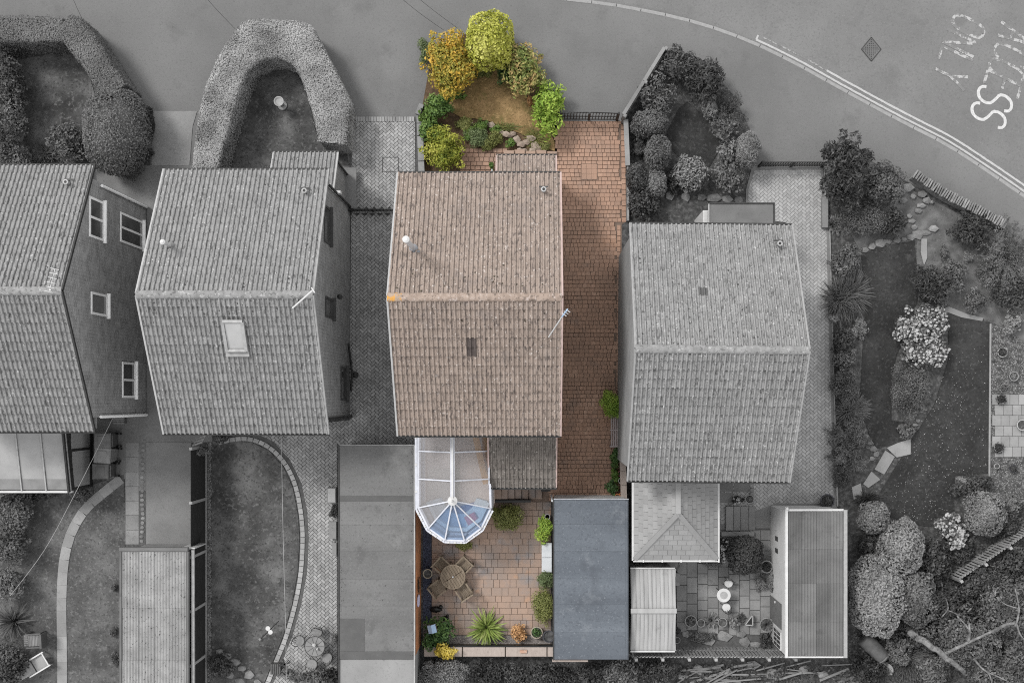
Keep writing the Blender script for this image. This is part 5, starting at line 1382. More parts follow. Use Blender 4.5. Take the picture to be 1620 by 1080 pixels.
# rocks of the rock gardens
def rocks(lst, label_fn, m, seed, group, h=.18, name='rock'):
    r = random.Random(seed); lst = sorted(lst)
    ords = ['leftmost','second','third','fourth','fifth','sixth','seventh','eighth','ninth','tenth','eleventh','twelfth','thirteenth','fourteenth','fifteenth','sixteenth','seventeenth','eighteenth']
    for k, (px, py, rr) in enumerate(lst):
        s = rr*CAM_H/FPX
        o = MB().blob((*P(px,py), h*.35), s, seed*50+k, (1.1*r.uniform(.8,1.2), .8*r.uniform(.8,1.2), min(1.0, h/s)*.8), .2, 1).build(name, m)
        tag(o, (ords[k] + ' ' if k == 0 else ords[k] + ' from the left ') + label_fn if k < len(lst)-1 else 'rightmost ' + label_fn, 'rock', group)
rocks([(770,196,5),(778,199,6),(786,203,6),(792,209,5),(799,213,7),(806,216,6),(812,212,5),(817,222,8),(825,229,7),(833,226,7),(840,220,7),(846,231,7),(842,238,5),(757,205,5),(745,196,4),(830,238,5),(853,236,5),(822,237,4)],
      'tan rock in the rockery above the brick steps', 'stone_tan', 3, 'rockery stones')
rocks([(1358,402,6),(1367,396,7),(1379,390,8),(1392,385,8),(1404,382,7),(1418,380,7),(1430,379,6),(1440,376,6),(1451,372,9),(1463,369,8),(1445,360,6),(1442,350,6),(1438,342,5),(1476,362,8)],
      'pale stone edging the top of the dark lawn', 'stone_grey', 4, 'lawn edging stones', .12)
rocks([(1435,298,8),(1443,311,6),(1457,308,9),(1465,318,7),(1456,326,7),(1452,334,6),(1473,320,5),(1425,305,6),(1428,318,6)],
      'grey boulder by the roadside stone wall', 'stone_grey', 5, 'boulders by the stone wall', .2)
rocks([(1370,690,5),(1376,700,5),(1381,710,6),(1386,718,6),(1379,725,5),(1447,672,4),(1452,665,4),(1444,682,4)],
      'small stone edging the right garden path', 'stone_grey', 6, 'path edging stones', .1)
rocks([(1060,310,8),(1085,312,9),(1110,313,9),(1130,314,10),(1150,316,9),(1168,317,8)],
      'long stone edging the flat porch path', 'stone_grey', 8, 'porch path stones', .12)
rocks([(348,1030,7),(360,1037,8),(372,1046,8),(384,1056,8),(395,1066,8),(340,1045,7),(352,1056,7),(366,1066,8),(341,1062,6),(380,1076,8),(408,1078,6)],
      'rough rock at the foot of the oval lawn', 'stone_grey', 9, 'oval lawn rockery', .16)
rocks([(1085,1002,7),(1102,1010,8),(1122,1012,9),(1145,1005,13),(1172,1002,8),(1178,1015,10),(1195,1018,8),(1208,1010,6)],
      'mossy stone below the flagstone patio', 'stone_grey', 10, 'patio bed stones', .12)
# flat stepping stones of the right garden path
st = MB().prism(poly_px([(1342,800),(1366,772),(1388,780),(1366,803)]), -.05, .02).build('stepping_path', 'soil', kind='structure')
for pts in ([(1365,765),(1378,745),(1392,758),(1373,771)], [(1383,742),(1400,712),(1415,722),(1398,750)], [(1402,708),(1420,700),(1440,694),(1440,718),(1418,723)], [(1347,770),(1361,764),(1364,782),(1350,790)], [(1457,378),(1466,378),(1466,408),(1461,420),(1456,400)], [(1488,490),(1500,485),(1530,497),(1555,503),(1553,508),(1520,502)]):
    MB().prism(poly_px(pts), -.02, .06).build('slab', 'slab_pale', st)
# edging strip right of the drive, timber sleeper
o = MB().obox(P3(1304.5,337,.12), (.22,1.1,.24), .0, .01).build('sleeper', 'slab_grey'); tag(o, 'grey block kerb at the right side of the pale drive', 'kerb')
# raised planter with slab border beside hipped extension
t = thing('step_planter', 'paved recess with a flower trough beside the hipped extension', 'planter', P3(1165,785))
m = MB()
for (x0,y0,x1,y1) in ((1137,758,1160,778),(1160,758,1185,778),(1137,778,1160,795),):
    ax, ay = P(x0+.5,y1-.5); bx, by = P(x1-.5,y0+.5); MB().box(ax,bx,ay,by,0,.06,.006).build('slab','concrete_dark',t)
ax, ay = P(1186,797); bx, by = P(1192,758)
for k in range(6): MB().box(ax, bx, ay+(by-ay)*k/6+.01, ay+(by-ay)*(k+1)/6-.01, 0, .1, .008).build('edge_brick','slab_grey',t)
ax, ay = P(1147,838); bx, by = P(1195,800)
for k in range(4): MB().box(ax+(bx-ax)*k/4+.008, ax+(bx-ax)*(k+1)/4-.008, ay, by, 0, .16-.03*k, .01).build('tread','slab_grey',t)
ax, ay = P(1140,847); bx, by = P(1192,840); MB().box(ax,bx,ay,by,0,.2,.01).build('low_wall','slab_pale',t)
# ------------------------------------------------------------------ planting
def unit(v):
    return v/np.maximum(np.linalg.norm(v, axis=1, keepdims=True), 1e-9)

def leaf_cards(Pn, Nn, L, W, g, droop=0.0, fold=.25, upbias=.35, jit=.45):
    n = len(Pn)
    Nn = unit(Nn + np.array([0,0,upbias]) + g.normal(0,jit,(n,3)))
    tip = unit(np.cross(Nn, g.normal(0,1,(n,3)))); side = np.cross(Nn, tip)
    s = g.uniform(.65,1.3,(n,1)); l = L*s; w = W*s
    a = Pn - tip*l*.5; c = Pn + tip*l*.5 - np.array([0,0,1])*droop*l
    b = Pn + side*w*.5 + Nn*fold*w*.5; d = Pn - side*w*.5 + Nn*fold*w*.5
    V = np.stack([a,b,c,d],1).reshape(-1,3); F = np.arange(n*4).reshape(n,4)
    return V, F

def merge(parts):
    V = []; F = []; b = 0
    for v, f in parts:
        V.append(v); F += (np.asarray(f)+b).tolist() if not isinstance(f, list) else [tuple(i+b for i in q) for q in f]; b += len(v)
    return np.concatenate(V), F

def sphere_pts(n, g, zmin=-.25):
    v = unit(g.normal(0,1,(n*3+24,3))); v = v[v[:,2] > zmin][:n]; return v

def core(a, b, h, k, g, z0=0.0):
    m = MB().blob((0,0,0), 1.0, int(g.integers(1e6)), (a*k, b*k, h*.5*k), .12, 2)
    v = np.array(m.v); v[:,2] += h*.48+z0; return v, m.f

def blades(n, g, R, h, L, W, spread=(.1,1.35), segs=4, a=1.0, b=1.0, base=.15):
    """arching strap leaves from a centre"""
    V = []; F = []
    for k in range(n):
        az = g.random()*2*math.pi; e = g.uniform(*spread); ln = L*g.uniform(.7,1.1); w = W*g.uniform(.7,1.2)
        d = np.array([math.cos(az)*a, math.sin(az)*b, 0]); s = np.array([-math.sin(az), math.cos(az), 0])
        p = d*base*R*g.random(); p = p + np.array([0,0,.02]); el = math.pi/2 - e*.75; st = ln/segs; b0 = len(V)
        for i in range(segs+1):
            t_ = i/segs; ww = w*(1-t_**2.2)*(.7+.6*min(t_*3,1)) + .002
            V.append(p - s*ww/2 + np.array([0,0,ww*.25])); V.append(p.copy()); V.append(p + s*ww/2 + np.array([0,0,ww*.25]))
            p = p + (d*math.cos(el) + np.array([0,0,math.sin(el)]))*st; el -= .22*e+.06
            p[2] = max(p[2], .02)
        for i in range(segs):
            for j in range(2):
                q = b0+i*3+j; F.append((q,q+1,q+4,q+3))
    V = np.array(V)
    mx = max(np.abs(V[:,2]).max(), 1e-3)
    if mx > h: V[:,2] *= h/mx
    return V, F

PLANT_N = 0
def plant(name, label, px, py, rx, ry, h, style, m, cat='shrub', group=None, z0=0.0, dens=1.0, m2=None, stem=True, leafsize=None, lobes=None):
    global PLANT_N; PLANT_N += 1
    g = np.random.default_rng(1000+PLANT_N)
    zc = z0 + h*.55; s = (CAM_H-zc)/FPX; X, Y = P(px, py, zc); a, b = rx*s, ry*s
    t = thing(name, label, cat, (X, Y, z0), group)
    if style in ('loose','big','conifer','fine','hydra'): a *= 1.13; b *= 1.13
    L0 = np.array([X, Y, z0])
    def put(nm, v, f, mm, kind=None, smooth=False):
        return link_mesh(nm, np.asarray(v)+L0, f if isinstance(f, list) else f.tolist(), mm, t, smooth, kind)
    area = math.pi*a*b*.8 + math.pi*(a+b)*h*.5
    if style == 'clip':
        L, W = leafsize or (.075,.045)
        n = int(min(9000, area/(L*W*.5)*1.5*dens))
        v = sphere_pts(n, g, -.3); p = 2.6
        k = (np.abs(v[:,0])**p+np.abs(v[:,1])**p+np.abs(v[:,2])**p)**(-1/p)
        v2 = v*k[:,None]*(1.03-.16*g.random((len(v),1))**1.6)
        ph = g.uniform(0,6.28,6)
        bump = 1+(.03 if 'hedge' in m else .075)*np.sin(v[:,0]*5+ph[0])*np.sin(v[:,1]*5+ph[1])+(.02 if 'hedge' in m else .05)*np.sin(v[:,0]*9+ph[2]+v[:,2]*6)*np.sin(v[:,1]*10+ph[3])
        pts = v2*bump[:,None]*np.array([a,b,h*.5]) + np.array([0,0,h*.5])
        lv = leaf_cards(pts, v*np.array([1/a,1/b,2/h])*min(a,b), L, W, g)
        cv = core(a,b,h,.86,g)
        V, F = merge([lv, cv]); put('foliage', V, F, m)
    elif style in ('loose','big','conifer','fine','hydra'):
        L, W = leafsize or {'loose':(.11,.06),'big':(.20,.085),'conifer':(.16,.045),'fine':(.06,.03),'hydra':(.12,.08)}[style]
        K = lobes or int(np.clip(7+area*6, 8, 38)); parts = []
        lob = []
        for k in range(K):
            v = sphere_pts(1, g, -.1)[0]; q = g.uniform(.2,.8); rr = g.uniform(.22,.46)*min(1, .6+6/K)
            if g.random() < .18: q = g.uniform(.8,.98); rr *= .55      # stray shoots
            lob.append((v*q*np.array([a,b,h*.45])+np.array([0,0,h*.5]), rr*np.array([(a+a+b)/3,(a+b+b)/3,h*.5*1.1])))
        tot = sum(l[1][0]*l[1][1] for l in lob)
        n_all = int(min(9000, area/(L*W*.5)*1.3*dens)); heads = []
        for c, rr in lob:
            n = max(20, int(n_all*rr[0]*rr[1]/tot)); v = sphere_pts(n, g, -.35)
            pts = c + v*rr*(1.12-.55*g.random((len(v),1))**1.5); pts[:,2] = np.maximum(pts[:,2], .03)
            nn = v.copy(); ub = .35
            if style == 'conifer': nn = unit(np.cross(v, g.normal(0,1,v.shape)))*.8
            parts.append(leaf_cards(pts, nn, L, W, g, droop=.15 if style == 'big' else 0, upbias=ub))
            heads.append((c, rr))
        # inner leaves fill the middle
        v = sphere_pts(int(n_all*.22), g, -.1); parts.append(leaf_cards(np.array([0,0,h*.42])+v*np.array([a,b,h*.42])*g.uniform(.5,.82,(len(v),1)), v, L, W, g))
        cm = MB().blob((0,0,0), 1.0, int(g.integers(1e6)), (a*.55, b*.55, h*.30), .2, 2); cv = np.array(cm.v); cv[:,2] += h*.32
        parts.append((cv, cm.f)); V, F = merge(parts); put('foliage', V, F, m)
        if style == 'hydra':
            hv = []; ico = MB().blob((0,0,0), 1.0, 1, (1,1,.7), .3, 1); iv = np.array(ico.v)
            nh = int(min(1000, math.pi*a*b/.0052*dens)); ar = sum(r_[0]*r_[1] for _, r_ in heads)
            for c, rr in heads:
                for d in sphere_pts(max(2, int(nh*rr[0]*rr[1]/ar)), g, .1):
                    hv.append((iv*g.uniform(.028,.066)*np.array([1,g.uniform(.8,1.2),1]) + c + d*rr*g.uniform(.9,1.08), ico.f))
            V, F = merge(hv); put('flower_heads', V, F, m2 or 'lf_hydrangea', 'stuff')
    elif style == 'strap':
        v = blades(int(70*dens), g, a, h, max(a,b)*1.25, (leafsize or (0,.06))[1], (.15,1.25), 5, 1.0, b/a); put('leaves', *v, m, 'stuff')
    elif style == 'grass':
        parts = []
        for k in range(5):
            bv, bf = blades(int(80*dens), g, a, h*g.uniform(.7,1), max(a,b)*.85, (leafsize or (0,.026))[1], (.1,1.3), 4, a/max(a,b), b/max(a,b), .5)
            parts.append((bv+np.array([g.uniform(-.4,.4)*a, g.uniform(-.4,.4)*b, 0]), bf))
        V, F = merge(parts); put('leaves', V, F, m, 'stuff')
    elif style == 'frond':
        parts = []
        fr = blades(int(34*dens), g, a, h, max(a,b)*1.2, .02, (.3,1.15), 6, a/max(a,b), b/max(a,b), .25)
        parts.append((fr[0], fr[1])); pv = fr[0].reshape(-1,3)
        mid = pv[1::3]; n = len(mid); rep = 10
        pts = np.repeat(mid, rep, 0)+g.normal(0,.045,(n*rep,3)); pts[:,2] = np.maximum(pts[:,2], .03)
        parts.append(leaf_cards(pts, np.tile([0,0,1.0],(n*rep,1)), .10, .03, g)); V, F = merge(parts); put('fronds', V, F, m, 'stuff')
    if stem and style not in ('strap','grass','frond'):
        MB().tube([(X,Y,z0-.02),(X+.02,Y+.01,z0+h*.3),(X,Y,z0+h*.55)], [.05,.04,.02], 6).build('stem', 'bark', t)
    return t

def hedge(label, pts, h, m, dens=1.0, group=None, leafsize=(.065,.04)):
    """clipped hedge swept along pairs of (outer, inner) edge points of its top"""
    global PLANT_N; PLANT_N += 1
    g = np.random.default_rng(2000+PLANT_N)
    s = (CAM_H-h)/FPX
    prs = [(P(*o,h), P(*i,h)) for o, i in pts]
    line = smooth_line([((o[0]+i[0])/2, (o[1]+i[1])/2, math.hypot(o[0]-i[0],o[1]-i[1]), (o[0]-i[0])/math.hypot(o[0]-i[0],o[1]-i[1]), (o[1]-i[1])/math.hypot(o[0]-i[0],o[1]-i[1])) for o, i in prs], 8)
    t = thing('hedge', label, 'hedge', (line[len(line)//2][0], line[len(line)//2][1], 0), group)
    A = np.array(line); d = np.gradient(A[:,:2], axis=0); d = d/np.linalg.norm(d,axis=1,keepdims=True); nrm = A[:,3:5]/np.linalg.norm(A[:,3:5],axis=1,keepdims=True)
    seg = np.linalg.norm(np.diff(A[:,:2],axis=0),axis=1); cum = np.concatenate([[0],np.cumsum(seg)]); LEN = cum[-1]; wm = A[:,2].mean()
    def at(sv):
        i = np.clip(np.searchsorted(cum, sv)-1, 0, len(seg)-1); q = np.clip((sv-cum[i])/seg[i],-.5,1.5)[:,None]
        return A[i,:2]*(1-q)+A[i+1,:2]*q, nrm[i]*(1-q)+nrm[i+1]*q, (A[i,2]*(1-q[:,0])+A[i+1,2]*q[:,0]), d[i]
    L, W = leafsize
    # top
    n = int(LEN*wm/(L*W*.5)*1.45*dens); sv = g.uniform(0,LEN,n); c, nn, w, dd = at(sv); u = g.uniform(-1,1,n)
    drop = (np.abs(u)**14)*.09 + np.abs(g.normal(0,.022,n)) + .02*np.sin(c[:,0]*3.1)*np.sin(c[:,1]*2.7)
    pt = np.column_stack([c+nn*(u*w*.5)[:,None], h-drop]); N1 = np.column_stack([nn*(u**5)[:,None], np.ones(n)])
    # sides
    n2 = int(LEN*2*h/(L*W*.5)*.9*dens); sv = g.uniform(0,LEN,n2); c, nn, w, dd = at(sv); sd = np.where(g.random(n2)<.5,-1,1); z = g.uniform(.05,h-.05,n2)
    p2 = np.column_stack([c+nn*(sd*(w*.5*(.90+.08*np.sqrt(z/h)))+g.normal(0,.025,n2))[:,None], z]); N2 = np.column_stack([nn*sd[:,None], np.zeros(n2)+.2])
    # ends
    n3 = int(2*wm*h/(L*W*.5)*.9*dens); e = np.where(g.random(n3)<.5,0.0,LEN); c, nn, w, dd = at(e); u = g.uniform(-1,1,n3); z = g.uniform(.05,h-.04,n3)
    sg = np.where(e>0,1,-1); p3 = np.column_stack([c+nn*(u*w*.46)[:,None]+dd*(sg*.05*(1-u*u))[:,None], z]); N3 = np.column_stack([dd*sg[:,None], np.zeros(n3)+.2])
    lv = leaf_cards(np.concatenate([pt,p2,p3]), np.concatenate([N1,N2,N3]), L, W, g, upbias=.15, jit=.24, fold=.1)
    # inner body
    V = []; k = len(A)
    for i in range(k):
        hw = A[i,2]*.5-.06
        for u, zz in ((-1,.0),(-1,h-.16),(-.8,h-.07),(.8,h-.07),(1,h-.16),(1,.0)): V.append((A[i,0]+nrm[i,0]*u*hw, A[i,1]+nrm[i,1]*u*hw, zz))
    F = [(i*6+j,i*6+j+1,(i+1)*6+j+1,(i+1)*6+j) for i in range(k-1) for j in range(5)] + [tuple(range(6))[::-1], tuple(range((k-1)*6,k*6))]
    v, f = merge([lv, (np.array(V), F)])
    link_mesh('foliage', v, f, m, t)
    MB().tube([(A[len(A)//2,0],A[len(A)//2,1],0),(A[len(A)//2,0],A[len(A)//2,1],h*.6)], .05, 6).build('stem', 'bark', t)
    return t

hedge('straight clipped hedge along the pavement in the top left corner', [((-40,24),(-40,66)),((30,24),(30,66)),((98,26),(98,66))], 1.55, 'lf_hedge')
hedge('round ended diagonal clipped hedge running down to the large clipped bush', [((112,22),(92,44)),((130,30),(95,60)),((150,55),(112,82)),((170,88),(132,108)),((188,115),(148,136)),((200,132),(156,156))], 1.7, 'lf_hedge')
hedge('great arch shaped clipped hedge mottled pale and dark around a small lawn', [((303,266),(345,266)),((306,235),(352,235)),((312,185),(365,190)),((326,130),(378,142)),((346,86),(393,112)),((368,52),(408,98)),((388,32),(425,92)),((435,30),(438,91)),((487,36),(458,99)),((503,60),(470,112)),((523,98),(481,135)),((545,142),(490,165)),((553,165),(496,185)),((552,200),(500,205)),((548,228),(504,224))], 1.6, 'lf_hedge_mottled')

# front left garden
plant('clipped_bush','large barrel shaped clipped bush at the foot of the diagonal hedge',184,208,48,66,2.3,'clip','lf_hedge')
plant('shrub','dark loose shrub at the far left edge below the straight hedge',4,80,26,34,1.5,'loose','lf_dark')
plant('shrub','tall leafy shrub at the left edge beside the small lawn',14,140,28,42,1.6,'loose','lf_dark')
plant('shrub','pale leaved shrub at the left edge above the leftmost roof',14,198,32,42,1.5,'big','lf_mid',leafsize=(.13,.06))
plant('shrub','low dark shrub tucked behind the leftmost roof edge',22,246,34,24,1.1,'loose','lf_mid')
plant('shrub','rounded leafy shrub left of the barrel shaped bush',108,228,31,32,1.3,'loose','lf_mid')
plant('grass_tuft','spiky grass tuft between two shrubs above the leftmost roof',66,246,20,18,.7,'grass','lf_strap_grey',cat='grass plant')
plant('shrub','dark bush peeping out below the barrel shaped bush',196,265,34,16,1.0,'loose','lf_dark')
plant('shrub','small dark weed at the wall below the barrel shaped bush',238,240,6,6,.4,'loose','lf_dark')
plant('shrub','dark hanging growth beside the pale concrete drive',236,195,8,30,.8,'loose','lf_darker')

# coloured front garden
plant('tree','autumn orange and green shrub tree beside the road',707,98,39,57,2.3,'big','lf_autumn',leafsize=(.12,.07),dens=1.5,lobes=34)
plant('tree','round yellow green clipped tree at the top of the dry lawn',775,66,36,42,2.4,'clip','lf_yellow',leafsize=(.12,.07),dens=.95)
plant('shrub','green shrub with pinkish new leaves right of the yellow tree',831,107,31,44,1.8,'big','lf_pinkgreen',leafsize=(.15,.07))
plant('shrub','bright lime green laurel beside the iron gates',867,168,28,46,1.6,'big','lf_lime',leafsize=(.17,.065),dens=1.15)
plant('shrub','deep green clipped shrub below the autumn tree',691,167,25,20,1.3,'loose','lf_green')
plant('shrub','dark green shrub hidden under the pink leaved shrub',800,100,18,34,1.0,'loose','lf_deepgreen')
plant('shrub','gold flecked variegated round shrub at the corner of the tiled roof',700,238,35,34,1.4,'big','lf_variegated',leafsize=(.10,.055),dens=1.2)
plant('shrub','tangled green shrub beside the short stone wall',680,200,15,24,.9,'loose','lf_green')
plant('strap_plant','blue green strap leaved plant between two front shrubs',692,206,16,14,.6,'strap','lf_green',cat='plant',leafsize=(0,.035))
plant('heather','blue green mounded heather in the rockery',755,217,19,17,.5,'fine','lf_heather',cat='heather')
plant('heather','yellow green low heather next to the blue green mound',782,220,16,14,.4,'fine','lf_olive',cat='heather')
plant('shrub','small mossy shrub on the left slope of the rockery',760,199,14,10,.4,'fine','lf_green')
plant('shrub','dry brownish low plant at the left end of the rockery',733,196,18,10,.3,'fine','lf_olive')
plant('grass_tuft','long grass fringe along the lower edge of the dry lawn',800,200,22,8,.25,'grass','lf_olive',cat='grass plant',leafsize=(0,.015),dens=.7)
plant('grass_tuft','olive grass fringe at the right corner of the dry lawn',852,222,18,16,.3,'grass','lf_olive',cat='grass plant',leafsize=(0,.015),dens=.8)
plant('shrub','orange red leaved bush beside the lime laurel',840,160,7,9,.5,'loose','lf_orange')
plant('shrub','brown leaved low bush under the yellow tree',760,112,22,9,.4,'fine','lf_olive')
plant('shrub','small green bush beside the tiled porch',778,262,3.5,7,.5,'fine','lf_green')
plant('shrub','lilac flowered lavender at the left of the autumn tree',672,82,8,24,.5,'fine','lf_heather')

plant('shrub','low yellow green cushion at the foot of the rockery nearest the front path',770,231,12,8,.35,'fine','lf_olive')
plant('shrub','low green cushion in the rockery just above the tiled porch',808,226,10,7,.3,'fine','lf_green')
plant('shrub','green tuft of low planting below the dry lawn on the rockery crest',785,205,10,6,.3,'fine','lf_green')
plant('shrub','mossy green cushion beside the variegated round shrub',741,212,10,12,.35,'fine','lf_green')
plant('shrub','green shoots at the corner between the red drive and the rockery',863,232,9,7,.3,'fine','lf_olive')
# shrub garden above the right-hand house
plant('shrub','dark spreading shrub at the top point of the fenced shrub garden',1072,104,28,30,1.4,'loose','lf_dark')
plant('shrub','large rosette leaved dark shrub at the top right of the shrub garden',1118,124,32,36,1.5,'big','lf_dark',leafsize=(.2,.06),dens=1.2)
plant('shrub','pale leaved shrub beside the diagonal plank fence',1042,156,30,34,1.3,'big','lf_mid',leafsize=(.13,.06))
plant('strap_plant','spiky upright plant at the right tip of the dark diamond lawn',1155,172,24,38,1.5,'frond','lf_dark',cat='plant')
plant('shrub','mottled dark shrub right of the dark diamond lawn',1147,203,22,22,1.1,'loose','lf_mid')
plant('shrub','grey green woolly shrub under the spiky plant',1122,172,14,18,.8,'loose','lf_pale')
plant('clipped_bush','wide clipped dome left of the dark diamond lawn',1027,196,28,20,1.1,'clip','lf_mid')
plant('clipped_bush','egg shaped clipped bush at the left corner of the dark diamond lawn',1041,242,20,27,1.2,'clip','lf_mid')
plant('shrub','pale round silver leaved shrub below the dark diamond lawn',1092,277,31,30,1.2,'big','lf_paler',leafsize=(.12,.06),dens=1.2)
plant('clipped_bush','small pale rounded bush near the flat porch path',1038,290,16,23,.9,'clip','lf_pale')
plant('clipped_bush','small dark rounded bush beside the red drive',1008,281,17,22,1.0,'clip','lf_dark')
plant('shrub','dark leafy mass at the corner of the right-hand roof',1018,325,27,26,1.1,'loose','lf_dark')
plant('shrub','wide mid grey shrub right of the silver shrub',1156,281,32,27,1.2,'loose','lf_mid')
plant('shrub','speckled variegated shrub below the mottled dark shrub',1150,243,17,24,.9,'loose','lf_pale')
plant('conifer','smooth pale dwarf conifer at the right edge of the shrub garden',1183,238,18,27,1.6,'clip','lf_pale',cat='conifer',leafsize=(.09,.03))
plant('shrub','small dark ground plant between the clipped bushes by the fence',1012,232,14,22,.5,'loose','lf_dark')
plant('shrub','low dark plant under the silver shrub beside the path stones',1066,288,10,26,.6,'loose','lf_darker')

# right-hand garden
plant('conifer','big dark feathery conifer at the top of the right-hand garden',1338,268,37,56,2.6,'conifer','lf_dark',cat='conifer',dens=1.3,lobes=40,leafsize=(.17,.06))
plant('shrub','dark shrub between the big conifer and the stone wall',1398,290,34,36,1.6,'loose','lf_mid')
plant('shrub','mid grey heather mound under the big conifer',1366,345,44,30,1.1,'fine','lf_mid',dens=.8)
plant('shrub','dark rounded shrub above the rock edging',1410,355,30,24,1.0,'loose','lf_dark')
plant('strap_plant','pale wispy flower clump beside the pale drive',1323,352,11,16,.6,'grass','lf_paler',cat='plant')
plant('shrub','loose shrub at the top of the drive border',1340,414,26,27,1.0,'loose','lf_mid')
plant('grass_tuft','large dark arching grass clump in the drive border',1340,470,34,42,1.1,'grass','lf_mid',cat='grass plant',dens=2.2,leafsize=(0,.03))
plant('shrub','cluster of pale flowers beside the pale drive edge',1322,504,9,8,.5,'fine','lf_paler')
plant('strap_plant','small pale fan leaved plant at the lawn edge of the drive border',1358,524,14,16,.5,'frond','lf_pale',cat='plant',dens=.7)
plant('shrub','dark shrub beside the fan leaved plant',1334,538,20,24,.9,'loose','lf_dark')
plant('shrub','starry leaved shrub midway down the drive border',1340,568,22,22,.8,'loose','lf_mid')
plant('shrub','tangled mid grey shrub below the starry shrub',1338,608,24,28,.9,'fine','lf_mid')
plant('strap_plant','pale feathery tussock bulging over the lawn',1354,650,25,24,.8,'grass','lf_pale',cat='plant',dens=1.6)
plant('strap_plant','drooping fern clump below the pale tussock',1344,694,30,26,.7,'frond','lf_mid',cat='plant',dens=1.5)
plant('strap_plant','lowest drooping fern clump of the drive border',1342,730,26,22,.7,'frond','lf_mid',cat='plant',dens=1.3)
plant('shrub','dark round shrub near the corner of the pale drive',1334,758,15,16,.8,'fine','lf_dark')
plant('hydrangea','large hydrangea covered in pale flower heads in the middle of the lawn',1460,530,40,55,1.2,'hydra','lf_mid',cat='hydrangea',dens=1.9)
plant('shrub','wide dense dark bush below the large hydrangea',1443,612,34,54,1.0,'fine','lf_mid',dens=1.6)
plant('shrub','dark feathery shrub above the large hydrangea',1473,452,32,36,1.3,'conifer','lf_dark',lobes=20)
plant('shrub','mid grey loose shrub right of the feathery shrub',1503,440,22,32,1.0,'loose','lf_mid')
plant('shrub','dark spiky bush under the stone wall',1538,362,32,32,1.1,'big','lf_dark',leafsize=(.15,.05))
plant('palm','shaggy drooping fern tree at the right edge',1600,405,42,58,1.6,'frond','lf_mid',cat='plant',dens=3.0)
plant('shrub','dark undergrowth below the shaggy fern tree',1600,462,34,30,.9,'loose','lf_dark')
plant('shrub','speckled low cushion plant above the corner of the right lawn',1543,474,21,18,.6,'loose','lf_mid')
plant('shrub','silver leaved plant at the right edge above the gravel',1602,510,17,18,.7,'big','lf_paler',leafsize=(.12,.08))
plant('shrub','loose grass tuft growing beside the trodden bed path',1485,470,18,14,.5,'fine','lf_mid')
plant('shrub','dark low plant at the top right corner by the stone wall',1560,430,20,18,.5,'fine','lf_mid')
plant('shrub','white flowered small plant in the bare bed',1530,408,7,10,.3,'fine','lf_paler')
plant('shrub','small wispy plant in the bare bed under the boulders',1494,398,8,12,.3,'fine','lf_mid')
plant('shrub','low leafy bush at the foot of the dense dark bush',1432,680,16,14,.5,'loose','lf_mid')
plant('grass_tuft','dark grass tuft at the bottom left of the right lawn',1372,792,22,14,.5,'grass','lf_dark',cat='grass plant')
plant('clipped_bush','small pale clipped bush beside the dark corrugated garage',1382,818,23,24,1.3,'clip','lf_pale',leafsize=(.09,.055))
plant('clipped_bush','upper pale clipped bush of the big cluster beside the garage',1424,866,34,44,1.7,'clip','lf_paler',leafsize=(.10,.06))
plant('clipped_bush','largest pale clipped bush of the cluster beside the garage',1386,942,41,62,1.9,'clip','lf_paler',leafsize=(.11,.06))
plant('clipped_bush','darker clipped bush at the right of the pale cluster',1449,946,29,42,1.7,'clip','lf_mid',leafsize=(.10,.06))
plant('shrub','dark shrub under the largest pale clipped bush',1412,992,34,22,1.0,'loose','lf_dark')
plant('shrub','dark shrub squeezed between the garage and the pale clipped bushes',1376,862,16,26,.8,'big','lf_dark')
plant('hydrangea','small pale hydrangea near the diagonal slatted fence',1507,838,25,28,1.1,'hydra','lf_mid',cat='hydrangea',dens=1.6)
plant('clipped_bush','pale domed bush right of the small hydrangea',1558,812,30,34,1.3,'clip','lf_pale',leafsize=(.09,.05))
plant('shrub','dark flower bed growth at the bottom of the right lawn',1540,770,38,18,.6,'loose','lf_dark')
plant('shrub','pale flowers in the bed corner beside the lawn',1521,760,8,8,.4,'fine','lf_paler')
plant('shrub','mid grey foliage at the right edge below the gravel',1604,800,22,20,.6,'loose','lf_mid')
plant('shrub','dark shrub at the right edge above the slatted fence',1602,836,20,14,.7,'loose','lf_dark')
plant('shrub','dark bushy undergrowth left of the slatted fence',1478,888,28,42,1.0,'big','lf_dark',leafsize=(.14,.08))
plant('shrub','dark undergrowth between hydrangea and slatted fence',1520,868,24,26,.8,'loose','lf_dark')
# potted plants on the gravel
def potted(label, px, py, rp, h, m, style, lf, pr=None, cat='potted plant'):
    s = (CAM_H-h*.5)/FPX; X, Y = P(px, py, h); R = rp*s
    t = thing('potted_plant', label, cat, (X, Y, .02))
    MB().lathe([(R*.62,0),(R*.9,h*.55),(R*1.0,h*.9),(R*1.08,h*.92),(R*1.08,h),(R*.92,h),(R*.9,h*.86)], (X,Y,.02), 16).build('pot', m, t)
    MB().lathe([(R*.89,0),(R*.88,.005)], (X,Y,.02+h*.85), 12).build('compost', 'soil', t)
    if style:
        g = np.random.default_rng(int(px*7+py))
        if style == 'grass': v, f = blades(50, g, R, .5, R*1.6, .02, (.1,1.2), 4); v = v + np.array([X,Y,h*.85])
        else:
            n = 170; d = sphere_pts(n, g, -.1); v, f = leaf_cards(np.array([X,Y,h*.95])+d*R*(pr or 1.0)*g.uniform(.5,1.1,(len(d),1)), d, .07, .04, g); f = f.tolist()
        link_mesh('foliage', v, f, lf, t)
    return t
potted('wheel patterned round pot on the gravel at the right edge',1586,557,7.5,.25,'pot_pale','leafy','lf_dark')
potted('round grey pot on the gravel below the wheel patterned pot',1604,595,7,.25,'pot_grey','leafy','lf_pale',.6)
potted('small low pot plant on the gravel above the pale slabs',1588,612,5,.15,'pot_grey','leafy','lf_mid')
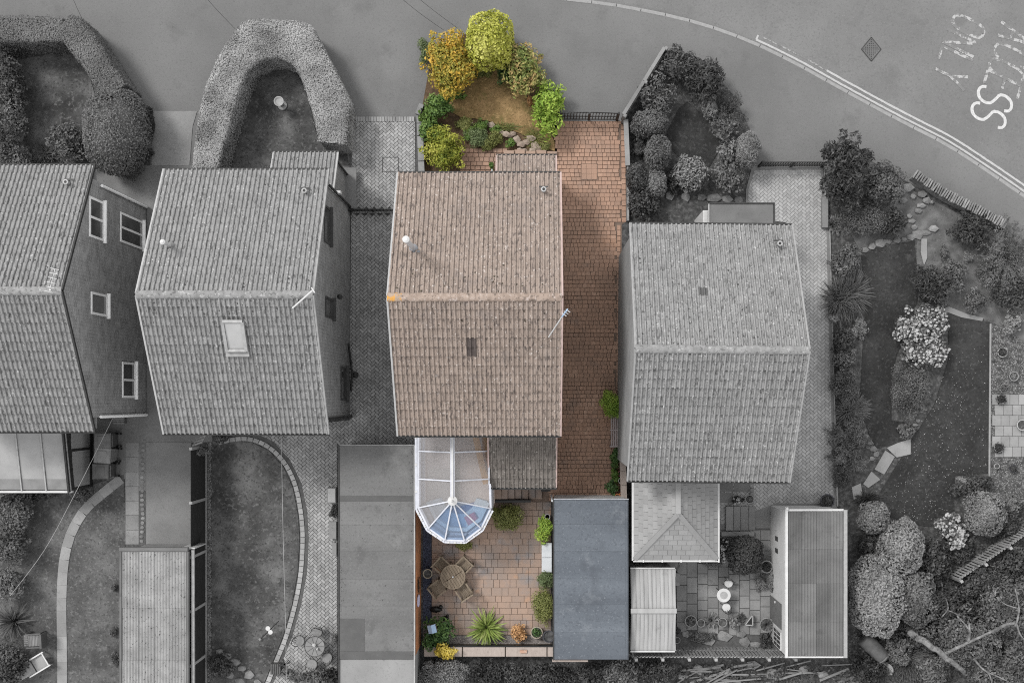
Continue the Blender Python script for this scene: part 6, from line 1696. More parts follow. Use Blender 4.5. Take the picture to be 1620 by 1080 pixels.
potted('dark bushy pot plant at the top of the pale slabs',1584,631,7,.2,'pot_grey','leafy','lf_darker',1.25)
potted('dark bushy pot plant at the foot of the pale slabs',1580,708,7,.2,'pot_grey','leafy','lf_darker',1.25)
potted('dark round pot at the bottom of the gravel',1603,741,6,.2,'pot_dark','leafy','lf_dark')
potted('tiny pale pot at the bottom left of the gravel',1577,737,4,.2,'pot_pale',None,None)
potted('pale ring shaped stone pot at the right edge of the slabs',1617,672,8,.3,'pot_pale',None,None)
potted('round planter at the corner of the dark corrugated garage',1309,792,10.5,.45,'pot_dark','leafy','lf_dark',1.0)
potted('big black round pot beside the white garage wall',1213,896,9.5,.4,'pot_grey','leafy','lf_darker',.7)
potted('wire rimmed round pot near the garage door',1213,988,11,.4,'pot_grey','grass','lf_pale')
potted('wide bowl planter on the left of the flagstone patio edge',1093,982,9,.3,'pot_grey','leafy','lf_mid',.8)
potted('small tan pot between the bowl planter and the pale spiky plant',1109,985,6,.3,'pot_grey',None,None)
potted('empty dark pot right of the pale spiky plant',1143,984,7,.3,'pot_grey',None,None)
potted('small upright pot beside the metal shed',1072,997,5,.35,'pot_dark','leafy','lf_dark')
potted('square based pot by the metal shed corner',1071,1012,5,.35,'pot_grey',None,None)
potted('pot with flowers on the paved recess by the hipped extension',1186,789,6.5,.3,'pot_grey','leafy','lf_mid',.7)
plant('strap_plant','pale rosette leaved plant at the foot of the flagstone patio',1126,982,13,13,.4,'strap','lf_paler',cat='plant',leafsize=(0,.09))
plant('shrub','pale leafy plant beside the empty dark pot',1160,984,10,11,.4,'big','lf_pale',leafsize=(.11,.06))
plant('shrub','thin grassy plant beside the triangular planter',1173,980,7,8,.4,'grass','lf_mid')
plant('clipped_bush','dark dome of glossy leaves above the flagstone patio',1179,878,27,29,1.4,'clip','lf_dark',leafsize=(.09,.055))
plant('hydrangea','narrow white flowered plant beside the hipped extension wall',1142,866,10,20,.7,'hydra','lf_darker',cat='hydrangea',dens=.7)
plant('shrub','low pale plant under the hipped extension gutter corner',1126,890,16,8,.3,'fine','lf_pale')
plant('shrub','pale creeping plant by the garage wall',1204,922,10,14,.3,'fine','lf_pale')
plant('shrub','pale climbing plant on the white garage wall',1223,915,5,22,.7,'fine','lf_pale')
plant('shrub','dark fern in the bed by the garage end',1210,1012,10,12,.5,'loose','lf_dark')
plant('shrub','dark low growth in the bed below the flagstones',1110,1008,22,9,.3,'fine','lf_mid')
plant('hydrangea','white flowering trough plant in the paved recess',1166,790,9,6,.4,'hydra','lf_darker',cat='hydrangea',dens=1.2)

# coloured rear garden
plant('grass_tuft','feathery olive shrub right of the conservatory',801,818,25,26,1.0,'fine','lf_olive',cat='grass plant',dens=1.2)
plant('shrub','wispy low green plant at the foot of the conservatory',735,862,14,9,.3,'fine','lf_olive')
plant('shrub','bright green fern bush beside the blue grey garage',861,836,13,24,.9,'big','lf_lime',leafsize=(.13,.04))
plant('shrub','thorny grey green shrub below the white bench box',863,915,13,16,.8,'fine','lf_heather')
plant('shrub','yellow green feathery bush against the blue grey garage',861,958,15,36,1.0,'fine','lf_olive',dens=1.3)
plant('shrub','glossy green shrub in the lower left corner of the red patio',693,1002,23,30,1.1,'big','lf_deepgreen',leafsize=(.13,.06),dens=1.3)
plant('shrub','golden yellow shrub on the coping in the patio corner',704,1030,22,10,.8,'loose','lf_gold',z0=.45)
plant('yucca','striped strap leaved yucca at the foot of the red patio',769,995,31,30,.9,'strap','lf_strap',cat='yucca',dens=1.3,leafsize=(0,.075))
plant('shrub','small peach flowered shrub on the gravel',821,1001,14,14,.5,'big','lf_orange',leafsize=(.07,.05))
plant('shrub','fresh green shrub leaning over the red drive',968,640,18,25,1.0,'fine','lf_lime',dens=1.2)
plant('shrub','dark green narrow hedge plant below the slatted bench',974,725,8,18,.6,'loose','lf_deepgreen')
plant('shrub','mid green shrub beside the tan capped wall',973,752,8,12,.6,'loose','lf_green')
plant('shrub','dark leafy bush above the corner of the blue grey garage',970,772,11,11,.6,'loose','lf_deepgreen')
potted('round stone pot against the orange garage wall',676.5,907,7,.45,'pot_stone',None,None)
potted('terracotta rimmed pot of green leaves on the gravel',849,1000,9,.35,'pot_stone','leafy','lf_deepgreen',.85)
potted('dark glazed pot with a knotted ornament by the blue grey garage',868,1006,9,.4,'pot_dark',None,None)
potted('small pink pot on the wall beside the blue grey garage',983,760,4.5,.5,'pot_pale',None,None)
potted('orange terracotta pot at the corner of the blue grey garage',977,786,5,.4,'terracotta','leafy','lf_orange',.5)
potted('second orange terracotta pot nearest the tan capped wall',984,782,4,.4,'terracotta',None,None)
potted('small dark red pot near the tan capped wall',981,749,4,.4,'cushion_red',None,None)
potted('small cream pot at the upper corner of the blue grey garage',866,817,4,.5,'pot_pale',None,None)

# rear left garden
plant('shrub','tall pale flowered shrub at the left edge under the lean-to',18,800,38,34,1.3,'loose','lf_mid')
plant('shrub','dense leafy shrub at the left edge beside the pale lawn',14,858,30,42,1.4,'loose','lf_mid')
plant('shrub','pale leaved shrub at the left edge level with the corrugated garage top',12,925,26,30,1.3,'big','lf_pale',leafsize=(.12,.06))
plant('strap_plant','spiky dark plant at the left edge near the wooden seat',14,985,28,30,1.0,'strap','lf_strap_grey',cat='plant',dens=1.2)
plant('shrub','dark leafy shrub at the bottom left corner',10,1050,32,40,1.2,'loose','lf_dark')
plant('shrub','small pale shrub under the lean-to corner',128,782,16,14,.6,'big','lf_mid',leafsize=(.12,.05))
plant('shrub','low dark bedding plants along the foot of the lean-to',60,782,40,8,.4,'loose','lf_dark')
plant('shrub','small weed clump against the corrugated garage upper wall',181,930,5,8,.3,'fine','lf_mid')
plant('shrub','weed clump against the corrugated garage lower wall',180,1000,5,9,.3,'fine','lf_mid')
plant('shrub','pale grass clump at the foot of the corrugated garage wall',181,1042,6,12,.3,'grass','lf_pale')
plant('shrub','small climbing plant at the top end of the black fence',318,712,8,10,1.4,'loose','lf_mid')
plant('shrub','bushy plant under the rear eave of the skylight house',350,694,13,8,.8,'loose','lf_mid')
plant('shrub','dark leafy plant by the side wall of the flat garage',528,806,7,12,.4,'loose','lf_dark')
plant('shrub','pale flowered plant beside the flat garage near the bistro set',528,1010,5,10,.4,'fine','lf_paler')
plant('shrub','dark rockery plants at the foot of the oval lawn',350,1050,18,20,.5,'loose','lf_dark')
plant('shrub','flowering pots mass at the bottom edge by the bistro set',500,1072,38,12,.5,'loose','lf_mid')
plant('shrub','dark round bush at the bottom edge beside the flat garage',524,1068,14,14,.6,'loose','lf_darker')
plant('shrub','leafy pot plant left of the bistro set',455,1065,10,11,.5,'loose','lf_pale')
# undergrowth along the bottom
plant('shrub','pale twiggy shrub below the coping boards at the bottom edge',702,1066,46,28,1.3,'fine','lf_paler',dens=1.1)
for k, (x, y, rx_, ry_, m_, lb) in enumerate([
    (775,1066,34,24,'lf_darker','darkest shrub at the bottom edge right of the pale twiggy shrub'),
    (828,1068,36,22,'lf_dark','dark shrub at the bottom edge under the loose brick'),
    (882,1068,34,20,'lf_darker','dark shrub at the bottom edge under the left corner of the blue grey garage'),
    (935,1066,36,20,'lf_dark','dark shrub at the bottom edge under the middle of the blue grey garage'),
    (988,1060,34,24,'lf_mid','mid grey shrub at the bottom edge under the right corner of the blue grey garage'),
    (1040,1062,30,22,'lf_dark','dark shrub at the bottom edge beside the timber heap')]):
    plant('shrub', lb, x, y, rx_, ry_, .9, 'loose', m_)
plant('shrub','dark bramble mass beside the fallen drum',1378,1060,36,28,.7,'loose','lf_darker')
plant('shrub','grassy bramble clump below the bare pale trunk',1440,1045,38,36,.9,'grass','lf_mid',dens=2.2)
# wood at the lower right: trees with pale limbs
def tree(label, px, py, rx, ry, h, m, limbs, dens=1.0, bark='bark_pale', ls=(.12,.06)):
    t = plant('tree', label, px, py, rx, ry, h, 'loose', m, cat='tree', stem=False, dens=dens*1.5, leafsize=ls, lobes=34)
    for pts, r0, r1 in limbs:
        p = smooth_line([P3(x,y,z) for x, y, z in pts], 4); n = len(p)
        MB().tube(p, [r0+(r1-r0)*i/(n-1) for i in range(n)], 7).build('limb', bark, t, smooth=True)
    X, Y, _ = t.location
    MB().tube([(X,Y,0),(X+.1,Y,h*.4),(X,Y+.05,h*.6)], [.16,.12,.05], 8).build('trunk', bark, t, smooth=True)
    return t
for x_, y_, rx_, ry_, m_, lb_ in ((1470,1015,26,22,'lf_dark','dark bramble beside the thick broken trunk'),(1478,1062,32,26,'lf_mid','leafy undergrowth below the thick broken trunk'),(1540,968,30,24,'lf_mid','leafy shrub above the fork of the broken trunk'),(1455,1005,20,16,'lf_dark','small dark shrub at the upper end of the broken trunk'),(1545,1050,34,26,'lf_mid','mid grey leafy shrub right of the broken trunk'),(1600,1010,30,24,'lf_mid','leafy shrub under the forked white branches'),(1420,1030,24,20,'lf_mid','leafy bramble right of the plastic drum')):
    plant('shrub', lb_, x_, y_, rx_, ry_, 1.1, 'loose', m_, dens=1.2)
plant('shrub','low green filler between the stone wall and variegated shrub',676,182,12,14,.8,'loose','lf_green')
plant('shrub','dark green undergrowth between the autumn tree and the dry lawn',722,146,14,12,.6,'loose','lf_green')
tree('tree with a thick broken pale trunk in the lower right wood',1530,1010,52,44,2.4,'lf_mid',[
    ([(1440,1000,1.6),(1452,1009,2.0),(1462,1013,2.2),(1475,1024,2.4),(1484,1028,2.5),(1496,1040,2.6),(1506,1046,2.6),(1525,1062,2.2)],.13,.08),
    ([(1494,1034,2.4),(1512,1025,2.6),(1535,1014,2.8),(1555,1005,2.9),(1590,988,2.6)],.06,.04),
    ([(1532,1014,2.8),(1534,1000,3.0),(1533,985,3.1)],.05,.03), ([(1533,995,3.0),(1525,985,3.1),(1514,974,3.2)],.035,.015)], .7)
tree('leafy tree at the right edge with forked white branches',1598,965,48,60,2.6,'lf_mid',[
    ([(1570,1000,2.4),(1590,988,2.9),(1606,985,3.1)],.06,.05), ([(1606,990,3.1),(1610,978,3.2),(1612,960,3.3),(1606,930,3.2)],.04,.025),
    ([(1608,985,3.1),(1614,1003,3.2),(1625,1015,3.0)],.035,.02), ([(1611,962,3.2),(1590,955,3.0),(1580,945,2.7)],.025,.010)], .7)
tree('dark leaved tree in the bottom right corner',1590,1062,60,36,2.0,'lf_mid',[
    ([(1540,1040,2.0),(1552,1055,2.3),(1565,1066,2.4),(1570,1085,2.2)],.04,.02), ([(1560,1062,2.3),(1580,1070,2.5),(1600,1080,2.4)],.03,.015)], .6)
tree('dark tree under the diagonal slatted fence',1560,922,44,36,1.7,'lf_dark',[], .8)
tree('twiggy dark shrub tree left of the broken trunk',1500,965,40,40,1.6,'lf_dark',[([(1490,975,1.6),(1500,962,1.9),(1496,945,1.8)],.025,.01), ([(1500,965,1.8),(1515,972,1.9),(1520,985,1.8)],.02,.01)], .8)
tree('dark tree at the right edge below the fence',1612,892,30,34,1.6,'lf_dark',[], .8)
# ivy ground cover over the wood floor
g = np.random.default_rng(77); pts = []
poly = poly_px([(1345,1000),(1460,960),(1470,860),(1530,870),(1700,760),(1800,1150),(640,1150),(660,1044),(1070,1050),(1340,1048)])
while len(pts) < 12000:
    x = g.uniform(P(640,0)[0], P(1700,0)[0]); y = g.uniform(P(0,1130)[1], P(0,790)[1])
    if inside(poly, x, y): pts.append((x, y, abs(g.normal(.08,.06)) + .45*max(0, math.sin(x*2.3+1)*math.sin(y*2.9+.5)+.5*math.sin(x*5.1)*math.sin(y*4.3))))
v, f = leaf_cards(np.array(pts), np.tile([0,0,1.0],(len(pts),1)), .12, .075, g)
o = link_mesh('ivy_ground_cover', v, f.tolist(), 'lf_dark', kind='stuff'); tag(o, 'dark ivy and leaf litter covering the ground of the lower right wood', 'ground cover')
# ------------------------------------------------------------------ furniture and small things
def legs(t, c, pts, z0, z1, w, m):
    for dx, dy in pts: MB().box(c[0]+dx-w/2, c[0]+dx+w/2, c[1]+dy-w/2, c[1]+dy+w/2, z0, z1).build('leg', m, t)

# round slatted table on the red patio
c = P(716.5, 912, .75); R = 19*(CAM_H-.75)/FPX; Z = .045
t = thing('garden_table', 'round slatted wooden table on the red patio', 'table', (*c, Z))
n = 9; w = 2*R/n
for quad in range(2):
    for k in range(n):
        x0 = -R+k*w; xm = x0+w/2; L = math.sqrt(max(0, R*R-xm*xm))*.93
        a, b = (.012, L) if quad == 0 else (-L, -.012)
        if L < .06: continue
        vs = [(x0+.006,a),(x0+w-.006,a),(x0+w-.006,b),(x0+.006,b)]; cs, sn = math.cos(.55), math.sin(.55)
        MB().prism([(c[0]+u*cs-v*sn, c[1]+u*sn+v*cs) for u, v in vs], .725, .75).build('slat', 'wood_teak', t)
V = []; F = []; S = 40
for k in range(S):
    a = 2*math.pi*k/S
    for rr, z in ((R*.93,.725),(R*.93,.757),(R*1.04,.757),(R*1.04,.725)): V.append((c[0]+rr*math.cos(a), c[1]+rr*math.sin(a), z))
for k in range(S):
    for j in range(4): F.append((k*4+j, k*4+(j+1)%4, ((k+1)%S)*4+(j+1)%4, ((k+1)%S)*4+j))
MB().add(V, F).build('rim', 'wood_teak', t)
MB().lathe([(.03,0),(.03,.03),(.012,.05)], (c[0],c[1],.75), 10).build('parasol_hole_cap', 'white_c', t)
legs(t, c, [(-.25,-.25),(.25,-.25),(.25,.25),(-.25,.25)], Z, .725, .05, 'wood_dark')
def wood_chair(label, px, py, rz):
    x, y = P(px, py, .45); t = thing('garden_chair', label, 'chair', (x, y, Z), 'wooden chairs round the patio table', rz)
    def L(mb, nm, m): return link_local(nm, mb.v, mb.f, m, t)
    # local: front is +y (towards the table), back is -y
    for k in range(7): L(MB().box(-.19+k*.056, -.19+k*.056+.046, -.20, .19, .40, .42), 'slat', 'wood_teak')
    L(MB().box(-.22,.22,.19,.225,.37,.425), 'front_rail', 'wood_teak')
    bk = L(MB().bar((-.22,-.24,.9),(.22,-.24,.9), .05, .06), 'back_rail', 'wood_teak')
    L(MB().bar((-.22,-.215,.46),(.22,-.215,.46), .04, .05), 'back_rail', 'wood_teak')
    for k in range(6): L(MB().bar((-.165+k*.066,-.215,.46),(-.165+k*.066,-.24,.9), .03, .02), 'back_slat', 'wood_teak')
    for s in (-1, 1):
        L(MB().bar((s*.235,-.24,.62),(s*.235,.20,.62), .055, .03), 'armrest', 'wood_teak')
        L(MB().box(s*.235-.022,s*.235+.022,.17,.215,0,.61), 'leg', 'wood_teak')
        L(MB().bar((s*.235,-.19,0),(s*.235,-.25,.92), .045, .045), 'leg', 'wood_teak')
    return t
for lab, px, py in (('upper left wooden chair of the four round the slatted table',699,893), ('upper right wooden chair of the four round the slatted table',735,892), ('lower left wooden chair of the four round the slatted table',693,929), ('lower right wooden chair of the four round the slatted table',734,934)):
    cx, cy = P(px,py,.45); rz = math.atan2(c[1]-cy, c[0]-cx) - math.pi/2
    wood_chair(lab, px, py, rz)

# slatted bench beside the red drive
x0, y0 = P(965,707,.45); x1, y1 = P(985,655,.45)
t = thing('garden_bench', 'pale slatted bench beside the red drive', 'bench', ((x0+x1)/2, (y0+y1)/2, .03))
for k in range(4): MB().box(x0+.03+k*.075, x0+.03+k*.075+.055, y0+.04, y1-.04, .42, .45).build('seat_slat', 'bench_wood', t)
for k in range(3): MB().box(x1-.09+k*.012, x1-.07+k*.012, y0+.04, y1-.04, .52+k*.12, .60+k*.12).build('back_slat', 'bench_wood', t)
for y in (y0, y1-.05, (y0+y1)/2):
    MB().box(x0, x1-.03, y, y+.05, .45, .475).build('arm_rail', 'bench_wood', t)
for y in (y0, y1-.05):
    for x in (x0, x1-.06): MB().box(x, x+.05, y+.002, y+.048, .03, .449 if x == x0 else .9).build('leg', 'bench_wood', t)
MB().box(x1-.05, x1, y0, y1, .86, .92).build('top_rail', 'bench_wood', t)

# white box seat beside the garage of the coloured house
x0, y0 = P(857,905,.4); x1, y1 = P(873,858,.4)
t = thing('box_bench', 'plain white box bench against the blue grey garage', 'bench', ((x0+x1)/2, (y0+y1)/2, .04))
MB().box(x0+.03, x1-.02, y0+.03, y1-.03, .04, .36).build('box', 'white_c', t)
for k in range(2): MB().box(x0, x1, y0+(y1-y0)*k/2+.004, y0+(y1-y0)*(k+1)/2-.004, .36, .40, .012).build('lid', 'white_c', t)

# black garden clogs / ornament
for lab, px, py, rz, s in (('larger black plastic cat ornament beside the glossy green shrub',690,964,.6,1.0), ('smaller black plastic cat ornament at the edge of the glossy green shrub',704,978,.9,.75)):
    x, y = P(px,py,.2); t = thing('garden_ornament', lab, 'ornament', (x, y, .045))
    cs, sn = math.cos(rz), math.sin(rz)
    MB().blob((x,y,.15), .15*s, 3, (1.35*cs+.6*sn,.8,.7), .12, 2).build('body', 'black_plastic', t, smooth=True)
    MB().blob((x+.2*s*cs,y+.2*s*sn,.26), .085*s, 5, (1,1,1), .08, 2).build('head', 'black_plastic', t, smooth=True)
    for q in (-1,1): MB().lathe([(.03*s,0),(.004,.07*s)], (x+.2*s*cs-q*.045*s*sn,y+.2*s*sn+q*.045*s*cs,.32), 6).build('ear', 'black_plastic', t)
# bird table over the glossy shrub
x, y = P(683,995,1.25)
t = thing('bird_table', 'pale blue roofed bird table in the glossy green shrub', 'bird table', (x, y, .04))
MB().box(x-.03,x+.03,y-.03,y+.03,.04,1.05).build('post', 'wood_dark', t)
MB().obox((x,y,1.06), (.34,.30,.03), .2).build('tray', 'wood_dark', t)
rf = MB()
M_ = Matrix.Rotation(.2, 4, 'Z')
for s in (-1,1):
    q = [Vector((s*.15,-.15,1.16)), Vector((0,-.15,1.27)), Vector((0,.15,1.27)), Vector((s*.15,.15,1.16))]
    rf.add([tuple(Matrix.Translation((x,y,0)) @ M_ @ v) for v in q], [(0,1,2,3)])
rf.build('roof', 'blue_paint', t)
for dx, dy in ((-.12,-.12),(.12,-.12),(.12,.12),(-.12,.12)): MB().box(x+dx-.01,x+dx+.01,y+dy-.01,y+dy+.01,1.07,1.18).build('roof_post', 'wood_dark', t)

# white round table and two chairs on the flagstones
c = P(1145,941,.7); R = 11*(CAM_H-.7)/FPX
t = thing('garden_table', 'round white table on the grey flagstones', 'table', (*c, .04))
MB().lathe([(R*.94,0),(R,.012),(R,.028),(R*.97,.034)], (*c,.69), 28).build('tabletop', 'white', t)
MB().lathe([(R*.55,0),(R*.55,.004)], (*c,.725), 20).build('inset', 'pot_pale', t)
for k in range(3):
    a = k*2.094+.3; MB().tube([(c[0]+.1*math.cos(a),c[1]+.1*math.sin(a),.68),(c[0]+.04*math.cos(a),c[1]+.04*math.sin(a),.35),(c[0]+.22*math.cos(a),c[1]+.22*math.sin(a),.05)], .014, 6).build('leg', 'black_metal', t)
def metal_chair(label, px, py, face, mseat='white', Rm=.155):
    x, y = P(px,py,.45); t = thing('metal_chair', label, 'chair', (x, y, .04), 'metal bistro chairs', face)
    def L(mb, nm, m): return link_local(nm, mb.v, mb.f, m, t)
    L(MB().lathe([(Rm*.9,.40),(Rm,.42),(Rm,.44),(Rm*.9,.46)], (0,0,0), 20), 'seat', mseat)
    L(MB().tube([(Rm*math.cos(a), Rm*math.sin(a), .41) for a in np.linspace(0,6.283,17)], .010, 5), 'seat_ring', 'black_metal')
    arc = [(Rm*1.1*math.cos(a), -abs(Rm*1.0*math.sin(a))-.02, .42+.42*abs(math.sin(a))) for a in np.linspace(0, math.pi, 9)]
    bk = L(MB().tube(arc, .012, 6), 'back', 'black_metal')
    for u in (-.07,0,.07): L(MB().tube([(u,-Rm*.6,.43),(u*1.3,-Rm*.98,.62),(u*.6,-Rm*1.05,.78)], .008, 5), 'back_bar', 'black_metal')
    for k in range(4):
        a = k*1.571+.785; L(MB().tube([(Rm*.8*math.cos(a),Rm*.8*math.sin(a),.41),(Rm*1.25*math.cos(a),Rm*1.25*math.sin(a),0)], .010, 5), 'leg', 'black_metal')
    return t
metal_chair('white seated metal chair above the round white table',1152.5,922,math.radians(160))
metal_chair('white seated metal chair below the round white table',1149,960,math.radians(15))

# dark ironwork bistro set at the foot of the herringbone paving
c = P(498,1022,.7); R = 16*(CAM_H-.7)/FPX
t = thing('bistro_table', 'round ironwork table near the bottom edge beside the flat garage', 'table', (*c, .045))
MB().lathe([(R*.97,0),(R,.01),(R,.02),(R*.96,.024)], (*c,.69), 28).build('tabletop', 'bin_mid', t)
for k in range(10):
    a = k*.628; MB().bar((c[0]+R*.2*math.cos(a),c[1]+R*.2*math.sin(a),.718),(c[0]+R*.9*math.cos(a),c[1]+R*.9*math.sin(a),.718), .012, .008).build('lattice_bar', 'dark_frame', t)
MB().tube([(c[0]+R*math.cos(a), c[1]+R*math.sin(a), .715) for a in np.linspace(0,6.283,25)], .014, 5).build('rim', 'dark_frame', t)
for k in range(3):
    a = k*2.094; MB().tube([(c[0]+.1*math.cos(a),c[1]+.1*math.sin(a),.68),(c[0]+.25*math.cos(a),c[1]+.25*math.sin(a),.05)], .014, 6).build('leg', 'black_metal', t)
o = MB().blob((*P(497,1019,.8),.80), .07, 4, (1,1,1), .35, 1).blob((*P(502,1026,.8),.79), .06, 7, (1,1,1), .35, 1).build('table_flowers', 'petal'); tag(o, 'little bunch of white flowers on the ironwork table', 'flowers')
for lab, px, py, tx in (('left ironwork chair with a scrolled back at the bistro table',474,1013,'l'), ('upper ironwork chair with a latticed seat at the bistro table',502,999,'u'), ('lower ironwork chair under the bistro table',494,1050,'d'), ('right ironwork chair with cushions beside the bistro table',518,1040,'r')):
    cx, cy = P(px,py,.45); metal_chair(lab, px, py, math.atan2(c[1]-cy, c[0]-cx)-math.pi/2, 'bin_mid', .19)

# wheelie bins by the leftmost house
def wheelie(label, px, py, m, ml, rz):
    x, y = P(px,py,1.0); t = thing('wheelie_bin', label, 'bin', (x, y, .02), 'wheelie bins', rz)
    def L(mb, nm, mm): return link_local(nm, mb.v, mb.f, mm, t)
    z = .12; b = MB().add([(-.2,-.22,.06),(.2,-.22,.06),(.2,.2,.06),(-.2,.2,.06),(-.26,-.28,.98),(.26,-.28,.98),(.26,.28,.98),(-.26,.28,.98)], [(3,2,1,0),(4,5,6,7),(0,1,5,4),(1,2,6,5),(2,3,7,6),(3,0,4,7)])
    L(b, 'body', m)
    lid = L(MB().box(-.28,.28,-.31,.29,.98,1.05,.03), 'lid', ml)
    L(MB().box(-.17,.17,-.18,.14,1.05,1.066,.01), 'lid_panel', ml)
    L(MB().bar((-.2,.34,1.0),(.2,.34,1.0), .03, .03), 'handle', 'bin_dark')
    for s in (-1,1):
        V = MB().tube([(s*.2,.25,.1),(s*.26,.25,.1)], .1, 14); L(V, 'wheel', 'black_plastic')
    return t
wheelie('uppermost wheelie bin tucked under the eave of the leftmost house',163,697,'bin_dark','bin_grey',math.radians(-90))
wheelie('middle wheelie bin with the palest lid',163,720,'bin_mid','bin_mid',math.radians(-95))
wheelie('lowest dark wheelie bin beside the lean-to',160,745,'bin_dark','bin_dark',math.radians(-90))
t = thing('wooden_crate', 'low dark timber crate under the gutter of the leftmost house', 'crate', P3(190,665))
x0, y0 = P(178,671,.3); x1, y1 = P(197,660,.3)
for k in range(3): MB().box(x0, x1, y0+k*(y1-y0)/3+.01, y0+(k+1)*(y1-y0)/3-.01, .28, .31).build('slat', 'wood_grey', t)
MB().box(x0+.02,x1-.02,y0+.02,y1-.02,0,.28).build('box', 'bin_grey', t)

# white sun lounger and wooden seat, lower left
x, y = P(52,1054,.35); rz = math.radians(31)
t = thing('sun_lounger', 'white folding sun lounger on the pale lawn', 'sun lounger', (x, y, .02), None, rz)
def L(mb, nm, mm): return link_local(nm, mb.v, mb.f, mm, t)
L(MB().add([(.05,-.24,.32),(.52,-.24,.34),(.52,.24,.34),(.05,.24,.32),(.05,-.24,.29),(.52,-.24,.31),(.52,.24,.31),(.05,.24,.29)], [(0,1,2,3),(4,5,1,0),(7,4,0,3),(6,7,3,2),(5,6,2,1)]), 'seat', 'poly_white')
L(MB().add([(-.56,-.21,.55),(0,-.24,.33),(0,.24,.33),(-.56,.21,.55),(-.56,-.21,.52),(0,-.24,.30),(0,.24,.30),(-.56,.21,.52)], [(0,1,2,3),(4,5,1,0),(7,4,0,3),(5,6,2,1)]), 'backrest', 'poly_white')
for s in (-1,1):
    L(MB().bar((-.25,s*.27,.42),(.62,s*.27,.40), .05, .04), 'arm_rail', 'white')
    for xx in (-.2,.5): L(MB().bar((xx,s*.27,0),(xx+.06,s*.27,.4), .035, .035), 'leg', 'white')
L(MB().bar((.55,-.27,.38),(.55,.27,.38), .04, .04), 'front_bar', 'white')
x, y = P(56,1012,.4)
t = thing('garden_chair', 'slatted dark wooden seat on the pale lawn above the sun lounger', 'seat', (x, y, .02), None, math.radians(3))
for k in range(9): L(MB().box(-.24+k*.055,-.24+k*.055+.045,-.21,.21,.40,.42), 'slat', 'wood_grey')
L(MB().box(-.30,.26,-.27,-.22,.5,.53), 'armrest', 'bin_dark'); L(MB().box(-.30,.26,.22,.27,.5,.53), 'armrest', 'bin_dark')
L(MB().bar((.33,-.25,.48),(.33,.25,.48), .07, .5), 'back', 'bin_dark')
for k in range(6): L(MB().box(-.42,-.27,-.2+k*.07,-.2+k*.07+.05,.36,.38), 'foot_slat', 'wood_grey')
for xx in (-.25,.22):
    for yy in (-.24,.24): L(MB().box(xx-.025,xx+.025,yy-.025,yy+.025,0,.5), 'leg', 'bin_dark')

# bird bath on the arch lawn
x, y = P(441.5,161,.6)
t = thing('bird_bath', 'pale stone bird bath on the lawn inside the arch hedge', 'bird bath', (x, y, .03))
MB().lathe([(.17,0),(.17,.05),(.08,.10),(.07,.48),(.12,.55)], (x,y,.03), 16).build('pedestal', 'pot_pale', t)
MB().lathe([(.08,0),(.16,.05),(.18,.09),(.18,.11),(.15,.11),(.10,.07),(.02,.06)], (x,y,.56), 20).build('bowl', 'pot_pale', t)
# bird feeder pole lying over the oval lawn
t = thing('bird_feeder', 'leaning bird feeder pole with two pale dishes on the oval lawn', 'bird feeder', P3(411,1011,.03))
MB().tube([P3(411,1011,.05), P3(441,982,1.3)], .016, 6).build('pole', 'black_metal', t)
MB().blob((*P(411.5,1010.5,.1),.10), .065, 2, (1,1,1), .05, 2).build('base_ball', 'bin_mid', t, smooth=True)
for px, py in ((424,993),(428,999)): MB().lathe([(.05,0),(.08,.02),(.085,.04),(.07,.03)], P3(px,py,.9), 14).build('dish', 'white', t)
MB().tube([P3(436,987,1.1), P3(446,990,1.1)], .012, 5).build('hook', 'black_metal', t)
# planter tub and cross ornament by the rockery
x, y = P(436,1058,.35); t = thing('wooden_tub', 'dark slatted square tub at the bottom of the oval lawn', 'planter', (x, y, .04))
for k in range(5): MB().box(x-.19+k*.076,x-.19+k*.076+.066,y-.19,y+.19,.04,.36,.01).build('stave', 'bin_dark', t)
x, y = P(452,1048,.5); t = thing('garden_windmill', 'small dark cross shaped garden spinner beside the square tub', 'ornament', (x, y, .04))
for a in (0.3,1.87): MB().bar((x-.2*math.cos(a),y-.2*math.sin(a),.7),(x+.2*math.cos(a),y+.2*math.sin(a),.7), .06, .02).build('blade', 'black_metal', t)
MB().tube([(x,y,.04),(x,y,.7)], .014, 6).build('pole', 'black_metal', t)
# leaning ladder shape at the top of the black fence
t = thing('wooden_pallet', 'short slatted timber gate at the top end of the black fence', 'gate', P3(322,694))
a = P3(312,702,1.5); b = P3(330,672,1.0)
for k in range(7):
    q = k/6; cx, cy, cz = [a[i]+(b[i]-a[i])*q for i in range(3)]
    MB().obox((cx,cy,cz), (.36,.05,.04), .35).build('slat', 'wood_pale', t)
for s in (-1,1): MB().bar((a[0]+s*.15,a[1]+s*.05,a[2]-.04),(b[0]+s*.15,b[1]+s*.05,b[2]-.04), .05, .05).build('stile', 'wood_grey', t)

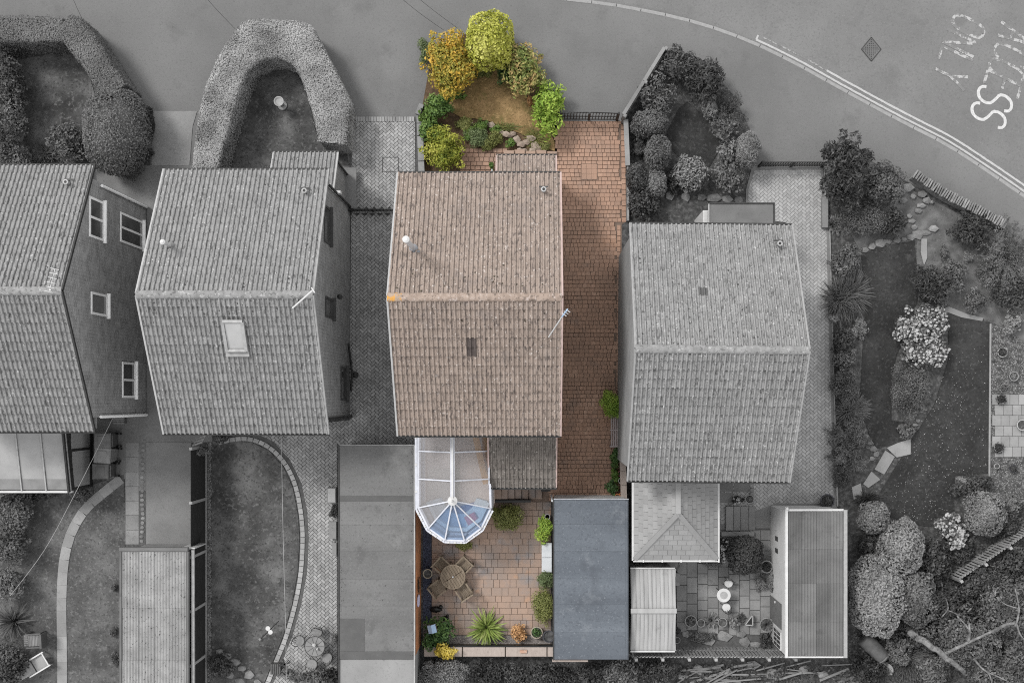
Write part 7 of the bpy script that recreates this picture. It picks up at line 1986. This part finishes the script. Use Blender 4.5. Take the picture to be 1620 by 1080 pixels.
# barrels and timber at the lower right
x, y = P(1385,1030,.4)
t = thing('plastic_drum', 'dark plastic drum lying on its side beside the garage', 'drum', (x, y, 0))
d0 = Vector(P3(1366,1008,.45)); d1 = Vector(P3(1400,1042,.45)); dd = d1-d0
prof = [(0,.20),(.03,.27),(.10,.29),(.30,.29),(.32,.30),(.36,.30),(.38,.29),(.80,.29),(.90,.27),(.97,.22),(1.0,.20)]
MB().tube([d0+dd*q for q, _ in prof], [r_ for _, r_ in prof], 18).build('body', 'bin_dark', t, smooth=True)
MB().tube([d0+dd*.9, d0+dd*.94], .285, 18).build('ring', 'bin_grey', t, smooth=True)
x, y = P(1388,1060,.4)
t = thing('broken_tub', 'split pale tub lying open below the plastic drum', 'tub', (x, y, 0))
V = []; F = []; n = 14
for i in range(n+1):
    a = -.6+3.9*i/n
    V += [(x-.05+.34*math.cos(a), y-.05+.30*math.sin(a), .10), (x+.22+.34*math.cos(a), y+.02+.30*math.sin(a), .52), (x+.22+.31*math.cos(a), y+.02+.27*math.sin(a), .52), (x-.05+.31*math.cos(a), y-.05+.27*math.sin(a), .12)]
for i in range(n): F += [(i*4+j, i*4+j+1, (i+1)*4+j+1, (i+1)*4+j) for j in range(3)]
MB().add(V, F).build('shell', 'pot_grey', t, smooth=True)
r = random.Random(31)
ords = ['left','second','third','fourth','fifth','sixth','seventh','eighth','ninth','tenth','eleventh','twelfth','thirteenth','fourteenth','fifteenth','sixteenth','seventeenth','eighteenth','nineteenth','twentieth','twenty-first','twenty-second','twenty-third','twenty-fourth','twenty-fifth','last']
xs_ = sorted(r.uniform(1085,1335) for _ in range(26))
for k in range(26):
    px, py = xs_[k], r.uniform(1050,1084); L_ = r.uniform(.6,1.7); a = r.gauss(.12,.22); z = .12+.03*(k % 5)
    o = MB().obox((*P(px,py,z),z), (L_, r.uniform(.035,.09), r.uniform(.03,.06)), a, .006, (r.uniform(-.06,.06),'Y')).build('timber', 'wood_pale')
    tag(o, ('leftmost' if k == 0 else 'rightmost' if k == 25 else ords[k]+' from the left') + ' weathered timber in the heap behind the slatted fence', 'timber', 'timber heap behind the fence')
for k, (px, py) in enumerate(((1105,1058),(1150,1062),(1190,1050),(1222,1066),(1270,1058),(1300,1066),(1080,1068))):
    o = MB().blob((*P(px,py),.1), .22*r.uniform(.7,1.2), 300+k, (1.2,.9,.5), .3, 1).build('rock', 'stone_grey')
    tag(o, '%s pale rubble lump lying among the heaped timbers' % ['second','fourth','fifth','sixth','seventh','rightmost','leftmost'][k], 'rock', 'rubble in the timber heap')
# triangular planter on the flagstones
t = thing('corner_planter', 'triangular dark planter with a pale rim on the flagstones', 'planter', P3(1187,981,.04))
pts = [P(1179,988,.35), P(1191,989,.35), P(1191,972,.35)]
MB().prism(pts, .04, .33).build('box', 'pot_grey', t)
MB().prism([((p[0]-pts[1][0])*.72+pts[1][0]-.03, (p[1]-pts[1][1])*.72+pts[1][1]+.03) for p in pts], .33, .336).build('compost', 'black_plastic', t)
for a, b in zip(pts, pts[1:]+pts[:1]): MB().bar((*a,.34),(*b,.34), .03, .03).build('rim', 'pot_pale', t)
# dark box on the shed side
x0, y0 = P(1068.5,925,.6); x1, y1 = P(1074,907,.6)
t = thing('storage_box', 'narrow dark storage box against the metal shed', 'box', ((x0+x1)/2,(y0+y1)/2,.04))
MB().box(x0,x1,y0,y1,.04,.55).build('box','bin_dark',t); MB().box(x0-.01,x1+.03,y0-.02,y1+.02,.55,.585,.01).build('lid','pot_grey',t)
# chimney-like white cowl post near the shed / clutter by the hipped extension
t = thing('water_butt', 'dark lidded water butt at the corner of the hipped extension', 'water butt', P3(1066,893,.04))
MB().lathe([(.16,0),(.19,.1),(.19,.6),(.17,.68)], P3(1064,891,.04), 16).build('barrel', 'bin_dark', t); MB().lathe([(.2,0),(.2,.03),(.1,.05)], (*P(1064,891,.7),.72), 16).build('lid', 'bin_grey', t)

# wires overhead
def wire(label, pts, m, rad=.012, cat='wire', group=None, sag=0):
    p = smooth_line([P3(*q) for q in pts], 5)
    o = MB().tube(p, rad, 5).build('wire', m); tag(o, label, cat, group)
wire('thin dark overhead wire crossing the road at the top left hedge', [(112,-10,6.5),(126,22,6.0),(142,52,5.6)], 'wire_dark', .006)
wire('thin dark overhead wire ending at the arch hedge', [(320,-10,6.5),(345,18,6.0),(372,46,5.4)], 'wire_dark', .006)
wire('left one of the two dark overhead wires above the autumn tree', [(628,-8,6.5),(665,22,6.2),(702,48,5.8)], 'wire_dark', .006)
wire('right one of the two dark overhead wires above the autumn tree', [(655,-8,6.5),(690,20,6.2),(724,45,5.8)], 'wire_dark', .006)
wire('pale washing line stretched from the leftmost house over the pale lawn', [(178,662,2.6),(120,778,2.3),(70,870,2.2),(16,942,2.0)], 'wire_pale', .008, 'washing line')
wire('long pale washing line over the oval lawn', [(445,690,2.6),(448,850,2.3),(452,1000,2.3),(453,1095,2.4)], 'wire_pale', .008, 'washing line')
wire('short pale cord from the skylight house to the cold frame', [(458,690,2.5),(490,730,1.4),(521,770,.5)], 'wire_pale', .006, 'cord')
